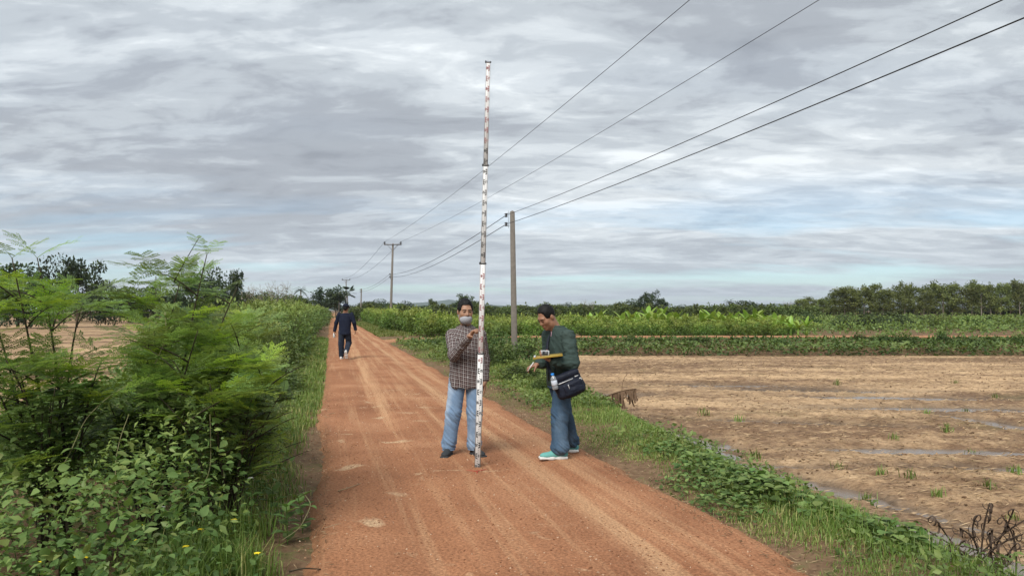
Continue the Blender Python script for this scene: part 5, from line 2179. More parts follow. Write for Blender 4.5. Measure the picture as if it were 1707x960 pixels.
class Cone:
    def __init__(s, a, b, ra, rb, k=.02, op='+'):
        s.a, s.b, s.ra, s.rb, s.k, s.op = np.array(a, float), np.array(b, float), ra, rb, k, op

    def bb(s):
        r = max(s.ra, s.rb)
        return np.minimum(s.a, s.b) - r, np.maximum(s.a, s.b) + r

    def d(s, p):
        ab = s.b - s.a
        t = np.clip(((p - s.a) @ ab) / (ab @ ab + 1e-9), 0, 1)
        return np.linalg.norm(p - s.a - t[..., None] * ab, axis=-1) - (s.ra + (s.rb - s.ra) * t)


class Ell:
    def __init__(s, c, r, R=None, k=.02, op='+'):
        s.c, s.r, s.R, s.k, s.op = np.array(c, float), np.array(r, float) * np.ones(3), (np.eye(3) if R is None else R), k, op

    def bb(s):
        m = s.r.max()
        return s.c - m, s.c + m

    def d(s, p):
        q = (p - s.c) @ s.R
        k0 = np.linalg.norm(q / s.r, axis=-1)
        k1 = np.linalg.norm(q / s.r ** 2, axis=-1) + 1e-9
        return k0 * (k0 - 1) / k1


class Box:
    def __init__(s, c, h, R=None, rnd=.01, k=.01, op='+'):
        s.c, s.h, s.R, s.rnd, s.k, s.op = np.array(c, float), np.array(h, float), (np.eye(3) if R is None else R), rnd, k, op

    def bb(s):
        m = np.linalg.norm(s.h)
        return s.c - m, s.c + m

    def d(s, p):
        q = np.abs((p - s.c) @ s.R) - (s.h - s.rnd)
        return np.linalg.norm(np.maximum(q, 0), axis=-1) + np.minimum(q.max(-1), 0) - s.rnd


class Loft:
    """upright stack of ellipses: rows (z, cx, cy, rx, ry); yaw turns the ellipse axes"""

    def __init__(s, rows, yaw=0.0, k=.03, op='+', cap=.03):
        s.r, s.yaw, s.k, s.op, s.cap = np.array(rows, float), yaw, k, op, cap

    def bb(s):
        m = s.r[:, 3:].max()
        return np.array([s.r[:, 1].min() - m, s.r[:, 2].min() - m, s.r[0, 0] - .02]), np.array([s.r[:, 1].max() + m, s.r[:, 2].max() + m, s.r[-1, 0] + .02])

    def d(s, p):
        z = p[..., 2]
        g = [np.interp(z, s.r[:, 0], s.r[:, i]) for i in (1, 2, 3, 4)]
        x, y = p[..., 0] - g[0], p[..., 1] - g[1]
        c, n = math.cos(s.yaw), math.sin(s.yaw)
        u, v = x * c + y * n, -x * n + y * c
        k0 = np.sqrt((u / g[2]) ** 2 + (v / g[3]) ** 2) + 1e-9
        k1 = np.sqrt((u / g[2] ** 2) ** 2 + (v / g[3] ** 2) ** 2) + 1e-9
        d = k0 * (k0 - 1) / k1
        return smax(d, np.maximum(s.r[0, 0] - z, z - s.r[-1, 0]), s.cap)


def sdf_grid(prims, res, pad=.03):
    add = [p for p in prims if p.op == '+']
    lo = np.min([p.bb()[0] for p in add], 0) - pad
    hi = np.max([p.bb()[1] for p in add], 0) + pad
    n = np.ceil((hi - lo) / res).astype(int) + 1
    F = np.full(n, .08, np.float32)
    ax = [lo[i] + res * np.arange(n[i]) for i in range(3)]
    for p in prims:
        a, b = p.bb()
        m = .06
        i0 = np.clip(((a - m - lo) / res).astype(int), 0, n - 1)
        i1 = np.clip(((b + m - lo) / res).astype(int) + 2, 1, n)
        if (i1 <= i0).any():
            continue
        G = np.stack(np.meshgrid(ax[0][i0[0]:i1[0]], ax[1][i0[1]:i1[1]], ax[2][i0[2]:i1[2]], indexing='ij'), -1)
        d = p.d(G)
        sl = tuple(slice(i0[i], i1[i]) for i in range(3))
        F[sl] = smin(F[sl], d, p.k) if p.op == '+' else smax(F[sl], -d, p.k)
    return F, lo, res


def surface_nets(F, lo, res):
    inside = F < 0
    n = np.array(F.shape)
    c = np.zeros(n - 1, np.int8)
    for i in (0, 1):
        for j in (0, 1):
            for k in (0, 1):
                c += inside[i:n[0] - 1 + i, j:n[1] - 1 + j, k:n[2] - 1 + k]
    act = np.argwhere((c > 0) & (c < 8))
    idx = np.full(n - 1, -1, np.int64)
    idx[act[:, 0], act[:, 1], act[:, 2]] = np.arange(len(act))
    acc = np.zeros((len(act), 3))
    cnt = np.zeros(len(act))
    offs = np.array([[i, j, k] for i in (0, 1) for j in (0, 1) for k in (0, 1)])
    vals = np.stack([F[act[:, 0] + o[0], act[:, 1] + o[1], act[:, 2] + o[2]] for o in offs], 1)
    for a in range(8):
        for b in range(a + 1, 8):
            if np.abs(offs[a] - offs[b]).sum() != 1:
                continue
            va, vb = vals[:, a], vals[:, b]
            m = (va < 0) != (vb < 0)
            t = np.where(m, va / np.where(m, va - vb, 1), 0)
            acc += np.where(m[:, None], offs[a] + (offs[b] - offs[a]) * t[:, None], 0)
            cnt += m
    V = lo + (act + acc / cnt[:, None]) * res
    Q = []
    for ax in range(3):
        o1, o2 = [(1, 2), (2, 0), (0, 1)][ax]
        sl0 = [slice(None)] * 3
        sl1 = [slice(None)] * 3
        sl0[ax] = slice(0, n[ax] - 1)
        sl1[ax] = slice(1, n[ax])
        A, B = inside[tuple(sl0)], inside[tuple(sl1)]
        e = np.argwhere(A != B)
        ok = (e[:, o1] > 0) & (e[:, o2] > 0) & (e[:, o1] < n[o1] - 1) & (e[:, o2] < n[o2] - 1)
        e = e[ok]
        fl = A[e[:, 0], e[:, 1], e[:, 2]]
        q = []
        for (s1, s2) in ((-1, -1), (0, -1), (0, 0), (-1, 0)):
            g = e.copy()
            g[:, o1] += s1
            g[:, o2] += s2
            q.append(idx[g[:, 0], g[:, 1], g[:, 2]])
        q = np.stack(q, 1)
        q[~fl] = q[~fl][:, ::-1]
        Q.append(q)
    return V, np.concatenate(Q)


def vnormals(V, F):
    a, b, c, d = (V[F[:, i]] for i in range(4))
    fn = np.cross(c - a, d - b)
    N = np.zeros_like(V)
    for i in range(4):
        np.add.at(N, F[:, i], fn)
    return unit(N)


def laplace(V, F, it=1, lam=.5):
    E = np.concatenate([F[:, [0, 1]], F[:, [1, 2]], F[:, [2, 3]], F[:, [3, 0]]])
    deg = np.bincount(E.ravel(), minlength=len(V))[:, None]
    for _ in range(it):
        S = np.zeros_like(V)
        np.add.at(S, E[:, 0], V[E[:, 1]])
        np.add.at(S, E[:, 1], V[E[:, 0]])
        V = V + lam * (S / np.maximum(deg, 1) - V)
    return V


def soft(prims, res, smooth=1, fold=None):
    V, F = surface_nets(*sdf_grid(prims, res))
    V = laplace(V, F, smooth)
    if fold is not None:
        N = vnormals(V, F)
        V = V + N * fold(V)[:, None]
    return V, F


def ridge(p, seed, oct=3):
    n = fbm(p, oct, seed)
    return 1 - np.abs(2 * n - 1) * 2


def soft_obj(name, prims, res, mat, parent=None, smooth=1, fold=None, **k):
    V, F = soft(prims, res, smooth, fold)
    return obj(name, mesh_np(name, V, F, mat, True), parent, **k)


# ------------------------------------------------------------------ people: materials
def mat_skin(name, col):
    m = NT(name)
    n = m.noise(30, 4, .6, m.coord())
    c = m.mix(n, tuple(x * .82 for x in col), tuple(x * 1.15 for x in col))
    p = m.bsdf(c, .5, m.bump(m.noise(160, 2, .5, m.coord()), .15, .002), spec=.4)
    p.inputs['Subsurface Weight'].default_value = .08
    p.inputs['Subsurface Radius'].default_value = (.012, .005, .003)
    return m.m


def mat_cloth(name, col, var=.2, weave=220, rough=.85, fade=None, fade_amt=.5):
    m = NT(name)
    o = m.coord()
    n = m.noise(7, 4, .6, o)
    c = m.mix(n, tuple(x * (1 - var) for x in col), tuple(x * (1 + var) for x in col))
    if fade:
        f = m.ramp(m.noise(5.5, 3, .5, o, (1, 1, .45)), [(.45, 0), (.68, fade_amt)])
        c = m.mix(f, c, fade)
    w = m.noise(weave, 2, .6, o)
    c = m.mix(.5, c, m.mix(1.0, c, m.ramp(w, [(.35, .72), (.65, 1.25)]), 'MULTIPLY'))
    m.bsdf(c, rough, m.bump(w, .25, .002), spec=.2)
    return m.m


def mat_plaid():
    m = NT('checked_cotton')
    uv = m.n('ShaderNodeUVMap', uv_map='UVMap').outputs[0]
    sp = m.n('ShaderNodeSeparateXYZ')
    m.l(uv, sp.inputs[0])

    def band(c, per, off, w, soft_=.004):
        x = m.math('FRACT', m.math('ADD', m.math('DIVIDE', c, per), off))
        d = m.math('ABSOLUTE', m.math('SUBTRACT', x, .5))
        return m.ramp(d, [(w, 1.0), (w + .03, 0.0)])
    u, v = sp.outputs[0], sp.outputs[1]
    PER = .038
    dark = m.mix(m.noise(60, 2, .5, m.coord()), (.018, .011, .012), (.034, .022, .022))
    mid_u, mid_v = band(u, PER, .5, .20), band(v, PER, .5, .20)
    c = m.mix(m.math('MULTIPLY', mid_u, .40), dark, (.115, .075, .070))
    c = m.mix(m.math('MULTIPLY', mid_v, .40), c, (.105, .065, .062))
    l_u, l_v = band(u, PER, 0.0, .055), band(v, PER, 0.0, .055)
    c = m.mix(m.math('MULTIPLY', l_u, .72), c, (.43, .40, .39))
    c = m.mix(m.math('MULTIPLY', l_v, .72), c, (.43, .40, .39))
    t_u, t_v = band(u, PER, .5, .022), band(v, PER, .5, .022)
    c = m.mix(m.math('MULTIPLY', t_u, .35), c, (.42, .38, .37))
    c = m.mix(m.math('MULTIPLY', t_v, .35), c, (.42, .38, .37))
    m.bsdf(c, .85, m.bump(m.noise(260, 2, .5, m.coord()), .2, .002), spec=.2)
    return m.m


SKIN_A = mat_skin('sunned_skin', (.33, .182, .115))
SKIN_B = mat_skin('tan_skin', (.30, .155, .096))
M_HAIR = mat_plain('black_hair', (.0045, .004, .004), .55, var=.4, scale=90, bump=.6, spec=.25)
M_PLAID = mat_plaid()
M_JEAN_L = mat_cloth('light_denim', (.160, .245, .37), .18, 260, .9, (.42, .50, .60), .85)
M_JEAN_D = mat_cloth('dark_denim', (.046, .086, .140), .25, 260, .9, (.12, .18, .25), .7)
M_JACKET = mat_cloth('green_jacket_cloth', (.032, .052, .046), .25, 180, .8, (.060, .085, .076), .5)
M_NAVY = mat_cloth('navy_cloth', (.010, .014, .030), .25, 150, .85)
M_NAVYJ = mat_cloth('dark_jeans_cloth', (.016, .022, .036), .25, 150, .9, (.05, .065, .09), .5)
M_BAG = mat_cloth('navy_nylon', (.010, .013, .024), .25, 300, .55)
M_MASK = mat_plain('grey_mask_fabric', (.36, .37, .40), .9, var=.12, scale=30, bump=.2)
M_SHOEK = mat_plain('charcoal_canvas', (.030, .034, .038), .85, var=.25, scale=60, bump=.3)
M_TEAL = mat_cloth('teal_mesh', (.13, .36, .33), .2, 300, .8, (.025, .19, .26), .8)
M_WHITE = mat_plain('white_rubber', (.62, .62, .60), .6, var=.08)
M_EYE = mat_plain('eye_dark', (.012, .010, .010), .25, var=.1, spec=.6)
M_LIP = mat_plain('lip', (.20, .075, .055), .5, var=.15)
M_PINK = mat_plain('pink_shirt', (.50, .32, .38), .85, var=.1)
M_YBOARD = mat_plain('yellow_board', (.30, .19, .020), .6, var=.15)
M_SILVER = mat_plain('silver_plastic', (.48, .49, .50), .35, .3, var=.06)
M_BLACKP = mat_plain('black_plastic', (.015, .015, .016), .4, var=.1)


# ------------------------------------------------------------------ people: anatomy
def head_prims(c, R, sc=.93, masked=False):
    """R columns: right, forward, up of the head"""
    c = np.asarray(c, float)
    Fp = np.stack([R[:, 0], -R[:, 1], R[:, 2]], 1)       # head space has -y forward

    def P(*v):
        return c + Fp @ (np.array(v) * sc)
    e = []
    e.append(Ell(P(0, .012, .038), np.array([.077, .094, .096]) * sc, Fp, .01))
    e.append(Ell(P(0, -.022, -.035), np.array([.062, .074, .082]) * sc, Fp, .03))
    e.append(Ell(P(0, -.066, -.098), .027 * sc, Fp, .04))
    for s in (-1, 1):
        e.append(Ell(P(s * .040, -.060, -.018), np.array([.026, .026, .028]) * sc, Fp, .03))
        e.append(Ell(P(s * .050, -.010, -.075), np.array([.018, .03, .026]) * sc, Fp, .04))
        e.append(Ell(P(s * .080, .014, -.002), np.array([.010, .022, .033]) * sc, Fp, .008))
    e.append(Ell(P(0, -.080, .036), np.array([.055, .016, .013]) * sc, Fp, .025))
    for s in (-1, 1):
        e.append(Ell(P(s * .031, -.100, .015), np.array([.018, .015, .010]) * sc, Fp, .014, '-'))
        e.append(Ell(P(s * .031, -.083, .013), np.array([.015, .013, .009]) * sc, Fp, .006))
    e.append(Cone(P(0, -.088, .024), P(0, -.108, -.020), .008 * sc, .014 * sc, .014))
    for s in (-1, 1):
        e.append(Ell(P(s * .013, -.097, -.024), .010 * sc, Fp, .008))
    e.append(Ell(P(0, -.090, -.060), np.array([.026, .012, .011]) * sc, Fp, .012))
    return e, P, Fp


def hand_prims(w, f, n, s, curl=(.9, .9, .9, .9), thumb=.5, sc=1.0, spread=.06):
    """w wrist, f finger direction, n palm normal, s thumb side"""
    f, n = unit(f), unit(n)
    s = unit(np.asarray(s) - f * np.dot(s, f))
    n = unit(np.cross(s, f)) * np.sign(np.dot(np.cross(s, f), n))
    w = np.asarray(w, float)
    R = np.stack([s, f, n], 1)
    e = [Cone(w - f * .05 * sc, w + f * .02 * sc, .025 * sc, .024 * sc, .02), Box(w + f * .055 * sc, np.array([.040, .045, .014]) * sc, R, .013 * sc, .018)]
    for i, (o, L) in enumerate(((.029, .072), (.010, .080), (-.010, .075), (-.028, .058))):
        a = w + (f * .092 + s * o) * sc
        th = curl[i] * .35
        d0 = unit(f + s * (o * spread * 18))
        for q, fr in enumerate((.45, .30, .25)):
            d = d0 * math.cos(th) + n * math.sin(th)
            b = a + d * L * fr * sc
            r = (.0098, .0088, .0080)[q] * sc
            e.append(Cone(a, b, r, r * .92, .006))
            a = b
            th += curl[i]
    a = w + (f * .022 + s * .030) * sc
    d = unit(s * .75 + f * .65 + n * .35)
    b = a + d * .042 * sc
    e.append(Cone(a, b, .015 * sc, .012 * sc, .016))
    d2 = unit(d * math.cos(thumb) + (n * .7 + f * .5 - s * .3) * math.sin(thumb))
    e.append(Cone(b, b + d2 * .034 * sc, .0115 * sc, .0095 * sc, .008))
    e.append(Cone(b + d2 * .034 * sc, b + d2 * .055 * sc + n * .004, .0095 * sc, .008 * sc, .005))
    return e


def limb(pts, rads, k=.025):
    return [Cone(a, b, ra, rb, k) for a, b, ra, rb in zip(pts[:-1], pts[1:], rads[:-1], rads[1:])]


def hair_prims(P, Fp, sc=.93, front=.062, thick=.012, side=-.01, nape=0.0):
    e = [Ell(P(0, .016, .045), np.array([.082 + thick * .3, .098 + thick * .4, .098 + thick]) * sc, Fp, .01)]
    if nape:
        e.append(Ell(P(0, .03, -.02), np.array([.080, .082, .09]) * sc, Fp, .02))
    # cut away face, ears and nape
    e.append(Box(P(0, -.13, -.10 + front), np.array([.2, .075, .10]) * sc, Fp, .012, .012, '-'))
    e.append(Box(P(0, 0, -.115 + side), np.array([.2, .055, .10]) * sc, Fp, .01, .012, '-'))
    e.append(Box(P(0, .05, -.145 - nape), np.array([.2, .2, .10]) * sc, Fp, .01, .012, '-'))
    return e


def shoe(parent, heel, toe, mat_u, mat_s, L=.275, name='shoe', sole_h=.026, laces=False, lift=0.0, R=None, res=.005):
    heel, toe = np.asarray(heel, float), np.asarray(toe, float)
    d = unit(toe - heel)
    Rm = frame(d) if R is None else R
    o = empty(name, heel)
    o.parent = parent
    o.location = heel

    def q(x, y, z):
        return Rm @ (np.array([x, y, z]) * L / .275)
    k = L / .275
    up = [Ell(q(0, .035, .048), np.array([.036, .042, .046]) * k, Rm, .02), Ell(q(0, .095, .052), np.array([.039, .065, .046]) * k, Rm, .03),
          Ell(q(.003, .185, .036), np.array([.045, .075, .030]) * k, Rm, .04), Cone(q(0, .045, .06), q(0, .05, .095), .036 * k, .036 * k, .02)]
    up.append(Box(q(0, .14, -.10 + sole_h * .4), np.array([.2, .3, .10]) * k, Rm, .004, .004, '-'))
    soft_obj('upper', up, res, mat_u, o)
    sl = [Box(q(0, .045, sole_h / 2), np.array([.037, .046, sole_h / 2]) * k, Rm, .012, .03), Box(q(.002, .11, sole_h / 2), np.array([.037, .07, sole_h / 2]) * k, Rm, .012, .03),
          Box(q(.004, .20, sole_h / 2 + .002), np.array([.044, .066, sole_h / 2]) * k, Rm, .012, .03)]
    soft_obj('sole', sl, res * .8, mat_s, o)
    if laces:
        for i in range(4):
            mb = MB()
            y = .10 + .022 * i
            add_tube(mb, [q(-.022, y, .088 - .011 * i), q(0, y + .006, .097 - .0115 * i), q(.022, y + .002, .088 - .011 * i)], .0035, 5)
            mb.build('lace', M_WHITE, o, True)
    return o


def cloth_uv(V, F, groups):
    """groups: list of (dist(V)->d, uvfun(V)->(n,2), period in u or None); nearest group wins face by face"""
    D = np.stack([g[0](V) for g in groups], 1)
    fd = D[F].mean(1)
    gi = fd.argmin(1)
    UV = np.zeros((len(F), 4, 2))
    for i, g in enumerate(groups):
        m = gi == i
        if not m.any():
            continue
        uv = g[1](V)[F[m]]
        if g[2]:
            ref = uv[:, :1, 0]
            uv[..., 0] -= np.round((uv[..., 0] - ref) / g[2]) * g[2]
        UV[m] = uv
    return UV.reshape(-1, 2)


def arm_group(pts, rad, v0=0.0):
    pts = np.array(pts, float)

    def dist(V):
        ds = []
        for a, b in zip(pts[:-1], pts[1:]):
            t = np.clip(((V - a) @ (b - a)) / ((b - a) @ (b - a)), 0, 1)
            ds.append(np.linalg.norm(V - a - t[:, None] * (b - a), axis=1))
        return np.min(ds, 0) - rad

    def uv(V):
        best, U = np.full(len(V), 9.0), np.zeros((len(V), 2))
        L = 0
        for a, b in zip(pts[:-1], pts[1:]):
            ax = unit(b - a)
            t = ((V - a) @ ax)
            tc = np.clip(t, 0, np.linalg.norm(b - a))
            r = V - a - tc[:, None] * ax
            d = np.linalg.norm(r, axis=1)
            x = unit(np.cross(ax, [0, 1.0, 0.01]))
            y = np.cross(ax, x)
            ang = np.arctan2(r @ y, r @ x)
            m = d < best
            U[m] = np.stack([ang * rad * 1.05, v0 + L + t], -1)[m]
            best = np.minimum(best, d)
            L += np.linalg.norm(b - a)
        return U
    return dist, uv, 2 * math.pi * rad * 1.05


# ================================================================== the masked man with the staff
def person_a():
    og = gp(772, 765)
    root = empty('person', (og[0], og[1], 0.035))
    tag(root, 'man in checked shirt and light jeans, grey mask, gripping the tall staff', 'person')
    yaw = 0.10
    Sr, Er, Wr = (-.118, .00, 1.235), (-.085, -.165, 1.035), (.072, -.335, 1.225)
    Sl, El, Wl = (.172, .02, 1.235), (.212, .06, .985), (.222, -.01, .775)
    hip_r, kn_r, an_r = (-.052, 0, .82), (-.098, -.02, .45), (-.150, .01, .075)
    hip_l, kn_l, an_l = (.112, 0, .82), (.118, -.015, .45), (.112, .04, .075)
    hc = np.array([.022, -.045, 1.475])
    RH = frame(unit(np.array([.30, -1, -.10])))
    hp, P, Fp = head_prims(hc, RH)
    grip = np.array([.158, -.425, 1.330])
    handR = hand_prims(np.array(Wr) + [.012, -.014, .012], grip - np.array(Wr), (.9, .15, -.25), (-.1, -1, .2), (1.15, 1.2, 1.25, 1.3), .6, .95)
    handL = hand_prims(np.array(Wl) + [0, -.005, -.01], (-.02, -.10, -1), (-1, 0, .05), (-.1, -1, .1), (.35, .42, .48, .55), .3, .95)
    body = hp + [Cone(P(0, .02, -.05), (.03, .01, 1.30), .052, .056, .03),
                 Loft([(.76, .03, .0, .13, .095), (.95, .03, 0, .125, .09), (1.15, .03, 0, .145, .095), (1.26, .03, 0, .13, .075), (1.33, .03, .0, .06, .05)], yaw, .03)] \
        + limb([Sr, Er, Wr], [.050, .036, .027]) + limb([Sl, El, Wl], [.050, .036, .027]) + handR + handL \
        + limb([hip_r, kn_r, an_r], [.075, .050, .034]) + limb([hip_l, kn_l, an_l], [.075, .050, .034])
    soft_obj('body', body, .0062, SKIN_A, root)
    soft_obj('hair', hair_prims(P, Fp, front=.084, thick=.013), .005, M_HAIR, root, 1, lambda V: .014 * (fbm(V * np.array([90, 90, 35]), 3, 5) - .5))
    for s in (-1, 1):
        soft_obj('eye', [Ell(P(s * .031, -.0925, .013), np.array([.0145, .006, .0042]), Fp)], .0018, M_EYE, root)
        soft_obj('eyebrow', [Cone(P(s * .014, -.098, .031), P(s * .046, -.088, .034), .0042, .003)], .002, M_HAIR, root)
    mk = soft_obj('face_mask', [Ell(P(0, -.040, -.072), np.array([.068, .069, .060]) * .95, Fp, .01), Ell(P(0, -.084, -.050), np.array([.032, .018, .026]), Fp, .03),
                                Box(P(0, .105, -.07), np.array([.2, .10, .2]), Fp, .01, .01, '-'), Box(P(0, -.05, .077), np.array([.2, .2, .105]), Fp, .01, .012, '-')], .004, M_MASK, root)
    for s in (-1, 1):
        mb = MB()
        for z in (-.04, -.085):
            add_tube(mb, bez(P(s * .066, -.02, z), P(s * .084, .01, -.03), P(s * .082, .03, -.002), 6), .0022, 4)
        mb.build('ear_loop', M_MASK, mk, True)
    # shirt
    yawl = yaw
    rows = [(.715, .035, .0, .180, .124), (.80, .035, 0, .174, .124), (.95, .033, 0, .164, .120), (1.10, .03, 0, .164, .120), (1.20, .03, 0, .160, .108), (1.27, .03, .003, .135, .085), (1.325, .028, .0, .082, .066)]
    sh = [Loft(rows, yawl, .03, cap=.004)] + limb([Sr, Er, np.array(Wr) * .93 + np.array(Er) * .07], [.062, .052, .041], .03) + limb([Sl, El, np.array(Wl) * .95 + np.array(El) * .05], [.062, .052, .041], .03)
    # hollow under the hem
    sh.append(Loft([(.66, .035, 0, .168, .112), (.755, .035, 0, .164, .112)], yawl, .004, '-', .004))

    def fold(V):
        tor = ridge(np.stack([V[:, 0] * 10 + V[:, 2] * 4, V[:, 1] * 10, V[:, 2] * 4.5], -1), 3) * .012
        slv = ridge(V * np.array([16, 16, 22]), 4, 2) * .008
        dl = np.minimum(arm_group([Sr, Er, Wr], .06)[0](V), arm_group([Sl, El, Wl], .06)[0](V))
        w = sstep(.03, -.01, dl)
        hem = .008 * np.sin(np.arctan2(V[:, 1], V[:, 0] - .035) * 7) * sstep(.85, .72, V[:, 2]) * (1 - w)
        return tor * (1 - w) + slv * w + hem
    V, F = soft(sh, .006, 1, fold)
    # shirt tails: curved hem
    lowm = V[:, 2] < .80
    V[lowm, 2] += .035 * (np.abs(np.sin(np.arctan2(V[lowm, 1], V[lowm, 0] - .035))) * -1 + .5) * sstep(.80, .72, V[lowm, 2])

    def tdist(V):
        x, y = V[:, 0] - .032, V[:, 1]
        return np.maximum((np.sqrt((x / .176) ** 2 + (y / .122) ** 2) - 1) * .13, V[:, 2] - 1.33)

    def tuv(V):
        x, y = V[:, 0] - .032, V[:, 1]
        ang = np.arctan2(x / .178, -y / .122)
        return np.stack([ang * .160, V[:, 2] + .03 * np.sin(ang * 1.3)], -1)
    uv = cloth_uv(V, F, [(tdist, tuv, 2 * math.pi * .160), arm_group([Sr, Er, Wr], .06), arm_group([Sl, El, Wl], .06)])
    sho = obj('shirt', mesh_np('shirt', V, F, M_PLAID, True, uv=uv), root)
    # collar, placket, buttons, pocket
    V, F = soft([Loft([(1.295, .028, -.004, .083, .073), (1.345, .026, -.002, .072, .066)], yaw, .01, cap=.004), Loft([(1.25, .028, -.004, .066, .058), (1.40, .026, -.002, .060, .056)], yaw, .004, '-', .004),
                 Box((.055, -.085, 1.315), (.014, .05, .06), None, .006, .006, '-')], .005)
    obj('collar', mesh_np('collar', V, F, M_PLAID, True, uv=np.stack([V[:, 0] + V[:, 1], V[:, 2]], -1)[F.ravel()]), sho)
    for i in range(6):
        z = 1.24 - .085 * i
        mb = MB()
        ry_ = np.interp(z, [r[0] for r in rows], [r[4] for r in rows]) + .006
        add_tube(mb, [(.055, -ry_ + .004, z), (.055, -ry_ - .003, z)], .0055, 8)
        mb.build('button', M_WHITE, sho, True)
    # jeans
    jn = [Loft([(.74, .032, 0, .146, .104), (.86, .032, 0, .146, .102)], 0, .03, cap=.02)] + limb([hip_r, kn_r, np.array(an_r) + [0, 0, .03]], [.090, .076, .067], .003) \
        + limb([hip_l, kn_l, np.array(an_l) + [0, 0, .03]], [.090, .076, .067], .003)
    jn += [Box((0, 0, -.03), (1, 1, .085), None, .002, .002, '-')]

    def jfold(V):
        kneez = np.exp(-((V[:, 2] - .44) / .10) ** 2) + 1.3 * np.exp(-((V[:, 2] - .12) / .07) ** 2) + .5 * np.exp(-((V[:, 2] - .74) / .08) ** 2) + .25
        return ridge(np.stack([V[:, 0] * 10, V[:, 1] * 10, V[:, 2] * 20 + V[:, 0] * 22], -1), 7, 2) * .0100 * kneez
    soft_obj('trousers', jn, .0075, M_JEAN_L, root, 1, jfold)
    for s, (kx, an) in ((-1, (kn_r, an_r)), (1, (kn_l, an_l))):
        mb = MB()
        c = np.array(an) + [0, 0, .0]
        th = np.linspace(0, 2 * np.pi, 25)
        add_tube(mb, np.stack([c[0] + .064 * np.cos(th), c[1] + .064 * np.sin(th), np.full(25, .062)], -1), .005, 5)
        mb.build('hem', M_JEAN_L, root, True)
    shoe(root, (-.140, .075, 0), (-.185, -.2, 0), M_SHOEK, M_SHOEK, .265)
    shoe(root, (.085, .085, 0), (.215, -.12, 0), M_SHOEK, M_SHOEK, .265)
    return root


person_a()


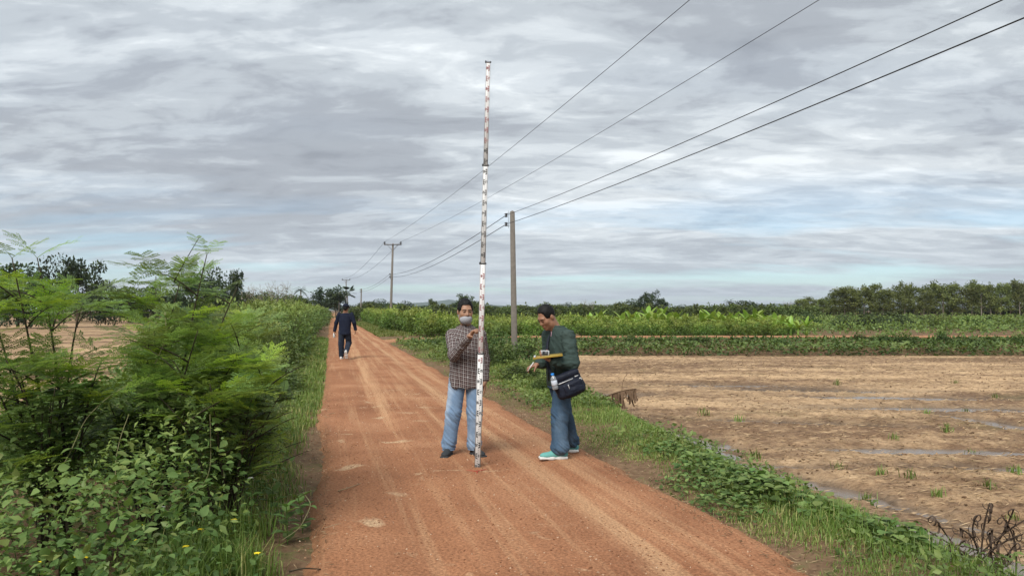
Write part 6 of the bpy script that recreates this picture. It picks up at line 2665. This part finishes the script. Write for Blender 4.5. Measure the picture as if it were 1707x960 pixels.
# ================================================================== the man in the green jacket
def person_b():
    og = gp(925, 766)
    root = empty('person', (og[0], og[1], 0.03))
    tag(root, 'man in dark green jacket and dark jeans looking down at his notes', 'person')
    Fd = unit(np.array([-.88, -.47, 0]))
    Lf = np.array([-Fd[1], Fd[0], 0]) * 1.0           # his left, nearer the camera
    if Lf[1] > 0:
        Lf = -Lf
    yaw = math.atan2(Lf[1], Lf[0])
    C = lambda z, f=0.0, l=0.0: np.array([.050, .0, z]) + Fd * f + Lf * l
    SL, EL, WL = C(1.235, .0, .165), np.array([.165, -.235, .970]), np.array([-.040, -.290, 1.000])
    SR, ER, WR = C(1.235, .02, -.165), np.array([-.045, .15, .985]), np.array([-.165, -.04, .950])
    hipL, knL, anL = C(.80, 0, .085), np.array([.042, -.095, .43]), np.array([.045, -.11, .085])
    hipR, knR, anR = C(.80, -.01, -.085), np.array([.105, .13, .44]), np.array([.190, .27, .085])
    hc = np.array([-.082, -.055, 1.425])
    fd = unit(np.array([-.74, -.50, -.62]))
    RH = frame(fd)
    hp, P, Fp = head_prims(hc, RH)
    hL = np.array([-.108, -.285, 1.035])
    handL = hand_prims(WL + [-.008, 0, .006], hL - WL + [0, 0, -.005], (-.05, .30, 1), (.2, 1, .3), (.55, .6, .65, .7), .7, .95)
    handR = hand_prims(WR + [-.008, 0, 0], np.array([-.95, -.25, -.32]), (.05, .35, -1), (-.1, -1, -.1), (.7, .8, .9, 1.0), .5, .95)
    body = hp + [Cone(P(0, .025, -.05), C(1.28, .03), .053, .058, .03),
                 Loft([(.74, .05, 0, .13, .095), (.95, .05, 0, .12, .09), (1.15, .05, 0, .14, .095), (1.25, .045, -.005, .125, .075), (1.32, .02, -.01, .06, .05)], yaw, .03)] \
        + limb([SL, EL, WL], [.05, .036, .027]) + limb([SR, ER, WR], [.05, .036, .027]) + handL + handR + limb([hipL, knL, anL], [.075, .05, .034]) + limb([hipR, knR, anR], [.075, .05, .034])
    soft_obj('body', body, .0062, SKIN_B, root)
    soft_obj('hair', hair_prims(P, Fp, front=.098, thick=.008, side=.012), .005, M_HAIR, root, 1, lambda V: .009 * (fbm(V * np.array([90, 90, 35]), 3, 6) - .5))
    for s in (-1, 1):
        soft_obj('eye', [Ell(P(s * .031, -.0925, .011), np.array([.0145, .006, .0036]), Fp)], .0018, M_EYE, root)
        soft_obj('eyebrow', [Cone(P(s * .014, -.098, .031), P(s * .046, -.088, .033), .004, .003)], .002, M_HAIR, root)
    soft_obj('lips', [Ell(P(0, -.098, -.060), np.array([.022, .007, .006]), Fp)], .002, M_LIP, root)
    # undershirt seen in the collar
    soft_obj('undershirt', [Loft([(1.20, .035, -.01, .11, .086), (1.30, .015, -.018, .066, .060)], yaw, .01)], .006, M_PINK, root)
    rows = [(.735, .055, 0, .158, .118), (.85, .055, 0, .158, .120), (1.0, .055, 0, .160, .124), (1.12, .052, 0, .166, .120), (1.20, .05, 0, .162, .108), (1.265, .042, -.002, .140, .092), (1.315, .03, -.006, .092, .074)]
    jk = [Loft(rows, yaw, .03, cap=.004)] + limb([SL, EL, WL * .9 + EL * .1], [.066, .060, .046], .03) + limb([SR, ER, WR * .9 + ER * .1], [.074, .062, .048], .035)
    # open front
    Rj = np.stack([Lf, Fd, np.array([0, 0, 1.0])], 1)
    jk.append(Box(np.array([.018, -.018, 1.30]) + Fd * .10, (.020, .07, .085), Rj @ np.array([[1, 0, 0], [0, .8, .6], [0, -.6, .8]]), .006, .008, '-'))

    def fold(V):
        dl = np.minimum(arm_group([SL, EL, WL], .07)[0](V), arm_group([SR, ER, WR], .07)[0](V))
        w = sstep(.03, -.01, dl)
        tor = ridge(np.stack([V[:, 0] * 7, V[:, 1] * 7, V[:, 2] * 6 + V[:, 0] * 9], -1), 13, 3) * .016
        slv = ridge(V * np.array([13, 13, 19]), 14, 2) * .013
        return tor * (1 - w) + slv * w
    jo = soft_obj('jacket', jk, .007, M_JACKET, root, 1, fold)
    V, F = soft([Loft([(1.275, .030, -.008, .094, .082), (1.345, .018, -.014, .078, .072)], yaw, .01, cap=.004), Loft([(1.22, .03, -.008, .076, .066), (1.40, .018, -.014, .068, .062)], yaw, .004, '-', .004),
                 Box(np.array([.018, -.018, 1.30]) + Fd * .10, (.030, .08, .09), Rj, .006, .006, '-')], .005)
    obj('collar', mesh_np('collar', V, F, M_JACKET, True), jo)
    mb = MB()
    add_tube(mb, [C(1.20, .122), C(1.05, .140), C(.90, .138), C(.78, .135)], .004, 5)
    mb.build('zip', M_BLACKP, jo, True)
    for an, w in ((WL, EL), (WR, ER)):
        d = unit(an - w)
        c = an * .9 + w * .1
        Rc = frame(d)
        th = np.linspace(0, 2 * np.pi, 21)
        mb = MB()
        add_tube(mb, c + (np.cos(th)[:, None] * Rc[:, 0] + np.sin(th)[:, None] * Rc[:, 2]) * .043, .008, 5)
        mb.build('cuff', M_JACKET, jo, True)
    jn = [Loft([(.70, .052, 0, .150, .115), (.84, .052, 0, .150, .112)], yaw, .03, cap=.02)] + limb([hipL, knL, anL + [0, 0, .03]], [.098, .086, .080], .003) + limb([hipR, knR, anR + [0, 0, .03]], [.098, .082, .075], .003)
    jn += [Box((0, 0, -.035), (1, 1, .085), None, .002, .002, '-')]

    def jfold(V):
        kz = .7 * np.exp(-((V[:, 2] - .44) / .10) ** 2) + 1.8 * np.exp(-((V[:, 2] - .11) / .06) ** 2) + .35
        return ridge(np.stack([V[:, 0] * 9, V[:, 1] * 9, V[:, 2] * 18 + V[:, 0] * 18], -1), 17, 2) * .0105 * kz
    soft_obj('trousers', jn, .0075, M_JEAN_D, root, 1, jfold)
    shoe(root, anL * [1, 1, 0] + [.075, .015, 0], anL * [1, 1, 0] + [-.3, -.05, 0], M_TEAL, M_WHITE, .30, laces=True)
    shoe(root, anR * [1, 1, 0] + [.075, .012, 0], anR * [1, 1, 0] + [-.3, -.04, 0], M_TEAL, M_WHITE, .29, laces=True)
    return root, og, WL, WR, Fd, Lf


rootB, ogB, WLb, WRb, FdB, LfB = person_b()
OB = np.array([ogB[0], ogB[1], .03])


def things_b():
    # clipboard, held flat under the camera
    a, b = np.array([-.230, -.285, 1.028]), np.array([.060, -.300, 1.062])
    c = (a + b) / 2
    ux = unit(b - a)
    uy = unit(np.cross([0.0, -.07, 1.0], ux))
    uz = np.cross(ux, uy)
    R = np.stack([ux, uy, uz], 1)
    o = empty('clipboard', OB + c)
    tag(o, 'yellow clipboard held flat by the man in the green jacket', 'clipboard')
    mb = MB()
    mb.add(*box_vf((0, 0, 0), (np.linalg.norm(b - a), .18, .008), R, .002))
    mb.build('board', M_YBOARD, o)
    mb = MB()
    mb.add(*box_vf(R @ np.array([.01, 0, .0065]), (.25, .16, .004), R))
    mb.build('paper', mat_plain('paper', (.32, .23, .05), .8, var=.05), o)
    mb = MB()
    mb.add(*box_vf(R @ np.array([-.128, 0, .013]), (.022, .09, .012), R, .003))
    mb.build('clip', M_SILVER, o)
    # compact camera on top
    cc = np.array([-.115, -.300, 1.075])
    o = empty('compact_camera', OB + cc)
    tag(o, 'small silver compact camera in the hand above the yellow clipboard', 'camera')
    Rc = frame(unit(np.array([-.3, -.9, .25])))
    mb = MB()
    mb.add(*box_vf((0, 0, 0), (.092, .026, .056), Rc, .006))
    mb.build('body', M_SILVER, o)
    mb = MB()
    mb.add(*box_vf(Rc @ np.array([-.008, .0142, -.002]), (.060, .003, .040), Rc, .001))
    mb.build('screen', M_BLACKP, o)
    mb = MB()
    add_tube(mb, [Rc @ np.array([.028, 0, .027]), Rc @ np.array([.028, 0, .034])], .007, 10)
    mb.build('shutter_button', M_BLACKP, o)
    mb = MB()
    add_tube(mb, [Rc @ np.array([0, -.013, 0]), Rc @ np.array([0, -.03, 0])], [.02, .018], 14)
    mb.build('lens', M_BLACKP, o)
    # pen
    a, b = np.array([-.220, -.085, .972]), np.array([-.290, -.105, .868])
    mbp = MB()
    o = empty('pen', OB + a)
    tag(o, 'white pen in the lowered hand of the man in the green jacket', 'pen')
    add_tube(mbp, [0 * a, (b - a) * .85], .0055, 8)
    mbp.build('barrel', M_WHITE, o, True)
    mbp = MB()
    add_tube(mbp, [(b - a) * .85, b - a], [.0055, .002], 8)
    mbp.build('tip', M_BLACKP, o, True)
    # shoulder bag
    bc = np.array([.120, -.285, .765])
    tilt = math.radians(-21)
    o = empty('shoulder_bag', OB + bc)
    BS = .88
    tag(o, 'navy shoulder bag with silver zips hanging at the hip of the jacket man', 'bag')
    ca, sa = math.cos(tilt), math.sin(tilt)
    Rb = np.array([[ca, 0, sa], [0, 1, 0], [-sa, 0, ca]])
    Rb = Rb @ np.array([[math.cos(.25), -math.sin(.25), 0], [math.sin(.25), math.cos(.25), 0], [0, 0, 1]])

    def q(x, y, z):
        return Rb @ (np.array([x, y, z]) * BS)
    fo = lambda V: .006 * (ridge(V * 11, 31, 2)) + .004 * (fbm(V * 25, 2, 32) - .5)
    soft_obj('body', [Box(q(0, 0, -.01), (.145, .048, .101), Rb, .040, .01), Ell(q(.02, -.02, -.06), (.123, .053, .066), Rb, .05)], .006, M_BAG, o, 1, fo)
    soft_obj('flap', [Box(q(-.005, -.012, .105), (.141, .048, .031), Rb, .028, .01)], .006, M_BAG, o, 1, fo)
    pk = soft_obj('front_pocket', [Box(q(.025, -.056, -.045), (.104, .023, .060), Rb, .020, .01)], .005, M_BAG, o, 1, fo)
    for nm, x0, x1, z, y in (('zip', -.115, .045, .052, -.062), ('zip', .085, .125, .062, -.060)):
        mb = MB()
        mb.add(*box_vf(q((x0 + x1) / 2, y, z), (abs(x1 - x0), .008, .009), Rb, .002))
        mb.build(nm, M_SILVER, o)
    mb = MB()
    mb.add(*box_vf(q(-.03, -.086, -.012), (.008, .005, .045), Rb, .002))
    mb.build('zip_pull', M_SILVER, pk)
    mb = MB()
    th = np.linspace(0, 2 * np.pi, 18, endpoint=False)
    V = np.array([q(.132 + .015 * math.cos(t), -.074, .012 + .022 * math.sin(t)) for t in th] + [q(.132, -.077, .012)])
    mb.add(V, np.array([[i, (i + 1) % 18, 18] for i in range(18)]))
    mb.build('round_logo', M_WHITE, o)
    # dark figure inside the badge
    mb = MB()
    mb.add(*box_vf(q(.132, -.078, .020), (.010, .002, .006), Rb))
    mb.add(*box_vf(q(.132, -.078, .004), (.010, .002, .006), Rb))
    mb.build('logo_mark', M_BAG, o)
    # strap: front and back runs over the far shoulder
    sh = np.array([.02, .02, 1.335])
    runs = [[q(.150, .02, .115), np.array([.205, -.17, 1.0]) - bc, np.array([.175, -.06, 1.15]) - bc, np.array([.11, .03, 1.28]) - bc, sh - bc],
            [q(-.150, .01, .10), np.array([-.09, -.15, .98]) - bc, np.array([-.09, -.10, 1.12]) - bc, np.array([-.055, -.03, 1.26]) - bc, sh - bc]]
    for r in runs:
        P = np.array(r)
        t = np.linspace(0, 1, 26)
        Q = np.stack([np.interp(t, np.linspace(0, 1, 5), P[:, k]) for k in range(3)], -1)
        for _ in range(6):
            Q[1:-1] = (Q[:-2] + 2 * Q[1:-1] + Q[2:]) / 4
        out = unit(Q - (np.array([.05, 0, 0]) - bc) * [1, 1, 0] - Q * [0, 0, 1])
        T_ = unit(np.gradient(Q, axis=0))
        Wd = unit(np.cross(T_, out)) * .019
        V = np.concatenate([Q - Wd + out * .004, Q + Wd + out * .004, Q + Wd, Q - Wd])
        F = []
        for i in range(25):
            for (u, v) in ((0, 1), (1, 2), (2, 3), (3, 0)):
                F.append([u * 26 + i, v * 26 + i, v * 26 + i + 1, u * 26 + i + 1])
        obj('strap', mesh_np('strap', V, np.array(F), M_BAG, True), o)
    # bottle in the side pocket
    bt = np.array([-.028, -.375, .800])
    o = empty('water_bottle', OB + bt)
    tag(o, 'small clear water bottle with blue cap in the side of the navy bag', 'bottle')
    m = NT('clear_plastic')
    m.bsdf((.86, .90, .95), .12, spec=.5, trans=.75)
    ax = unit(np.array([-.22, -.05, 1]))
    ring = [(-.075, .026), (-.07, .031), (-.045, .030), (-.04, .0285), (-.035, .030), (.0, .030), (.01, .029), (.03, .030), (.045, .024), (.058, .013), (.068, .013)]
    mb = MB()
    add_tube(mb, [ax * z for z, r in ring], [r for z, r in ring], 14)
    mb.build('bottle', m.m, o, True)
    mb = MB()
    add_tube(mb, [ax * z for z in (.064, .067, .083, .086)], [.014, .0165, .0165, .013], 14)
    mb.build('cap', mat_plain('blue_cap', (.02, .22, .65), .4, var=.05), o, True)
    mb = MB()
    add_tube(mb, [ax * z for z in (-.030, -.028, .012, .014)], [.0300, .0312, .0312, .0300], 14)
    mb.build('label_band', mat_plain('bottle_label', (.55, .60, .68), .5, var=.35, scale=60), o, True)


things_b()


# ================================================================== the man walking away
def walker(name, og, sc, label, res, far=False):
    root = empty(name, og)
    root.scale = (sc,) * 3
    tag(root, label, 'person')
    hc = np.array([.06, -.03, 1.575])
    RH = frame(unit(np.array([.05, 1, -.22])))
    hp, P, Fp = head_prims(hc, RH)
    Sl, El, Wl = (-.150, 0, 1.38), (-.245, .03, 1.12), (-.300, .06, .88)
    Sr, Er, Wr = (.235, 0, 1.38), (.315, -.02, 1.13), (.345, .05, .92)
    hl, kl, al = (-.065, 0, .86), (-.085, .02, .47), (-.075, .02, .09)
    hr_, kr, ar = (.105, 0, .86), (.125, .12, .50), (.110, -.16, .24)
    body = hp + [Cone(P(0, .02, -.05), (.045, 0, 1.42), .055, .06, .03), Loft([(.8, .02, 0, .13, .1), (1.2, .035, 0, .15, .1), (1.38, .04, 0, .14, .08), (1.46, .045, 0, .06, .05)], 0, .03)] \
        + limb([Sl, El, Wl], [.05, .036, .027]) + limb([Sr, Er, Wr], [.05, .036, .027]) + limb([hl, kl, al], [.075, .05, .034]) + limb([hr_, kr, ar], [.075, .05, .034]) \
        + hand_prims(Wl, (-.05, .1, -1), (1, 0, 0), (0, 1, 0), (.8, .85, .9, .9), .4) + hand_prims(Wr, (0, .1, -1), (-1, 0, 0), (0, 1, 0), (.4, .45, .5, .5), .4)
    soft_obj('body', body, res, SKIN_A, root)
    soft_obj('hair', hair_prims(P, Fp, side=-.05, nape=.06), res, M_HAIR, root)
    if far:
        hat = M_WHITE
    else:
        hat = M_NAVY
    ho = soft_obj('hat', [Ell(P(0, .01, .075), (.092, .106, .075), Fp, .01), Ell(P(0, .0, .045), (.135, .145, .016), Fp, .015), Box(P(0, 0, -.07), (.3, .3, .1), Fp, .01, .01, '-')], res, hat, root)
    f1 = lambda V: ridge(np.stack([V[:, 0] * 6, V[:, 1] * 6, V[:, 2] * 5], -1), 43, 3) * .006
    soft_obj('shirt', [Loft([(.76, .02, 0, .185, .130), (.95, .025, 0, .180, .128), (1.2, .035, 0, .190, .125), (1.35, .04, 0, .175, .10), (1.43, .045, 0, .09, .07)], 0, .03, cap=.01)]
             + limb([Sl, El, Wl], [.064, .056, .045], .03) + limb([Sr, Er, Wr], [.064, .056, .045], .03), res, M_NAVY, root, 1, f1)
    f2 = lambda V: ridge(np.stack([V[:, 0] * 6, V[:, 1] * 6, V[:, 2] * 12], -1), 44, 3) * .010
    soft_obj('trousers', [Loft([(.74, .02, 0, .15, .11), (.9, .02, 0, .15, .11)], 0, .03)] + limb([hl, kl, np.array(al) + [0, 0, .02]], [.1, .082, .070], .03) + limb([hr_, kr, ar], [.1, .080, .068], .03), res, M_NAVYJ, root, 1, f2)
    shoe(root, (-.075, -.06, 0), (-.085, .2, 0), M_BLACKP if far else M_WHITE, M_WHITE, .28, res=res)
    d = unit(np.array([0, .45, -.9]))
    up = unit(np.array([0, .9, .45]))
    R = np.stack([np.cross(d, up), d, up], 1)
    shoe(root, np.array(ar) + [0, -.095, .03], np.array(ar) + d * .3, M_BLACKP if far else M_WHITE, M_WHITE, .28, R=R, res=res)
    return root


ogC = gp(573, 600)
walker('person', (ogC[0], ogC[1], .02), 1.0, 'man in navy shirt and hat walking away along the road', .010)
bt = np.array([ogC[0] - .315, ogC[1] + .07, .80])
o = empty('drink_bottle', bt)
tag(o, 'white drink bottle carried by the man walking away', 'bottle')
mb = MB()
add_tube(mb, [(0, 0, z) for z in (-.115, -.11, -.02, .01, .035, .05)], [.03, .036, .036, .032, .017, .016], 12)
mb.build('bottle', M_WHITE, o, True)
mb = MB()
add_tube(mb, [(0, 0, .05), (0, 0, .07)], [.019, .017], 12)
mb.build('cap', mat_plain('red_cap', (.45, .05, .06), .5, var=.05), o, True)
ogD = gp(549, 530.2)
walker('person', (ogD[0], ogD[1], .02), .98, 'tiny far person in dark clothes and white hat at the road end', .02, True)


# ================================================================== the levelling staff
def staff():
    base = gp(796, 781, .03)
    top = at(814, 104, base[1])
    ax = top - base
    H = np.linalg.norm(ax)
    z = unit(ax)
    x = unit(np.array([1, -.04, 0]) - z * z[0])
    y = np.cross(z, x)
    R = np.stack([x, y, z], 1)
    o = empty('levelling_staff', base)
    tag(o, 'tall white telescopic levelling staff with red and black E graduations', 'measuring staff')
    M_ST = mat_plain('staff_enamel', (.64, .64, .63), .45, var=.06, scale=6)
    M_AL = mat_plain('staff_aluminium', (.42, .42, .42), .4, .5, var=.08)
    M_BK = mat_plain('black_print', (.012, .012, .013), .6, var=.1)
    M_RD = mat_plain('red_print', (.30, .06, .07), .6, var=.1)
    joints = [0.0, (781 - 590) / 681, (781 - 440) / 681, (781 - 275) / 681, 1.0]
    wid = [.049, .044, .039, .034]

    def bx(mb, cx, cz, w, h, dy, th=.0016):
        mb.add(*box_vf(R @ np.array([cx, dy, cz]), (w, th, h), R))
    SEG = {'0': 'abcdef', '1': 'bc', '2': 'abged', '3': 'abgcd', '4': 'fgbc', '5': 'afgcd', '6': 'afgedc', '7': 'abc', '8': 'abcdefg', '9': 'abcdfg'}

    def digit(mb, ch, cx, cz, w, h, dy):
        t = .0034
        for s_ in SEG[ch]:
            px, pz, sw, sh_ = {'a': (0, h / 2, w, t), 'd': (0, -h / 2, w, t), 'g': (0, 0, w, t), 'b': (w / 2, h / 4, t, h / 2), 'c': (w / 2, -h / 4, t, h / 2), 'e': (-w / 2, -h / 4, t, h / 2), 'f': (-w / 2, h / 4, t, h / 2)}[s_]
            bx(mb, cx + px, cz + pz, sw, sh_, dy)
    for i in range(4):
        z0, z1, w = joints[i] * H, joints[i + 1] * H, wid[i]
        mb = MB()
        dep = .030 - .004 * i
        mb.add(*box_vf(R @ np.array([0, 0, (z0 + z1) / 2 + (.004 if i == 0 else 0)]), (w, dep, z1 - z0 - .002), R, .003))
        sec = mb.build('section', M_ST, o)
        mb = MB()
        for sgn in (-1, 1):
            mb.add(*box_vf(R @ np.array([sgn * (w / 2 + .0018), 0, (z0 + z1) / 2]), (.0032, dep + .003, z1 - z0 - .006), R))
        mb.build('edge_rail', M_AL, sec)
        marks = {0: MB(), 1: MB()}
        dy = -(dep / 2 + .0012)
        k = math.ceil(z0 / .10 - 1e-6)
        while k * .10 < z1 - .06:
            zz = k * .10
            red = 1 if 1.0 <= zz + 1e-6 < 2.0 or zz > 3.0 else 0
            mb = marks[red]
            if zz > z0 + .01 or i == 0:
                side = 1 if k % 2 == 0 else -1
                cx = side * w * .20
                # the E block: five 1 cm steps joined by a stem
                stem_x = cx + side * w * .16
                bx(mb, stem_x, zz + .025, w * .10, .05, dy)
                for q in (0, 2, 4):
                    bx(mb, cx - side * w * .01, zz + .005 + q * .01, w * .24, .0085, dy - .0003)
                # fine steps on the other column
                for q in (5, 7, 9):
                    bx(mb, -side * w * .08, zz + .005 + q * .01, w * .10, .006, dy)
                lab = '%02d' % (k % 100)
                digit(mb, lab[0], -side * w * .28 - .006, zz + .026, .007, .022, dy)
                digit(mb, lab[1], -side * w * .28 + .006, zz + .026, .007, .022, dy)
            k += 1
        for red, mb in marks.items():
            if mb.n:
                mk = mb.build('graduations', (M_RD if red else M_BK), sec)
                mk['kind'] = 'stuff'
        # clamp at the upper end
        mb = MB()
        mb.add(*box_vf(R @ np.array([0, 0, z1 - .004]), (w + .007, dep + .006, .012), R, .003))
        mb.add(*box_vf(R @ np.array([-w / 2 - .007, 0, z1 + .002]), (.013, .018, .024), R, .003))
        mb.add(*box_vf(R @ np.array([w / 2 + .006, 0, z1 + .000]), (.010, .016, .018), R, .003))
        mb.build('clamp', M_BLACKP, o)
    mb = MB()
    mb.add(*box_vf(R @ np.array([0, 0, -.002]), (.060, .034, .012), R, .003))
    mb.build('foot_plate', M_AL, o)
    # red string on the ground
    so = empty('red_string', base * [1, 1, 0] + [0, 0, .035])
    tag(so, 'red string tied round a pin at the foot of the staff', 'string')
    M_R = mat_plain('red_string_fibre', (.42, .05, .035), .8, var=.1)
    g = base * [1, 1, 0]
    for pts in ([gp(764, 782, .035), gp(785, 783, .045), gp(797, 784, .05)], [gp(797, 783, .05), gp(806, 782, .05), gp(814, 780, .035)], [gp(797, 784, .05), gp(792, 788, .04), gp(801, 790, .035)]):
        mb = MB()
        add_tube(mb, bez(*[p - g - [0, 0, .035] + [0, -.035, 0.002] for p in pts], 8), .0032, 5)
        mb.build('strand', M_R, so, True)


staff()

# ------------------------------------------------------------------ the air
m = NT('haze_air')
pv = m.n('ShaderNodeVolumePrincipled')
pv.inputs['Color'].default_value = (.80, .88, 1.0, 1)
pv.inputs['Density'].default_value = 0.00013
pv.inputs['Anisotropy'].default_value = 0.2
m.l(pv.outputs[0], m.out.inputs['Volume'])
V, F = box_vf((0, 3000, 62), (13000, 7000, 130))
o = obj('haze', mesh_np('haze', V, F, m.m))
tag(o, 'pale haze in the air over the whole plain', 'haze', kind='stuff')
